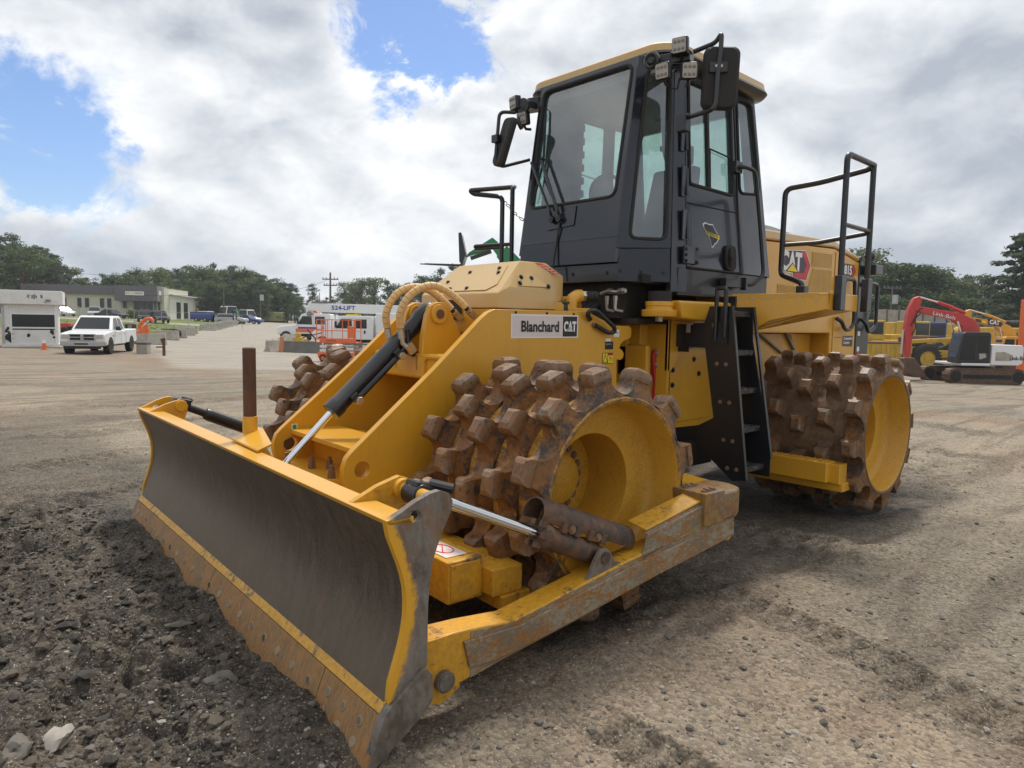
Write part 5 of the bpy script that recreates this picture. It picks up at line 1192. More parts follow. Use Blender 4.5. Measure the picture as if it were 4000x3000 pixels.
# roof
def roof_ring(z, gx, gy, fx):
    out = []
    for x, y in rrect(-1.13-gx, .30+gx, -.76-gy, .76+gy, .17, 6): 
        out.append((x+(fx*(1-(y/.8)**2) if x > 0 else 0), y, z-.015*max(0, (-x-.4))))
    return out
def loft(mb, rings):
    n = len(rings[0]); b = [p for r in rings for p in r]
    mb.add(b, [(j*n+i, j*n+(i+1)%n, (j+1)*n+(i+1)%n, (j+1)*n+i) for j in range(len(rings)-1) for i in range(n)]+[tuple(range(n))[::-1], tuple((len(rings)-1)*n+i for i in range(n))]); return mb
rf = sub(loft(MB(), [roof_ring(3.43,-.16,-.12,.05),roof_ring(3.455,-.02,-.02,.10),roof_ring(3.485,.0,.0,.10),roof_ring(3.505,-.01,-.01,.10)]), 'roof_gutter', M_black, 0, sharp=50)
sub(loft(MB(), [roof_ring(3.506,-.015,-.012,.10),roof_ring(3.555,-.02,-.02,.10),roof_ring(3.575,-.05,-.05,.10),roof_ring(3.605,-.25,-.25,.10)]), 'roof', M_yel2, 0, sharp=40)
# interior
sub(MB().box(-.75,-.25,-.28,.28,2.05,2.22).hexa([(-.78,-.26,2.22),(-.64,-.26,2.22),(-.64,.26,2.22),(-.78,.26,2.22),(-.92,-.22,2.95),(-.80,-.22,2.95),(-.80,.22,2.95),(-.92,.22,2.95)]).box(-.94,-.83,-.13,.13,2.97,3.15), 'operator_seat', M_rubber, .03)
sub(MB().box(.10,.40,-.33,.24,1.92,2.36).hexa([(.12,-.30,2.36),(.42,-.30,2.36),(.42,.20,2.36),(.12,.20,2.36),(.16,-.24,2.58),(.36,-.24,2.52),(.36,.14,2.52),(.16,.14,2.58)]), 'dashboard', M_rubber, .03)
mb = MB().tube([(.02+.06*math.sin(a),-.05+.19*math.cos(a),2.60+.16*math.sin(a)) for a in np.linspace(0, 2*math.pi, 25)], .014, 8).cyl((.2,-.05,2.45),(.03,-.05,2.60),.03,n=8); sub(mb, 'steering_wheel', M_black, 0)
mb = MB().box(-.2,.20,-.60,-.46,2.60,3.30)
m2 = MB().hexa([(.18,-.50,2.62),(.24,-.50,2.62),(.24,-.20,2.64),(.18,-.20,2.64),(.02,-.52,3.34),(.08,-.52,3.34),(.08,-.18,3.34),(.02,-.18,3.34)])
sub(MB().box(-.05,.02,-.62,-.42,2.45,3.35), 'control_column', M_rubber, .02)
for k in range(6): sub(MB().box(-.05,.0,-.42,-.385,2.64+.11*k,2.70+.11*k), 'control_tab', M_rubber, .004)
sub(MB().hexa([(.10,-.16,2.50),(.16,-.16,2.50),(.16,.10,2.50),(.10,.10,2.50),(.0,-.18,2.76),(.05,-.18,2.76),(.05,-.02,2.76),(.0,-.02,2.76)]), 'monitor', M_black, .01)
sub(MB().box(-1.05,.30,-.60,.60,3.36,3.42), 'headliner', M_grey, .01)
sub(MB().box(.02,.10,.44,.54,3.10,3.36).tube([(.06,.50,3.1),(.06,.52,2.85),(.02,.56,2.70),(-.05,.57,2.70),(-.05,.56,2.85)],.016,8,.04).box(.03,.09,.50,.55,2.86,2.90), 'grab_strap', M_black, .004)
# wipers
W0, W1 = FP(-.06,2.36,.03), FP(-.14,2.355,.03)
sub(MB().prism([FP(-.20,2.28,.004),FP(.08,2.30,.004),FP(.08,2.45,.004),FP(-.20,2.36,.004)], nfc*.006), 'wiper_plate', cabm, .002)
wa = sub(MB().tube([W0, FP(-.10,2.45,.04), FP(-.345,2.85,.035)], .014, 8).tube([W1, FP(-.17,2.43,.04), FP(-.47,2.86,.03)], .012, 8), 'wiper_arm', M_black, 0)
sub(MB().tube([FP(-.41,2.53,.006),FP(-.345,2.85,.012),FP(-.40,3.25,.006)], .010, 6).tube([FP(-.35,2.86,.012),FP(-.345,2.88,.03)],.02,8), 'wiper_blade', M_rubber, 0, wa)
sub(MB().tube([FP(-.06,2.33,.02),FP(-.075,2.20,.01),FP(-.08,2.05,.01),FP(-.075,1.88,.01)],.008,6,.02), 'washer_hose', M_rubber, 0, wa)
for y in (-.06,-.14): sub(MB().cyl(FP(y,2.36,.0),FP(y,2.36,.05),.026,n=12).bar(FP(y,2.36,.04),FP(y-.03,2.42,.045),.03,.03), 'wiper_pivot', M_black, .003, wa)
# work lamps, horn, mirrors
def lamp(p, d, s=1.0):
    s = s*.9
    d = np.asarray(d, float); d /= np.linalg.norm(d)
    l_ = sub(MB().obox(p, .06*s, .125*s, .125*s, d), 'work_lamp', M_black, .014)
    f_ = np.asarray(p)+d*.0315*s; u_ = np.cross(V(0,0,1), d); u_ /= np.linalg.norm(u_); w_ = np.cross(d, u_)
    sub(MB().prism([f_+u_*a+w_*b for a, b in rrect(-.052*s,.052*s,-.052*s,.052*s,.012)], d*.003), 'lamp_lens', M_lens, 0, l_)
    for a in (-1,0,1):
        for b in (-1,1): sub(MB().lathe([(.013*s,0),(.010*s,.006),(0,.008)], f_+d*.003+u_*a*.032*s+w_*b*.027*s, d, 8), 'led', M_grey, 0, l_)
    sub(MB().tube([np.asarray(p)-w_*.06*s, np.asarray(p)-w_*.09*s-d*.02, np.asarray(p)-w_*.09*s-d*.08],.012,6), 'lamp_bracket', M_black, 0, l_)
nl = dep_ = None
def dp(px, py, D): return CAM+ray(px, py)*D
Dl = 4.75
def z5(a, b): return (1800+a*.6629, 100+b*.6629)
toC = lambda p: V(CAM[0]-p[0]+.2, CAM[1]-p[1]-1.0, 0)
for a, b, dr_ in ((1295,120,(1,.25,-.1)),(1197,270,(1,.1,-.15)),(1345,268,(.75,.7,-.15))):
    lamp(dp(*z5(a, b), Dl), dr_)
hp_ = dp(*z5(1128,208), Dl+.06); sub(MB().lathe([(0,.03),(.02,.03),(.03,.02),(.045,.03),(.058,.02),(.06,0),(.05,-.03),(0,-.04)], hp_, (1,.2,-.1), 20), 'horn', M_black, 0)
c0_ = V(.20,.66,3.42); mm = dp(*z5(1270,200), Dl+.1)
sub(MB().obox((c0_+mm)/2, .30,.10,.08, mm-c0_).obox(mm,.10,.22,.07,(1,.3,0)).tube([dp(*z5(1215,300),Dl+.05), dp(*z5(1250,250),Dl+.1), dp(*z5(1330,230),Dl+.1)],.02,8), 'lamp_mount', M_black, .008)
sub(MB().tube([dp(*z5(1230,290),Dl+.05), dp(*z5(1240,370),Dl+.05), dp(*z5(1275,375),Dl+.05), dp(*z5(1290,310),Dl+.05)],.007,6), 'lamp_cable', M_rubber, 0)
for a, b, dr_ in ((322,457,(1,-.2,-.1)),(370,548,(1,.1,-.15))):
    lamp(dp(*z5(a, b), 5.8), dr_, 1.0)
sub(MB().obox(dp(*z5(425,470),5.86), .16,.10,.10,(.3,-1,0)).obox(dp(*z5(375,480),5.82),.08,.2,.06,(1,0,0)).tube([dp(*z5(345,540),5.8),dp(*z5(340,570),5.8),dp(*z5(360,610),5.8)],.02,8), 'lamp_mount', M_black, .008)
sub(MB().lathe([(0,.03),(.03,.02),(.058,.02),(.06,0),(0,-.04)], dp(*z5(373,472),5.76), (1,.2,-.1), 20), 'horn', M_black, 0)
def mirror(c, u, w, hw, hh, nm='mirror'):
    n_ = np.cross(u, w); n_ /= np.linalg.norm(n_)
    pts = [c+u*a+w*b for a, b in rrect(-hw,hw,-hh,hh,.05,5)]; ins = [c+u*a+w*b for a, b in rrect(-hw*.86,hw*.86,-hh*.93,hh*.93,.05,5)]
    n = len(pts); mb = MB()
    loft(mb, [[p-n_*.012 for p in pts],[p for p in pts],[p+n_*.02 for p in pts],[p+n_*.04 for p in ins]])
    return sub(mb, nm, M_rubber, 0, sharp=40)
cm = dp(*z5(1528,315), Dl); un_ = dp(*z5(1625,318), Dl-.01)-dp(*z5(1432,316), Dl+.01); un_ /= np.linalg.norm(un_)
wn_ = V(.0,.0,1)-un_*un_[2]; wn_ /= np.linalg.norm(wn_)
mr = mirror(cm, un_, wn_, .120, .205)
nmr = np.cross(un_, wn_)
if nmr@(CAM-cm) < 0: nmr = -nmr
q_ = lambda a, b, e=.06: dp(*z5(a, b), Dl)+nmr*e
sub(MB().tube([dp(*z5(1370,155),Dl+.05), q_(1498,108,.02), q_(1528,62), q_(1522,165), q_(1505,290), q_(1492,480), q_(1470,512), dp(*z5(1340,540),Dl+.12), dp(*z5(1300,560),Dl+.15)],.016,10,.04), 'mirror_arm', M_black, 0, mr)
sub(MB().obox(q_(1510,262,.05),.02,.12,.07,nmr), 'mirror_clamp', M_black, .006, mr); sub(MB().obox(dp(*z5(1310,575),Dl+.14),.06,.08,.12,(1,0,0)), 'arm_bracket', M_black, .006, mr)
for a in (1496,1525): bolt(q_(a,258,.065), nmr, mr, .5, MB().cyl((0,0,0),(0,0,.008),.02,n=10).mesh('clamp_screw', M_galv), 'clamp_screw')
cm2 = dp(*z5(265,690), 5.8)
u2 = V(-.25,-.9,0)*1.0; u2 = dp(*z5(290,690),5.72)-dp(*z5(238,690),5.95); u2 /= np.linalg.norm(u2); w2 = dp(*z5(310,552),5.78)-dp(*z5(245,833),5.8); w2 = w2-u2*(w2@u2); w2 /= np.linalg.norm(w2)
mr2 = mirror(cm2, u2, w2, .12, .20)
sub(MB().tube([dp(*z5(325,512),5.8), dp(*z5(228,508),5.82), dp(*z5(203,800),5.82), dp(*z5(240,832),5.82), dp(*z5(405,790),5.9)],.015,10,.05).obox(dp(*z5(210,668),5.8),.05,.07,.06,(1,0,0)), 'mirror_arm', M_black, 0, mr2)
# door furniture
sub(MB().prism([S(x, z, .003) for x, z in rrect(-.655,-.50,2.0,2.20,.05)], (0,.022,0)).tube([S(-.56,2.17,.03),S(-.53,2.10,.05),S(-.55,2.03,.03)],.018,8), 'door_handle', M_rubber, .006)
sub(MB().obox(S(-.02,2.08,.012),.19,.02,.13,(1,0,0)), 'door_hinge_plate', cabm, .004)
for x, z in ((.05,2.12),(.05,2.08),(.05,2.035),(-.09,2.13),(-.09,2.03)): bolt(S(x, z, .022), (0,1,0), cab, .6, hbm)
sub(MB().tube([S(-.66,2.83,.02),S(-.68,2.83,.09),S(-.83,2.82,.10),S(-.90,2.40,.10),S(-.955,1.98,.10),S(-.78,1.89,.09),S(-.72,1.90,.02)],.017,10,.06).obox(S(-.66,2.83,.03),.10,.05,.09,(1,0,0)).obox(S(-.60,1.90,.02),.30,.06,.07,(1,0,0)).obox(S(-.73,1.90,.05),.04,.05,.10,(1,0,0)), 'cab_grab_rail', M_black, .004)
st_ = [(-.20,2.335),(-.235,2.35),(-.29,2.342),(-.345,2.345),(-.36,2.325),(-.385,2.30),(-.41,2.28),(-.43,2.262),(-.43,2.235),(-.40,2.205),(-.37,2.19),(-.345,2.165),(-.325,2.165),(-.315,2.19),(-.29,2.235),(-.255,2.275),(-.215,2.305)]
sub(MB().add([S(x, z, .002) for x, z in st_], [tuple(range(len(st_)))]), 'state_decal', M_decwht, 0)
ci = np.mean(st_, 0)
sub(MB().add([S(*(ci+(np.array(p)-ci)*.90), .0028) for p in st_], [tuple(range(len(st_)))]), 'state_field', M_decblk, 0)
sub(MB().add([S(-.245,2.26,.0034),S(-.435,2.235,.0034),S(-.435,2.266,.0034),S(-.235,2.288,.0034)], [(0,1,2,3)]), 'state_band', M_decyel, 0)
text('state_lettering', 'WE BUILD SC', M_decblk, cab, S(-.245,2.263,.004), (-1,-.0,-.10), (.02,-.06,1), .024, .175, bold=.03)
sub(MB().add([S(.035,3.02,.014),S(.015,3.02,.014),S(.015,3.12,.014),S(.035,3.12,.014)], [(0,1,2,3)]), 'pillar_label', M_decyel, 0)
# ================================================================ background
RZ0 = math.atan2(_R[1], _R[0])
def thing(name, px, D, rot, label, cat, group=None, z=None):
    x, y = at(px, D); return empty(name, (x, y, GZ(x, y) if z is None else z), RZ0+R_(rot), label, cat, group)
def P_(mb, name, mat, par, bev=0, sharp=35): return mb.obj(name, mat, par, bev, sharp=sharp)
def wheel(par, x, y, r, w, ax=(0,1,0), rim=M_silver, tyre=M_rubber, name='wheel'):
    d = np.asarray(ax, float); d = d/np.linalg.norm(d); c = V(x, y, r)
    t = P_(MB().lathe([(r*.55,-w/2),(r*.9,-w/2),(r,-w*.36),(r,w*.36),(r*.9,w/2),(r*.55,w/2)], c, d, 22), name, tyre, par)
    P_(MB().lathe([(0,-w*.38),(r*.2,-w*.40),(r*.5,-w*.34),(r*.58,-w*.47),(r*.58,w*.47),(r*.5,w*.34),(r*.2,w*.40),(0,w*.38)], c, d, 16), 'rim', rim, t); return t
# ---- cars: length along local x (front to -x), built about the ground centre
def car(px, D, rot, label, paint_, kind='sedan', group=None, cat='car', L=4.7, Wd=1.8, h=1.45):
    o = thing('parked_car', px, D, rot, label, cat, group); a, w = L/2, Wd/2
    if kind == 'sedan': pf_ = [(-a,.35),(-a,.62),(-a*.95,.72),(-a*.42,.88),(a*.62,.92),(a*.96,.86),(a,.60),(a*.99,.32)]; cb = [(-a*.42,.87),(-a*.12,h),(a*.30,h),(a*.66,.91)]
    else: pf_ = [(-a,.4),(-a,.75),(-a*.93,.88),(-a*.45,1.0),(a*.9,1.02),(a,.95),(a,.40)]; cb = [(-a*.45,1.0),(-a*.18,h),(a*.72,h),(a*.93,1.01)]
    P_(MB().prism([(x,-w,z) for x, z in pf_], (0,2*w,0)), 'body', paint_, o, .08)
    m = MB(); n = len(cb); m.hull([(x,s*(w-.04 if z < 1.1 else w-.22),z) for x, z in cb for s in (1,-1)]); P_(m, 'roof', paint_, o, .05)
    e = .012
    wl = [(cb[0][0]+.22,cb[0][1]+.05),(cb[1][0]+.06,h-.08),(cb[2][0]-.05,h-.08),(cb[3][0]-.22,cb[3][1]+.05)]
    def yy(z): 
        t = (z-cb[0][1])/(h-cb[0][1]); return (w-.04)*(1-t)+(w-.22)*t+e
    for s in (1,-1):
        P_(MB().add([(x,s*yy(z),z) for x, z in wl], [(0,1,2,3)]), 'side_window', M_cargl, o)
        for x in (-a*.62, a*.62): wheel(o, x, s*(w-.10), .33, .22)
    def endp(p, q, nm):
        (x0,z0),(x1,z1) = p, q; d = V(x1-x0,0,z1-z0); n_ = V(-d[2],0,d[0]); n_ /= np.linalg.norm(n_); n_ = n_ if n_[2] > 0 else -n_
        f = lambda t,s: V(x0+(x1-x0)*t, s*((w-.10) if t < .5 else (w-.28)), z0+(z1-z0)*t)+n_*.012
        P_(MB().add([f(.1,-1),f(.1,1),f(.9,1),f(.9,-1)], [(0,1,2,3)]), nm, M_cargl, o)
    endp(cb[0], cb[1], 'windscreen'); endp(cb[3], cb[2], 'rear_window')
    for s in (1,-1):
        P_(MB().box(a-.04,a+.006,min(s*(w-.34),s*(w-.05)),max(s*(w-.34),s*(w-.05)),.68,.82), 'tail_lamp', M_decred, o, .01)
        P_(MB().box(-a-.006,-a+.05,min(s*(w-.36),s*(w-.06)),max(s*(w-.36),s*(w-.06)),.58,.70), 'headlight', M_lens, o, .01)
    return o
# ---- the white pickup
def pickup():
    o = thing('pickup_truck', 392, 37, 104, 'white crew cab pickup truck with chrome grille parked by the white booth', 'pickup truck')
    # local x: rear +, front -
    w = 1.0; F0, Rr = -2.85, 2.85
    P_(MB().prism([(x,-w,z) for x, z in [(F0+.05,.50),(F0,.95),(F0+.10,1.06),(F0+1.25,1.17),(F0+1.45,1.18),(.75,1.18),(.75,.45),(F0+.3,.45)]], (0,2*w,0)), 'body', M_white, o, .07)
    P_(MB().prism([(x,-w,z) for x, z in [(.77,.50),(.77,1.20),(Rr-.02,1.23),(Rr,.60),(Rr-.1,.50)]], (0,2*w,0)), 'bed', M_white, o, .05)
    P_(MB().hull([(x,s*y,z) for x, y, z in [(-1.50,.93,1.17),(-.72,.76,1.90),(-.55,.77,1.93),(.45,.77,1.93),(.62,.76,1.88),(.80,.93,1.18)] for s in (1,-1)]), 'cab_roof', M_white, o, .05)
    P_(MB().add([(-1.43,-.80,1.215),(-1.43,.80,1.215),(-.76,.68,1.855),(-.76,-.68,1.855)], [(0,1,2,3)]).mesh and MB().add([V(x,y,z)+V(-.02,0,.012) for x, y, z in [(-1.40,-.80,1.24),(-1.40,.80,1.24),(-.78,.68,1.83),(-.78,-.68,1.83)]], [(0,1,2,3)]), 'windscreen', M_cargl, o)
    for s in (1,-1):
        f = lambda x, z: (x, s*(.93-(z-1.17)*.225+.012), z)
        P_(MB().add([f(-1.10,1.24),f(-.72,1.80),(f(-.18,1.82)),f(-.15,1.24)], [(0,1,2,3)]), 'front_window', M_cargl, o)
        P_(MB().add([f(-.08,1.24),f(-.10,1.82),f(.40,1.80),f(.60,1.26)], [(0,1,2,3)]), 'rear_window', M_cargl, o)
        for x in (-.13,.70): P_(MB().box(x-.006,x+.006,min(s*1.0,s*1.004),max(s*1.0,s*1.004),.52,1.16), 'door_gap', M_dark, o)
        for x in (-.32,.50): P_(MB().box(x-.09,x+.09,min(s*1.0,s*1.03),max(s*1.0,s*1.03),1.03,1.07), 'door_handle', M_white, o, .01)
        P_(MB().box(-1.12,-.94,min(s*1.0,s*1.25),max(s*1.0,s*1.25),1.18,1.40), 'door_mirror', M_black, o, .05)
        for x in (-1.90, 1.78):
            P_(MB().cyl((x,s*.75,.43),(x,s*1.006,.43),.44,n=24), 'wheel_arch', M_dark, o); wheel(o, x, s*.88, .40, .28)
        P_(MB().hull([(x,y*s,z) for x, y, z in [(F0-.01,.60,.78),(F0-.01,.60,.99),(F0-.0,.93,.80),(F0+.02,.93,1.0),(F0+.35,1.006,.84),(F0+.30,1.006,1.0),(F0+.1,.7,.8)]]), 'headlight', M_lens, o, .01)
        P_(MB().box(-1.55,-1.35,min(s*1.0,s*1.004),max(s*1.0,s*1.004),.88,.94), 'fender_badge', M_decblk, o)
        P_(MB().box(Rr-.1,Rr+.01,min(s*.88,s*1.005),max(s*.88,s*1.005),.85,1.15), 'tail_lamp', M_decred, o, .01)
    gr = P_(MB().prism([(F0-.02,y,z) for y, z in [(-.60,1.03),(.60,1.03),(.66,.95),(.58,.70),(-.58,.70),(-.66,.95)]], (.05,0,0)), 'grille_surround', M_galv, o, .015)
    for s in (1,-1):
        for z0, z1 in ((.73,.845),(.885,.995)): P_(MB().box(F0-.03,F0-.015,min(s*.07,s*.53),max(s*.07,s*.53),z0,z1), 'grille_mesh', M_dark, gr, .02)
    P_(MB().ball((F0-.04,0,.90),(.02,.07,.08),10), 'grille_emblem', M_galv, gr)
    P_(MB().hull([(x,s*y,z) for x, y, z in [(F0-.16,.7,.42),(F0-.16,.7,.64),(F0+.05,1.0,.44),(F0+.05,1.0,.66),(F0+.3,1.01,.45),(F0+.3,1.01,.64)] for s in (1,-1)]), 'bumper', M_galv, o, .03)
    P_(MB().box(F0-.165,F0-.14,-.30,.30,.50,.58).box(F0-.12,F0+.1,-.8,.8,.30,.42), 'bumper_intake', M_dark, o, .01)
    P_(MB().box(F0+.4,Rr-.3,-.6,.6,.35,.5), 'chassis', M_dark, o)
pickup()
# ---- booth
o = thing('guard_booth', 118, 39.5, 30, 'old white guard booth with peeling paint and dark windows', 'booth')
hb_ = 2.42
P_(MB().box(-1.30,1.30,0,2.1,.15,hb_), 'wall', M_whitedull, o, .02)
P_(MB().box(-1.36,1.38,-.06,2.2,.02,.20), 'skirt', M_whitedull, o, .02)
P_(MB().prism([(x,y,hb_) for x, y in [(-1.62,.25),(-1.45,-.22),(-1.2,-.30),(1.55,-.30),(1.58,-.26),(1.58,2.4),(-1.62,2.4)]], (0,0,.78)), 'fascia', M_whitedull, o, .03)
for x in (-1.28,-.36 if False else -1.28,1.22): P_(MB().box(x-.07,x+.07,-.05,.0,.2,hb_), 'corner_post', M_white, o, .01)
P_(MB().box(-.92,-.86,-.035,.0,.2,hb_), 'mullion', M_white, o, .005)
P_(MB().box(-.86,1.14,-.02,.0,1.16,1.86), 'window', M_cargl, o); P_(MB().box(-.88,1.16,-.045,.0,1.86,1.93).box(-.88,1.16,-.045,.0,1.07,1.15), 'window_rail', M_white, o, .005)
def blotch(cx_, cz_, w_, h_, n, y=-.008):
    m = MB()
    for i in range(n):
        a = random.gauss(cx_, w_/2.6); b = random.gauss(cz_, h_/2.6); r = random.uniform(.03,.11)
        m.add([(a+r*random.uniform(.5,1.2)*math.cos(t)*.8, y-.0004*i, b+r*random.uniform(.6,1.6)*math.sin(t)) for t in np.linspace(0, 6.0, 8)], [tuple(range(8))])
    return m
P_(blotch(-1.02,.75,.22,.55,26), 'peeled_paint', M_dark, o); P_(blotch(1.02,.72,.12,.25,9), 'peeled_paint', M_dark, o); P_(blotch(-.1,.70,.10,.1,3), 'peeled_paint', M_dark, o)
P_(MB().box(-.86,1.14,-.012,-.002,1.0,1.06), 'rotten_edge', M_dark, o)
P_(MB().box(-1.31,-1.30,.35,1.6,.3,2.2), 'side_door', M_whitedull, o); P_(MB().box(-1.325,-1.305,.5,1.4,1.2,2.0), 'door_window', M_cargl, o)
P_(MB().box(.78,1.0,-.42,-.30,hb_+.18,hb_+.30).bar((.72,-.32,hb_+.12),(.80,-.4,hb_+.2),.04,.04), 'flood_lamp', M_grey, o, .01)
P_(blotch(.25,hb_+.45,.55,.12,14,-.302), 'old_lettering_stains', M_grey, o)
P_(MB().box(-1.0,1.5,-.5,-.1,-.05,.06).box(-1.2,-.5,-.35,.1,-.1,.02), 'timber_sill', M_conc, o, .01)
def cone(px, D, label, h=.55):
    o = thing('traffic_cone', px, D, 0, label, 'traffic cone')
    P_(MB().box(-.16,.16,-.16,.16,0,.03), 'base', M_orange, o, .01); P_(MB().lathe([(.13,.03),(.085,h*.68)], (0,0,0), (0,0,1), 16), 'cone', M_orange, o); P_(MB().lathe([(.0855,h*.66),(.05,h),(.0,h)], (0,0,0), (0,0,1), 16), 'collar', M_decwht, o)
cone(167, 37, 'orange traffic cone standing in front of the white booth')
# ---- warehouse
Dw = 122; k_ = Dw/FPX
o = thing('warehouse', 460, Dw, 9, 'low tan metal warehouse with a dark grey fascia and white rear wing', 'warehouse')
zb = CAM[2]+(1259-.0176*1540-1232)*k_ - o.location.z
def X(px): return (px-460)*k_*1.0
hT = zb+5.1
M_tan2 = paint('tan_siding', (0.64, 0.61, 0.50), 0.6, 0.12); M_fasc = paint('grey_fascia', (0.15, 0.14, 0.16), 0.55, 0.1); M_fascl = paint('pale_fascia_end', (0.26, 0.235, 0.23), 0.55, 0.1); M_wing = paint('cream_wing', (0.78, 0.77, 0.71), 0.6, 0.15)
x0, x1, x2 = X(130), X(468), X(632)
P_(MB().box(x0,x2,0,14,zb-1.0,hT-.2), 'wall', M_tan2, o)
m = MB(); x = x0+.2
while x < x2: m.box(x-.035,x+.035,-.05,0,zb,hT-1.5); x += .42
P_(m, 'siding_ribs', M_tan2, o)['kind'] = 'stuff'
P_(MB().box(x0-.2,x1-.003,-.7,14.2,hT-1.40,hT), 'fascia', M_fasc, o); P_(MB().box(x1,X(622),-2.2,3.0,hT-2.6,hT+.04), 'entrance_fascia', M_fasc, o)
P_(MB().box(X(622),X(622)+.05,-2.2,3.0,hT-2.6,hT+.05), 'fascia_end', M_fascl, o)
m = MB(); x = x0
while x < X(621): m.box(x-.03,x+.03,(-.74 if x < x1 else -2.24),(-.7 if x < x1 else -2.2),(hT-1.4 if x < x1 else hT-2.6),hT); x += .40
P_(m, 'fascia_ribs', M_fasc, o)['kind'] = 'stuff'
for px in (243,270,324,351,405,431,487):
    wf = P_(MB().box(X(px-8),X(px+8),-.06,.02,zb+1.25,zb+2.95), 'window_frame', M_fascl, o); P_(MB().box(X(px-6.5),X(px+6.5),-.08,-.05,zb+1.35,zb+2.85), 'window_pane', M_cargl, wf)
for a, b in ((519,545),(547,566),(568,589)): P_(MB().box(X(a),X(b),-.06,.02,zb+.1,zb+2.95), 'glass_door', M_cargl, o)
P_(MB().box(X(600),X(600)+.3,-.9,-.6,zb,zb+3.0), 'porch_post', M_fasc, o); P_(MB().box(X(610),X(617),-.05,.02,zb+.2,zb+2.9), 'side_window', M_cargl, o)
sg_ = P_(MB().box(X(508),X(575),-2.32,-2.22,hT-1.65,hT-.95), 'sign_board', M_decwht, o)
text('sign_lettering', 'DEBUSK', M_grey, sg_, (X(541),-2.325,hT-1.38), (1,0,0), (0,0,1), .26, 1.35, bold=.02, depth=.01)
text('sign_lettering', 'USA', M_decyel, sg_, (X(526),-2.325,hT-1.38), (1,0,0), (0,0,1), .26, .6, bold=.02, depth=.01)
m = MB(); 
for a, b in ((X(511),hT-1.4),(X(511),hT-1.16)): m.box(a,a+.45,-2.33,-2.322,b,b+.05)
m.box(X(511),X(511)+.06,-2.33,-2.322,hT-1.4,hT-1.12).box(X(511)+.42,X(511)+.48,-2.33,-2.322,hT-1.4,hT-1.12); P_(m, 'sign_logo', M_decgreen, sg_)
sg2 = P_(MB().box(X(622)+.06,X(622)+.10,-1.6,-.2,hT-1.5,hT-.75), 'end_sign', M_decwht, o)
P_(MB().box(x2-.003,x2+12.5,3.0,40,zb-1.5,hT-1.9), 'rear_wing', M_wing, o) if False else None
P_(MB().prism([(x2+.003,y,z) for y, z in [(3.02,zb-1.5),(3.02,hT-1.3),(36,hT-1.6),(36,zb-1.5)]], (-14,0,0)), 'rear_wing', M_wing, o)
P_(MB().prism([(x2+.7,y,z) for y, z in [(2.6,hT-1.29),(2.6,hT-1.1),(38,hT-1.42),(38,hT-1.59)]], (-14,0,0)), 'wing_roof', M_whitedull, o)
for y in (9,17,24,30): P_(MB().box(x2+.003,x2+.10,y,y+.25,zb-1.4,hT-1.5), 'downpipe', M_whitedull, o)
for y in (8.0,12.4): P_(MB().box(x2+.003,x2+.06,y-1.3,y+1.1,zb-.4,zb+2.6), 'loading_door', M_dark, o)
P_(MB().cyl((x2-4,26,hT-1.4),(x2-4,26,hT-.7),.4,n=12).ball((x2-4,26,hT-.6),(.6,.6,.3),10), 'roof_vent', M_galv, o)
# ---- cars on the bank
car(247, 111, 150, 'white sedan parked by the warehouse beyond the booth', M_white); car(371, 109, 118, 'silver SUV parked by the warehouse windows', M_silver, 'suv', h=1.7)
car(436, 107, 170, 'dark grey sedan parked beyond the white pickup roof', M_cabblk); car(622, 96, 128, 'black SUV parked on the drive below the grey fascia corner', M_cabblk, 'suv', h=1.72)
car(566, 98, 120, 'dark pickup partly behind the orange boom', M_cabblk, 'suv', h=1.75, cat='pickup truck'); car(815, 122, 160, 'white pickup parked at the left end of the roadside lot', M_white, 'suv', h=1.75, cat='pickup truck')
car(852, 117, 172, 'black low car between the roadside pickup and the pole', M_cabblk); car(905, 108, 176, 'silver estate car parked behind the stop sign', M_silver, 'suv', h=1.55)
car(968, 112, 172, 'dark blue sedan next to the silver estate car', M_blue); car(973, 124, 140, 'white van standing behind the blue sedan', M_white, 'suv', h=2.3, L=5.2, cat='van')
car(883, 132, 60, 'white lorry cab standing among the trees by the pole', M_white, 'suv', h=2.9, L=4.5, Wd=2.3, cat='lorry')
o = thing('skip', 1070, 150, 0, 'pale green skip standing at the end of the road', 'skip'); P_(MB().hull([(x,y,z) for x, y, z in ((-2.2,-1,.3),(2.2,-1,.3),(2.2,1,.3),(-2.2,1,.3),(-1.9,-1,2.2),(2.0,-1,2.2),(2.0,1,2.2),(-1.9,1,2.2))]), 'tank', paint('pale_green', (.45,.46,.22), .6, .2), o, .1); P_(MB().box(-1.9,2.6,-.9,.9,0,.3), 'skid', M_dark, o)
o = thing('blue_trailer', 790, 116, 5, 'blue trailer beside the yellow rail at the warehouse end', 'trailer'); P_(MB().box(-1.7,1.7,-.8,.8,.35,1.6), 'body', M_blue, o, .05); wheel(o, -.7, -.8, .32, .2); wheel(o, .7, -.8, .32, .2)
o = thing('bush', 520, 116, 0, 'round clipped green bush at the warehouse door', 'bush'); 
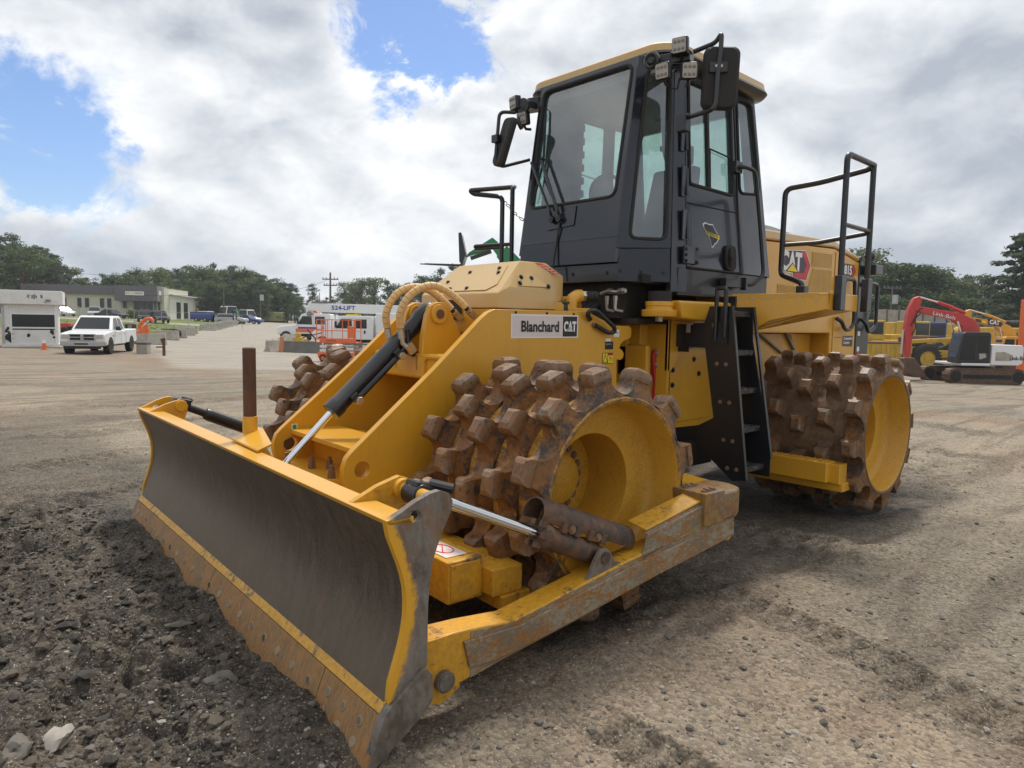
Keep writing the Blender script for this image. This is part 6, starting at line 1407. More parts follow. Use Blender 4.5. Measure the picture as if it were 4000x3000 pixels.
# ---- jersey barriers
def jersey_mesh(L, mat, tilt=0):
    pr = [(-.30,0),(-.30,.08),(-.15,.33),(-.09,.80),(.09,.80),(.15,.33),(.30,.08),(.30,0)]
    return MB().prism([(-L/2, y, z) for y, z in pr], (L,0,0)).mesh('jersey_barrier', mat)
jm, jd = jersey_mesh(1.9, M_conc), jersey_mesh(2.6, M_concd)
def barrier(px, D, rot, label, me, group, scale=1.0, tilt=0):
    x, y = at(px, D); o = bpy.data.objects.new('jersey_barrier', me); COL.objects.link(o)
    o.location = (x, y, GZ(x, y)-.04); o.rotation_euler = (R_(tilt), R_(tilt*.6), RZ0+R_(rot)); o.scale = (scale, 1, 1); md = o.modifiers.new('bevel', 'BEVEL'); md.width = .03; md.segments = 2
    return tag(o, label, 'barrier', group)
LB = ['broken concrete barrier leaning right behind the white pickup', 'concrete barrier behind the rusty gate post', 'stained concrete barrier right of the rusty gate post', 'pale concrete barrier before the gap in the left row', 'short tilted concrete barrier at the gap in the left row']
for i, (px, D) in enumerate(((590,50),(648,57),(682,61),(718,66),(748,70))): barrier(px, D, 12+random.uniform(-6,6), LB[i], jm, 'barriers along the left side of the road', (1,1,1,1,.6)[i], random.uniform(-5,5))
LB = ['first barrier after the gap in the left road row', 'second barrier after the gap in the left road row', 'third barrier after the gap in the left road row', 'fourth barrier after the gap in the left road row', 'fifth barrier after the gap in the left road row', 'last barrier of the left row beside the chain fence post']
for i, (px, D) in enumerate(((812,80),(834,84),(850,88),(866,92),(884,96),(903,100))): barrier(px, D, 35+random.uniform(-8,8), LB[i], jm, 'barriers along the left side of the road', .9, random.uniform(-4,4))
LB = ['broken grey barrier end at the near corner of the right row', 'upright barrier beside the orange traffic barrel', 'barrier just beyond the orange barrel', 'second barrier beyond the orange barrel', 'third barrier beyond the orange barrel', 'farthest barrier of the right row by the yellow scrap']
for i, (px, D, r) in enumerate(((1072,46,70),(1086,48,75),(1112,52,72),(1122,57,70),(1130,62,68),(1142,67,66))): barrier(px, D, r, LB[i], jm, 'barriers along the right side of the road', .8, random.uniform(-4,4))
barrier(1180, 45.5, -4, 'long dark stained barrier in front of the trucks', jd, 'barriers along the right side of the road'); barrier(1340, 46.5, -4, 'dark barrier behind the orange scissor lift', jd, 'barriers along the right side of the road')
o = thing('traffic_barrel', 1100, 45.5, 0, 'faded orange traffic barrel between the concrete barriers', 'barrel'); P_(MB().lathe([(.0,1.0),(.12,1.0),(.14,.9),(.17,.45),(.22,.08),(.27,.06),(.27,0)], (0,0,0), (0,0,1), 16), 'barrel', paint('faded_orange', (.5,.2,.09), .7, .3), o)
# ---- rusty gate post with arm
o = thing('gate_post', 637, 36, 0, 'rusty gate post with a short side arm at the road entrance', 'post')
P_(MB().cyl((0,0,-.1),(0,0,.88),.075,n=14).cyl((0,0,.80),(0,0,.90),.09,n=14), 'post', M_rustpost, o); P_(MB().cyl((0,0,.45),(-.5,.2,.43),.035,n=8).cyl((0,0,.55),(-.18,.1,.85),.05,n=8), 'arm', M_rustpost, o)
o = thing('wooden_crate', 557, 37, 8, 'rough weathered block leaning behind the white pickup', 'block'); P_(MB().box(-.28,.28,-.25,.25,-.05,.52), 'block', M_conc, o, .04); P_(MB().box(-.34,.30,-.3,.3,.52,.62), 'slab', M_wood, o, .02)
# ---- orange knuckle boom attachment, red implement, rusty axle on the grass
o = thing('orange_boom_mower', 545, 52, 0, 'orange folded boom machine standing on the grass behind the pickup', 'machine')
P_(MB().box(-.9,.2,-.4,.4,.55,.85).box(.1,.55,-.35,.35,.2,1.05), 'chassis', M_orange, o, .04)
P_(MB().tube([(-.05,0,.95),(.0,0,1.35),(.45,0,1.75),(.85,0,1.80),(.98,0,1.6)], .13, 8, .1), 'boom', M_orange, o); P_(MB().prism([(x,-.12,z) for x, z in ((.15,1.1),(.62,1.35),(.6,.2),(.3,-.05),(.15,.3))], (0,.24,0)), 'arm_plate', M_orange, o, .03)
P_(MB().cyl((.35,-.15,1.2),(.8,-.15,1.62),.05,n=8), 'ram', M_chrome, o); P_(MB().box(-.95,-.4,-.3,.3,.85,1.35), 'engine', M_dark, o, .03); P_(MB().box(-.72,-.42,-.33,-.31,1.0,1.3), 'panel', M_grey, o)
wheel(o, .95, 0, .32, .25); wheel(o, 1.2, .3, .32, .25); wheel(o, -.7, .5, .32, .25)
o = thing('red_implement', 265, 58, 0, 'red farm implement on the grass between the booth and the pickup', 'implement'); P_(MB().box(-.7,.35,-.4,.4,.45,.9).hull([(.3,-.3,.35),(.3,.3,.35),(.9,0,.5),(.3,-.3,.8),(.3,.3,.8),(.9,0,.65)]), 'body', M_red, o, .05)
for x in (-.55,-.1,.3): wheel(o, x, -.4, .28, .2, rim=M_dark)
P_(MB().bar((.6,0,.6),(1.2,.2,.35),.08,.08), 'drawbar', M_red, o)
o = thing('rusty_axle_frame', 655, 60, 0, 'rusty old axle frame lying on the grass behind the gate post', 'scrap frame'); P_(MB().bar((-.95,0,.08),(.9,0,.14),.14,.14).bar((-.3,0,.1),(.5,.1,.8),.1,.1).bar((-.6,.2,.75),(.7,0,.72),.09,.09), 'frame', M_rustpost, o); wheel(o, .75, 0, .38, .22, rim=M_rustpost); wheel(o, .35, .2, .30, .2, rim=M_rustpost)
# ---- scissor lift
o = thing('scissor_lift', 1324, 36, -8, 'orange scissor lift with white folded scissors beside the trucks', 'scissor lift')
P_(MB().box(-1.0,1.0,-.4,.4,.22,.50), 'base', M_orange, o, .03)
for x in (-.7,.7):
    for y in (-.38,.38): wheel(o, x, y, .2, .14, rim=M_orange)
for i in range(4):
    z = .54+.10*i; s = 1 if i % 2 else -1
    P_(MB().bar((-.9,-.33,z-.02*s),(.9,-.33,z+.02*s),.05,.07).bar((-.9,.33,z+.02*s),(.9,.33,z-.02*s),.05,.07), 'scissor_arm', M_whitedull, o, .01)
dk_ = P_(MB().box(-1.05,1.05,-.42,.42,.98,1.04).box(-1.05,1.05,-.44,-.42,1.04,1.22), 'deck', M_orange, o, .01)
text('deck_lettering', 'snorkel', M_decblk, dk_, (-.5,-.442,1.07), (1,0,0), (0,0,1), .09, .5, depth=.004)
m = MB()
for y in (-.40,.40):
    m.tube([(-1.03,y,1.04),(-1.03,y,2.16),(1.03,y,2.16),(1.03,y,1.04)],.025,6,.08).tube([(-1.03,y,1.6),(1.03,y,1.6)],.02,6)
    for x in (-.78,-.55,.35,.68): m.tube([(x,y,1.04),(x,y,2.16)],.022,6)
for x in (-1.03,1.03): m.tube([(x,-.4,2.16),(x,.4,2.16)],.025,6).tube([(x,-.4,1.6),(x,.4,1.6)],.02,6)
P_(m, 'guard_rail', M_orange, o); P_(MB().box(.62,.98,-.44,-.2,1.25,1.85), 'control_box', M_orange, o, .02)
P_(MB().box(-1.02,-.86,-.46,-.43,1.02,1.14), 'deck_label', M_decwht, o)
# ---- crane truck "524-LIFT"
def lorry(px, D, rot, label, boom=False, name='crane_truck', cat='truck'):
    o = thing(name, px, D, rot, label, cat)
    P_(MB().hull([(x,y,z) for y in (-1.05,1.05) for x, z in ((-3.4,.7),(-3.45,1.25),(-3.2,1.45),(-1.6,1.62),(-1.5,.7))]), 'bonnet', M_white, o, .08)
    P_(MB().hull([(x,y,z) for y in (-1.15,1.15) for x, z in ((-1.75,.75),(-1.75,1.6),(-1.2,2.55),(-.9,2.65),(1.35,2.65),(1.45,2.5),(1.45,.75))]), 'cab', M_white, o, .06)
    for s in (-1,1):
        P_(MB().add([(x,s*1.157,z) for x, z in ((-1.5,1.65),(-1.08,2.40),(-.25,2.40),(-.2,1.62))], [(0,1,2,3)]), 'door_window', M_cargl, o); P_(MB().add([(x,s*1.157,z) for x, z in ((.05,1.65),(.05,2.38),(.95,2.38),(.95,1.65))], [(0,1,2,3)]), 'rear_window', M_cargl, o)
        P_(MB().add([(x,s*1.156,z) for x, z in ((-.12,.8),(-.10,.8),(-.10,2.5),(-.12,2.5))], [(0,1,2,3)]), 'door_gap', M_dark, o); P_(MB().box(.72,.86,min(s*1.15,s*1.18),max(s*1.15,s*1.18),1.25,1.5), 'door_handle', M_black, o)
        for x in (-2.6,3.2,4.4): wheel(o, x, s*1.0, .5, .3, rim=M_white)
        P_(MB().box(-1.55,-1.40,min(s*1.2,s*1.45),max(s*1.2,s*1.45),1.7,2.2), 'mirror', M_black, o, .02)
    P_(MB().add([(-1.70,-.95,1.72),(-1.70,.95,1.72),(-1.24,.9,2.47),(-1.24,-.9,2.47)], [(0,1,2,3)]), 'windscreen', M_cargl, o)
    P_(MB().box(-.8,.2,-.6,.6,2.66,2.78), 'beacon_bar', M_decyel if boom else M_orange, o, .02)
    P_(MB().box(-3.3,5.6,-.5,.5,.5,.85), 'chassis', M_dark, o)
    P_(MB().box(1.7,5.6,-1.15,1.15,.85,1.25), 'bed', M_white if boom else M_grey, o, .03)
    if boom:
        b = P_(MB().prism([(-3.9,-.35,z) for z in (3.05,3.6)]+[(-3.7,-.35,3.62),(3.4,-.35,3.55),(4.2,-.35,3.2),(3.2,-.35,2.8),(-2.5,-.35,2.9)], (0,.7,0)), 'boom', M_white, o, .04)
        text('boom_lettering', '524-LIFT', M_decblue, b, (-2.0,-.352,3.12), (1,0,0), (0,0,1), .33, 1.9, bold=.03, depth=.005)
        P_(MB().box(-4.1,-3.6,-.25,.25,2.6,3.2), 'boom_head', M_white, o, .03); P_(MB().cyl((-3.8,-.3,2.75),(-3.8,.3,2.75),.22,n=12), 'sheave', M_grey, o); P_(MB().box(-.2,-.05,-.15,.15,2.65,2.9), 'boom_rest', M_white, o)
        P_(MB().box(1.6,3.6,-.8,.8,1.25,2.9), 'turret', M_white, o, .06)
        P_(MB().prism([(x,-.36,z) for x, z in ((-3.7,3.62),(-2.6,3.62),(-2.3,3.74),(-3.5,3.74))], (0,.7,0)), 'winch_cover', M_grey, o)
    else:
        P_(MB().box(-1.7,1.4,-1.165,-1.155,.9,1.25), 'orange_stripe', M_orange, o); P_(MB().box(-1.5,.2,-1.168,-1.156,1.25,1.4), 'blue_stripe', M_blue, o)
    return o
lorry(1396, 57, 2, 'white crane truck with a blue lettered boom above its cab', True)
lorry(1238, 66, 4, 'white truck with orange beacon bar and orange stripe behind the barriers', False, 'tow_truck')
o = thing('yellow_scrap_engine', 1168, 48.5, 0, 'yellow and white scrap engine parts lying behind the dark barrier', 'scrap'); P_(MB().box(-.35,.3,-.3,.3,.6,.95).box(-.2,.1,-.2,.2,.95,1.25).box(.25,.7,-.3,.2,.5,.85), 'engine_block', M_oldyel, o, .05); P_(MB().cyl((.2,-.2,.9),(1.6,.1,1.3),.04,n=6).cyl((.6,-.1,1.5),(1.3,.2,.6),.05,n=6), 'rods', M_rustpost, o)
for k in range(7): P_(MB().ball((random.uniform(-.5,.8),random.uniform(-.3,.1),random.uniform(.5,1.0)),random.uniform(.08,.16),7), 'scrap_piece', random.choice([M_whitedull,M_dark,M_oldyel]), o)
# ---- telehandler with raised boom behind the compactor
Dt = 23; kt = Dt/FPX
o = thing('telehandler', 2150, Dt, 0, 'green telehandler with black pallet forks raised behind the compactor', 'telehandler')
def T_(px, py, y=0): 
    p = CAM+ray(px, py)*Dt; q = Vector(p)-o.location; a = RZ0; return V(q.x*math.cos(a)+q.y*math.sin(a), y, q.z)
P_(MB().prism([T_(1822,1007,-.18),T_(1835,990,-.18),T_(1925,933,-.18),T_(1945,950,-.18),T_(2010,1035,-.18),T_(1990,1065,-.18),T_(1925,975,-.18),T_(1838,1000,-.18)], (0,.36,0)), 'boom_head', M_green, o, .02)
P_(MB().bar(T_(1985,1020),T_(2330,1300),.4,.4,(0,1,0)).bar(T_(1960,985),T_(2050,1075),.48,.48,(0,1,0)), 'boom', M_green, o, .03)
P_(MB().bar(T_(1840,1012,-.05),T_(1920,985,-.05),.12,.12,(0,1,0)), 'tilt_ram', M_black, o)
P_(MB().prism([T_(1797,920,-.5),T_(1808,918,-.5),T_(1825,1000,-.5),T_(1812,1035,-.5),T_(1800,1030,-.5)], (0,1.0,0)), 'fork_carriage', M_black, o, .02)
for y, dpx, dpy in ((-.35,0,0),(.35,8,-8)): P_(MB().prism([T_(1648+dpx,1034+dpy,y),T_(1800,1038+dpy,y),T_(1806,1030+dpy,y),T_(1803,1000,y),T_(1811,1000,y),T_(1812,1040+dpy,y),T_(1803,1046+dpy,y),T_(1648+dpx,1037+dpy,y)], (0,.12,0)), 'fork', M_black, o, .004)
P_(MB().box(.3,4.2,-.9,.9,.6,1.25).box(1.3,2.6,-.95,-.1,1.2,2.3), 'body', M_green, o, .06)
for x in (.9,3.6):
    for y in (-.95,.95): wheel(o, x, y, .6, .4)
# ---- excavators on the right
De = 38
def excavator(px, D, rot, label, house_m, arm_m, cab_m, name='excavator'):
    o = thing(name, px, D, rot, label, 'excavator')
    for y in (-1.15,1.15):
        pr = [(-2.05,.42),(-1.95,.68),(-1.7,.80),(1.7,.80),(1.95,.68),(2.05,.42),(1.9,.14),(1.65,.0),(-1.65,.0),(-1.9,.14)]
        t = P_(MB().prism([(x,y-.28,z) for x, z in pr], (0,.56,0)), 'track', M_rust, o, .05)
        sh_ = MB().box(-.07,.07,-.30,.30,-.02,.035).mesh('track_shoe', M_rust)
        n = 0
        for a, b in zip(pr, pr[1:]+pr[:1]):
            d = V(b[0]-a[0],0,b[1]-a[1]); L = np.linalg.norm(d); d /= L; nn = V(-d[2],0,d[0])
            for i in range(max(1, int(L/.17))):
                c = V(a[0],y,a[1])+d*(i+.5)*L/max(1, int(L/.17)); inst('track_shoe', sh_, t, frame4(c, d, (0,1,0), nn))
        P_(MB().box(-1.3,1.3,y-.29,y+.29,.28,.52), 'track_frame', M_dark, o, .03)
        for x in (-1.65,1.65): P_(MB().cyl((x,y-.30,.41),(x,y+.30,.41),.30,n=16), 'sprocket', M_dark, o)
    P_(MB().cyl((0,0,.8),(0,0,.98),.7,n=20), 'turntable', M_dark, o)
    P_(MB().box(-1.25,.3,-1.2,1.2,.95,1.10).hull([(x,y,z) for y in (-1.22,1.22) for x, z in ((.3,1.0),(1.75,1.0),(1.95,1.1),(1.98,1.95),(1.9,2.08),(.3,2.10))]), 'house', house_m, o, .05)
    cb = P_(MB().hull([(x,y,z) for y in (-1.18,-.25) for x, z in ((-1.45,1.1),(-1.42,1.9),(-1.25,2.66),(-1.1,2.74),(.15,2.74),(.25,2.6),(.25,1.1))]), 'cab_frame', cab_m, o, .04)
    for pts in ([(-1.36,1.25),(-1.34,1.85),(-1.17,2.55),(-.55,2.55),(-.55,1.25)], [(-.42,1.65),(-.42,2.55),(.12,2.55),(.12,1.65)]): P_(MB().add([(x,-1.187,z) for x, z in pts], [tuple(range(len(pts)))]), 'cab_window', M_cargl, cb)
    P_(MB().add([(-1.468,-1.05,1.4),(-1.468,-.4,1.4),(-1.30,-.4,2.5),(-1.30,-1.05,2.5)], [(0,1,2,3)]), 'cab_screen', M_cargl, cb)
    P_(MB().add([(-.30,-1.188,1.3),(.05,-1.188,1.42),(-.02,-1.188,1.62),(-.36,-1.188,1.6)], [(0,1,2,3)]), 'door_glass', M_lens, cb)
    P_(MB().prism([(x,-1.235,z) for x, z in ((.5,1.25),(1.35,1.25),(1.4,1.55),(.95,1.72),(.5,1.7))], (0,.02,0)), 'service_panel', M_conc, o); P_(MB().cyl((1.0,.2,2.1),(1.0,.2,2.5),.08,n=8), 'exhaust', M_black, o)
    bm = [(-.1,1.5),(.35,2.5),(.25,3.0),(-.15,3.45),(-.85,3.75),(-2.9,4.03),(-3.25,4.05),(-3.3,3.80),(-2.9,3.70),(-1.3,3.42),(-.70,3.0),(-.45,1.5)]
    b = P_(MB().prism([(x,-.2,z) for x, z in bm], (0,.4,0)), 'boom', arm_m, o, .04)
    st = [(-3.35,4.50),(-3.05,4.62),(-2.96,4.3),(-3.06,3.9),(-3.28,3.0),(-3.38,1.35),(-3.6,1.3),(-3.75,2.9),(-3.62,3.9)]
    s = P_(MB().prism([(x,-.16,z) for x, z in st], (0,.32,0)), 'stick', arm_m, o, .03)
    P_(MB().cyl((-1.2,0,4.05),(-2.0,0,4.3),.09,n=10).cyl((-.5,0,3.75),(-1.3,0,4.05),.10,n=10), 'stick_ram', arm_m, b); P_(MB().cyl((-2.0,0,4.3),(-2.95,0,4.55),.05,n=10), 'ram_rod', M_chrome, b)
    for y in (-.3,.3): P_(MB().cyl((-.6,y,1.5),(-.85,y,2.7),.09,n=10), 'boom_ram', M_black if cab_m is M_black else arm_m, b); P_(MB().cyl((-.85,y,2.7),(-1.05,y,3.3),.045,n=10), 'boom_rod', M_chrome, b)
    P_(MB().cyl((-3.8,0,1.5),(-3.75,0,2.8),.06,n=8), 'bucket_ram', M_brass, s)
    P_(MB().hull([(x,y,z) for y in (-.45,.45) for x, z in ((-3.75,1.25),(-3.3,1.3),(-2.75,.55),(-2.55,.22),(-3.3,.25),(-3.6,.5))]), 'bucket', M_rust, o, .03)
    for y in (-.4,-.15,.15,.4): P_(MB().hull([(x,y+e,z) for e in (-.04,.04) for x, z in ((-2.7,.22),(-2.7,.34),(-2.4,.18))]), 'bucket_tooth', M_steel, o)
    P_(MB().tube([(-3.0,-.22,3.7),(-3.3,-.24,3.4),(-3.25,-.24,2.9),(-3.4,-.22,2.5)],.03,6,.1).tube([(-2.9,-.22,4.0),(-3.15,-.25,3.85),(-3.35,-.24,3.3),(-3.5,-.22,3.0)],.025,6,.1), 'hydraulic_hoses', M_rubber, s)
    return o, b
o, b = excavator(3800, De, 0, 'small excavator with white body and red boom at the right edge', M_white, M_redx, M_black)
text('boom_lettering', 'Link-Belt', M_decwht, b, (-2.35,-.203,3.63), (1,0,-.22), (.22,0,1), .20, 1.25, depth=.006)
text('house_lettering', 'Link-Belt', M_decblk, o, (1.25,-1.228,1.30), (1,0,0), (0,0,1), .20, .95, bold=.02, depth=.008)
o, b = excavator(3950, 50, 0, 'yellow excavator behind the red and white one, boom with maker lettering', M_yel, M_yel, M_yel)
text('boom_lettering', 'CAT', M_decwht, b, (-1.75,-.204,3.62), (1,0,-.12), (.12,0,1), .28, .75, bold=.05, depth=.008)
P_(MB().add([(-2.75,-.203,3.72),(-1.95,-.203,3.60),(-1.95,-.203,3.84),(-2.75,-.203,3.96)], [(0,1,2,3)]), 'boom_sticker', M_maroon, b); P_(MB().add([(-2.3,-.206,3.68),(-1.97,-.206,3.63),(-1.97,-.206,3.82),(-2.3,-.206,3.87)], [(0,1,2,3)]), 'boom_sticker', M_decyel, b)
P_(MB().add([(-1.85,-.202,3.52),(-.90,-.202,3.40),(-.75,-.202,3.62),(-.95,-.202,3.78),(-1.85,-.202,3.92)], [(0,1,2,3,4)]), 'boom_decal', M_decdark, b)
# ---- scraper with giant tyre
Ds = 52; 
o = thing('scraper', 3440, Ds, 0, 'old yellow earth scraper with giant tyre behind the red boom', 'scraper')
P_(MB().hull([(x,y,z) for y in (-1.4,1.4) for x, z in ((-2.6,.7),(-2.7,2.05),(1.0,2.1),(1.4,1.9),(.6,.6))]), 'bowl', M_oldyel, o, .06)
P_(MB().box(-2.8,1.2,-1.45,1.45,2.02,2.14), 'bowl_rim', M_maroon, o, .03)
for i in range(9): P_(MB().box(-2.4+.36*i,-2.32+.36*i,-1.46,-1.40,.8,2.0), 'rib', M_oldyel, o)
P_(MB().prism([(x,-1.5,z) for x, z in ((1.0,.8),(1.3,2.3),(1.55,2.3),(1.7,.8))], (0,.3,0)).box(1.2,6.3,-1.2,-.9,1.05,1.6).bar((1.4,-1.3,2.2),(5.2,-.8,2.4),.3,.3), 'frame', M_oldyel, o, .04)
def bigwheel(x, y, r, w):
    t = wheel(o, x, y, r, w, rim=M_oldyel)
    lug_ = MB().box(-.05,.05,-w*.5,w*.5,-.02,.05).mesh('tread_lug', M_rubber)
    for k in range(26):
        a = 2*math.pi*k/26; c, s = math.cos(a), math.sin(a); inst('tread_lug', lug_, t, frame4((x+r*c, y, r+r*s), (s,0,-c), (0,1,0), (c,0,s)))
    P_(MB().cyl((x,y-w*.5,r),(x,y-w*.25,r),r*.22,n=16), 'hub', M_oldyel, t)
bigwheel(2.55,-1.5,1.0,.75); bigwheel(2.4,1.3,1.0,.75); bigwheel(4.6,-.6,.95,.7); bigwheel(5.7,.3,.95,.7)
P_(MB().box(1.6,3.2,-.6,.5,1.9,2.5).box(2.2,4.2,-.2,.9,2.5,2.6), 'gooseneck', M_rustpost, o, .05); P_(MB().box(-3.2,-1.0,-.8,.8,2.2,2.7).box(-2.6,-1.9,-.6,.6,2.7,3.0), 'ejector', M_oldyel, o, .05)
P_(MB().hull([(-3.5,-1,.4),(-2.7,-1,.4),(-2.7,-1,1.1),(-3.2,-1,1.2),(-3.5,1,.4),(-2.7,1,.4),(-2.7,1,1.1),(-3.2,1,1.2)]), 'tailgate', M_oldyel, o, .08)
# ---- other yellow machines parked behind
o = thing('yellow_crane_house', 3890, 62, 4, 'yellow machine with a rounded cab and large black roof reels', 'machine'); P_(MB().hull([(x,y,z) for y in (-1.3,1.3) for x, z in ((-3.2,1.2),(-3.2,3.2),(-2.9,3.5),(2.1,3.5),(3.0,2.9),(3.3,2.2),(3.2,1.2))]), 'house', M_oldyel, o, .12)
P_(MB().prism([(x,-1.31,z) for x, z in rrect(1.3,2.7,1.9,3.1,.4)], (0,.01,0)), 'cab_window', M_cargl, o); P_(MB().prism([(x,-1.31,z) for x, z in rrect(-2.3,-.8,2.0,3.1,.1)], (0,.01,0)), 'side_panel', M_yel, o); P_(MB().prism([(x,-1.31,z) for x, z in rrect(-.3,1.0,1.9,3.1,.2)], (0,.01,0)), 'door_window', M_cargl, o)
P_(MB().cyl((1.6,-.9,3.8),(1.6,.9,3.8),.35,n=16).cyl((.4,-.9,3.75),(.4,.9,3.75),.3,n=16), 'reel', M_dark, o); P_(MB().box(-3,3,-1.2,1.2,.3,1.2), 'undercarriage', M_rust, o)
for i, (px, D, lab) in enumerate(((3400, 66, 'far yellow grader at the left of the parked yellow machines'), (3640, 72, 'far yellow loader with blue cab canopy near the grey wall'), (3760, 76, 'far yellow loader half behind the red boom'), (3500, 78, 'far yellow loader just right of the grey rear lamp box'), (3570, 68, 'far yellow loader between the red stick and the grey wall'))):
    o = thing('parked_loader', px, D, 6*i-4, lab, 'loader', 'yellow machines parked along the far row')
    o.scale = (1.3, 1.3, 1.3)
    P_(MB().box(-2.4,1.8,-1.0,1.0,.9,1.7).box(-2.9,-1.8,-.7,.7,1.4,2.1).bar((1.2,-.7,1.5),(3.4,-.7,.9),.25,.3), 'body', M_oldyel, o, .08); P_(MB().box(-.9,.7,-.8,.8,1.7,3.1), 'cab', M_oldyel if i != 1 else M_blue, o, .08)
    P_(MB().box(-.75,.55,-.82,-.8,2.1,2.95), 'cab_window', M_cargl, o)
    for x in (-1.5,1.2):
        for y in (-1,1): wheel(o, x, y, .8, .5, rim=M_oldyel)
o = thing('orange_machine_mast', 4000, 47, 0, 'tall orange steel mast cut off by the right edge of the picture', 'mast'); P_(MB().box(-.15,.4,-.3,.3,0,5.2).box(-.35,.6,-.5,.5,0,.3), 'mast', M_orange, o, .03)
# ---- grey wall with buttresses
o = thing('retaining_wall', 3600, 90, 0, 'grey concrete panel wall behind the yellow machines', 'wall')
zt = CAM[2]+(1259+28-1212)*90/FPX-o.location.z
for i in range(11):
    x = -5.4+1.7*i*.9; P_(MB().box(x-.75,x+.75,-.1,.15,-.5,zt-.02*i), 'panel', M_conc, o, .02); P_(MB().box(x+.765-.07,x+.765+.07,-.25,.15,-.5,zt+.05), 'post', M_concd, o, .01)
# ---- poles and wires
def pole(px, D, py_top, label, arms=(), r=.15, mat=M_wood, trans=None, name='utility_pole'):
    o = thing(name, px, D, 0, label, 'utility pole')
    ht = CAM[2]+(1259+(px-2000)*.0176-py_top)*D/FPX-o.location.z
    P_(MB().cyl((0,0,-.3),(0,0,ht),r,r*.65,n=8), 'pole', mat, o)
    for dz, L in arms:
        ca = P_(MB().box(-L,L,-.08,.08,ht-dz-.08,ht-dz+.08), 'crossarm', mat, o)
        for x in (-L*.9,-L*.5,L*.5,L*.9): P_(MB().cyl((x,0,ht-dz+.08),(x,0,ht-dz+.3),.06,n=6), 'insulator', M_grey, ca)
    if trans: P_(MB().cyl((.35,-.2,ht-trans-1.2),(.35,-.2,ht-trans),.38,n=14), 'transformer', M_silver, o)
    return np.array(o.location)+V(0,0,ht)
p1 = pole(875, 118, 1072, 'dark utility pole with one crossarm left of the road', ((.7,1.2),)); p2 = pole(1018, 140, 1132, 'utility pole with a pale transformer in front of the trees', ((.3,.9),), trans=1.0)
p3 = pole(1291, 105, 1066, 'tall utility pole with two crossarms above the crane truck boom', ((1.0,1.2),(1.9,1.0)), r=.2); p4 = pole(1094, 165, 1178, 'short pole with small transformer right of the pale green skip', (), trans=.8, r=.12); p5 = pole(1249, 112, 1144, 'thin pole behind the crane truck boom head', (), r=.08)
p6 = pole(3476, 95, 1118, 'utility pole with grey transformer by the right hand trees', ((.3,1.2),), trans=1.2); p7 = V(*at(4600, 110), p6[2]-.3); p8 = V(*at(2900, 100), p6[2]+.2)
def wire(a, b, sag, label, r=.018, n=14):
    pts = [a+(b-a)*i/n-V(0,0,sag*4*(i/n)*(1-i/n)) for i in range(n+1)]
    tag(MB().tube(pts, r, 5).obj('overhead_wire', M_dark), label, 'wire', 'overhead wires')
pL = V(*at(-500, 100), p1[2]+1.0)
wire(p1-V(0,0,.5), pL, 1.0, 'wire running left from the dark pole above the warehouse', .022); wire(p1-V(0,0,3.5), V(*at(-500,100), p1[2]-2.5), .9, 'lower wire running left from the dark pole', .022)
wire(p1-V(0,0,3.0), p2-V(0,0,3.5), 3.5, 'slack wire from the dark pole to the transformer pole', .025); wire(p2-V(0,0,.3), p3-V(0,0,4.0), 1.0, 'wire from the transformer pole to the tall pole', .022)
wire(p3-V(0,0,4.4), p4-V(0,0,.2), 1.0, 'wire from the tall pole to the short pole', .022); wire(p3-V(0,0,.9), p1-V(0,0,.2), 2.2, 'high wire between the tall pole and the dark pole', .02)
for i, dz in enumerate((.1,.5,2.6,3.6)):
    wire(p6-V(0,0,dz), p7-V(0,0,dz), .8, ('topmost','second','third','lowest')[i]+' wire right of the right hand utility pole', .022); wire(p6-V(0,0,dz), p8-V(0,0,dz), .8, ('topmost','second','third','lowest')[i]+' wire left of the right hand utility pole', .022)
# ---- street sign, fence, yellow rail
o = thing('street_sign', 926, 104, 0, 'stop sign seen from behind with a green street name plate on top', 'sign'); P_(MB().cyl((0,0,0),(0,0,2.2),.04,n=8), 'post', M_galv, o); P_(MB().prism([(.38*math.cos(R_(22.5+45*k)),-.03,1.45+.38*math.sin(R_(22.5+45*k))) for k in range(8)], (0,.02,0)), 'octagon', M_grey, o); P_(MB().box(-.5,.5,-.02,.02,2.05,2.27), 'name_plate', M_decgreen, o)
o = thing('gate_posts_pair', 911, 101, 0, 'dark iron post at the end of the left barrier row', 'post'); P_(MB().cyl((0,0,0),(0,0,2.1),.09,n=8).cyl((.45,0,0),(.45,0,1.9),.07,n=8).box(0,.45,-.03,.03,1.4,1.46), 'post', M_dark, o)
o = thing('chain_fence', 560, 88, 4, 'thin chain link fence with grey posts along the grass bank', 'fence')
for i in range(8):
    x = -11+3.3*i; fx_, fy_ = math.cos(RZ0+R_(4))*x+o.location.x, math.sin(RZ0+R_(4))*x+o.location.y; dz = GZ(fx_, fy_)-o.location.z; P_(MB().cyl((x,0,dz-.2),(x,0,dz+1.7),.03,n=6), 'post', M_galv, o)
    if i < 7: P_(MB().tube([(x,0,dz+1.68),(x+3.3,0,dz+1.68)],.015,5), 'top_rail', M_galv, o)
o = thing('yellow_guard_rail', 762, 124, 0, 'yellow safety rail at the corner of the warehouse wing', 'rail'); P_(MB().tube([(-.5,0,0),(-.5,0,2.2),(.5,0,2.2),(.5,0,0)],.05,6).tube([(-.5,0,1.3),(.5,0,1.3)],.04,6), 'rail', M_decyel, o)
o = thing('metal_fence', 1000, 152, 0, 'pale sheet metal fence left of the green skip', 'fence')
for i in range(10): P_(MB().box(-4+.8*i,-3.26+.8*i,-.03,.03,0,2.0), 'sheet', M_galv, o)
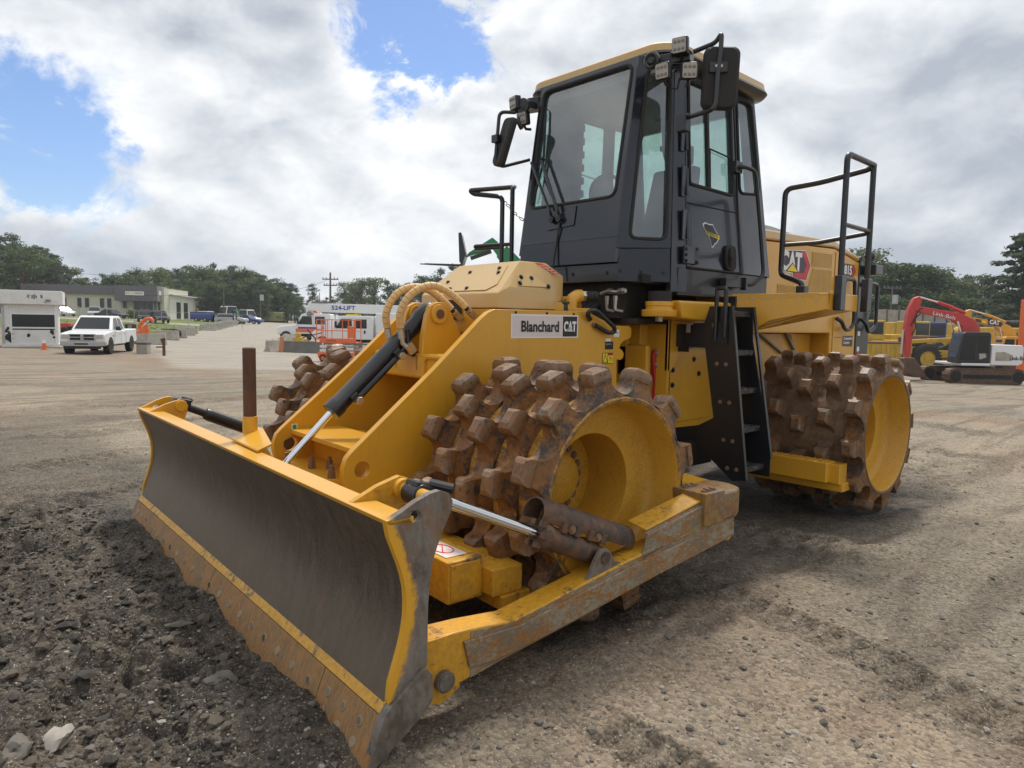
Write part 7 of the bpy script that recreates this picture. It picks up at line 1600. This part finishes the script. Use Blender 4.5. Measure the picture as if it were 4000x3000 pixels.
# ================================================================ trees
def leaf_cloud(mb, c, rad, n, size, flat=.6, rs=None):
    q = rs.normal(size=(n, 3)); q /= np.linalg.norm(q, axis=1)[:, None]; q *= (rs.random((n, 1))**.45)
    for p in q:
        ctr = c+p*rad; nrm_ = p+rs.normal(size=3)*.7+V(0,0,.5); nrm_ /= np.linalg.norm(nrm_)
        _, u, w = basis(nrm_); a = rs.random()*6.28; u, w = u*math.cos(a)+w*math.sin(a), w*math.cos(a)-u*math.sin(a); s = size*(.6+rs.random()*.8)
        mb.v += [tuple(ctr-u*s-w*s*.35), tuple(ctr+u*s*.2-w*s*.6), tuple(ctr+u*s+w*s*.2), tuple(ctr-u*s*.1+w*s*.6)]
        b = len(mb.v); mb.f.append((b-4, b-3, b-2, b-1)); mb.m.append(0)
def make_tree(seed, kind):
    rs = np.random.default_rng(seed); tk, cr_ = MB(), MB()
    if kind == 'pine':   # tall trunk, ragged crown of clumps over most of its height
        tk.tube([(0,0,-.02),(rs.normal()*.008,0,.5),(rs.normal()*.015,rs.normal()*.01,.93)], [.013,.010,.003], 7)
        for i in range(46):
            z = .16+.80*rs.random()**.85; R = .155*math.sqrt(max(.03, 1-((z-.52)/.46)**2))*rs.uniform(.8,1.25); a = rs.random()*6.28; r = R*rs.uniform(.25,1.0); c = V(r*math.cos(a), r*math.sin(a), z+.02)
            tk.tube([(0,0,z-.06),tuple(c*.6+V(0,0,(z-.03)*.4)),tuple(c)], [.004,.003,.0015], 5); leaf_cloud(cr_, c, V(.060,.060,.050)*rs.uniform(.7,1.35), 80, .0115, rs=rs)
    elif kind == 'broad':
        tk.tube([(0,0,-.02),(.01,0,.25),(rs.normal()*.02,0,.6)], [.020,.016,.007], 7)
        for i in range(44):
            z = .12+.82*rs.random()**.9; R = .25*math.sqrt(max(.05, 1-((z-.48)/.50)**2)); a = rs.random()*6.28; r = R*rs.uniform(.3,1.05); c = V(r*math.cos(a), r*math.sin(a), z)
            tk.tube([(0,0,max(.08,z-.22)),tuple(c*.5+V(0,0,(z-.06)*.5)),tuple(c)], [.006,.004,.0015], 5); leaf_cloud(cr_, c, V(.080,.080,.070)*rs.uniform(.7,1.35), 90, .0125, rs=rs)
    else:   # conifer, branches in layers, drooping
        tk.tube([(0,0,-.02),(0,0,.98)], [.018,.003], 7)
        for i in range(58):
            z = .10+.87*(i/58)**.9; R = .30*(1-z)**.8+.02; a = i*2.4+rs.random()*.6; r = R*rs.uniform(.75,1.1); e = V(r*math.cos(a), r*math.sin(a), z-.10*r)
            tk.tube([(0,0,z),tuple(e)], [.004,.0015], 5)
            for t in (.35,.6,.82,1.0): leaf_cloud(cr_, V(0,0,z)*(1-t)+e*t, V(.04,.04,.022)*(1.25-.4*t), 30, .0125, rs=rs)
    return tk.mesh('trunk', M_bark), cr_.mesh('crown', M_leaf if kind != 'broad' else M_leaf2, sharp=0)
LIB = {'pine': [make_tree(s, 'pine') for s in (1,2,3,4)], 'broad': [make_tree(s, 'broad') for s in (11,12,13)], 'conifer': [make_tree(s, 'conifer') for s in (21,22)]}
KIND = {'pine': 'pine_tree', 'broad': 'leafy_tree', 'conifer': 'conifer_tree'}
def tree(px, D, py_top, kind, label, group, wide=1.0, base=None):
    x, y = at(px, D); z = GZ(x, y); ht = CAM[2]+(1259+(px-2000)*.0176-py_top)*D/FPX-z
    tkm, crm = random.choice(LIB[kind]); o = empty(KIND[kind], (x, y, z), random.random()*6.28, label, 'tree', group); s = ht/.98
    for nm, me in (('trunk', tkm), ('crown', crm)):
        c = bpy.data.objects.new(nm, me); COL.objects.link(c); c.parent = o; c.scale = (s*wide, s*wide, s)
    return o
def wood(px0, px1, n, Dr, top, kinds, label, group, wide=1.2):
    for i in range(n):
        px = px0+(px1-px0)*(i+random.uniform(.1,.9))/n; kd = random.choice(kinds)
        tree(px, random.uniform(*Dr), top(px)+random.uniform(-14,22), kd, {'pine': 'tall dark pine ', 'broad': 'mid green leafy tree ', 'conifer': 'dark conifer '}[kd]+label, group+' ('+kd+')', wide*random.uniform(.9,1.25))
ip = lambda xs, ys: (lambda p: float(np.interp(p, xs, ys)))
wood(-420, 290, 24, (118,142), ip([-400,0,60,150,230,300],[900,935,930,965,1010,1075]), ['pine','pine','pine','broad'], 'in the high wood behind the booth', 'trees of the high wood behind the booth', 1.35)
wood(290, 1010, 36, (152,185), ip([300,430,520,700,860,930,1010],[1098,1085,1062,1052,1035,1045,1075]), ['pine','broad','pine','broad'], 'in the wood behind the warehouse', 'trees of the wood behind the warehouse', 1.35)
wood(640, 1160, 24, (143,158), ip([600,860,1000,1060,1150],[1130,1105,1095,1110,1150]), ['broad','pine'], 'at the front edge of the wood along the road', 'trees at the front edge of the wood', 1.4)
wood(1000, 1200, 9, (175,205), ip([1000,1060,1120,1160,1200],[1085,1095,1110,1135,1165]), ['pine'], 'where the wood slopes down to the road end', 'pines at the road end', 1.5)
tree(1222, 150, 1110, 'pine', 'lone tall dark pine left of the tall utility pole', None, 1.0)
wood(1270, 1660, 9, (165,190), ip([1270,1320,1400,1450,1560,1660],[1150,1125,1085,1090,1095,1090]), ['pine','broad'], 'behind the crane truck and front hood', 'trees behind the crane truck', 1.4)
wood(1650, 1830, 4, (120,135), ip([1650,1700,1780,1830],[1080,1050,1055,1100]), ['pine'], 'behind the raised green telehandler boom', 'pines behind the telehandler boom', 1.2)
wood(1250, 3350, 34, (180,235), lambda p: 1150, ['pine','broad'], 'far off behind the compactor', 'far trees behind the compactor', 1.7)
wood(3330, 3870, 19, (108,135), ip([3330,3400,3480,3560,3700,3780,3870],[960,1000,1030,1035,1085,1095,1090]), ['broad','pine','broad'], 'in the right hand wood beyond the grey wall', 'trees of the right hand wood', 1.35)
wood(3340, 4150, 16, (98,106), lambda p: 1150, ['broad'], 'low along the front of the right hand wood', 'low trees before the right hand wood', 1.7)
tree(3985, 84, 905, 'conifer', 'big dark conifer at the right edge of the picture', None, 1.45); tree(4090, 88, 880, 'conifer', 'second big conifer mostly outside the right edge', None, 1.4)
wood(4000, 4700, 12, (105,135), lambda p: 1040, ['broad','pine'], 'in the wood off to the right', 'trees of the wood off to the right', 1.4)
bo = [x for x in bpy.data.objects if x.name.startswith('bush')][0]; bm_ = MB(); leaf_cloud(bm_, V(0,0,.75), V(1.1,1.0,.8), 900, .12, rs=np.random.default_rng(5)); P_(bm_, 'foliage', M_leaf2, bo, sharp=0)
# ---- tufts of grass on the bank
m = MB(); rs = np.random.default_rng(3)
for i in range(1500):
    px = rs.uniform(150, 1300); D = rs.uniform(66, 100); x, y = at(px, D); hh = height(np.array([x]), np.array([y])); z = float(hh[0][0])
    if hh[2][0] < .6: continue
    for k in range(3):
        a = rs.random()*6.28; s = .03+.05*rs.random(); m.add([(x+math.cos(a)*.1,y+math.sin(a)*.1,z-.02),(x-math.cos(a)*.1,y-math.sin(a)*.1,z-.02),(x+rs.normal()*.1,y+rs.normal()*.1,z+s)], [(0,1,2)])
me = bpy.data.meshes.new('grass'); me.from_pydata(m.v, [], m.f); me.materials.append(M_grass); go = bpy.data.objects.new('grass', me); COL.objects.link(go); tag(go, kind='stuff')

# ---- thin summer haze of the yard
hz = MB().box(CAM[0]-720, CAM[0]+720, CAM[1]-720, CAM[1]+720, -9, 36).obj('haze', bpy.data.materials.new('haze_air'), sharp=0); tag(hz, kind='stuff')
hm = hz.data.materials[0]; hm.use_nodes = True; hm.node_tree.nodes.clear()
ho = hm.node_tree.nodes.new('ShaderNodeOutputMaterial'); hv_ = hm.node_tree.nodes.new('ShaderNodeVolumePrincipled'); hv_.inputs['Color'].default_value = (.86, .90, .95, 1); hv_.inputs['Density'].default_value = 0.0004; hv_.inputs['Anisotropy'].default_value = 0.2
hm.node_tree.links.new(hv_.outputs[0], ho.inputs['Volume'])
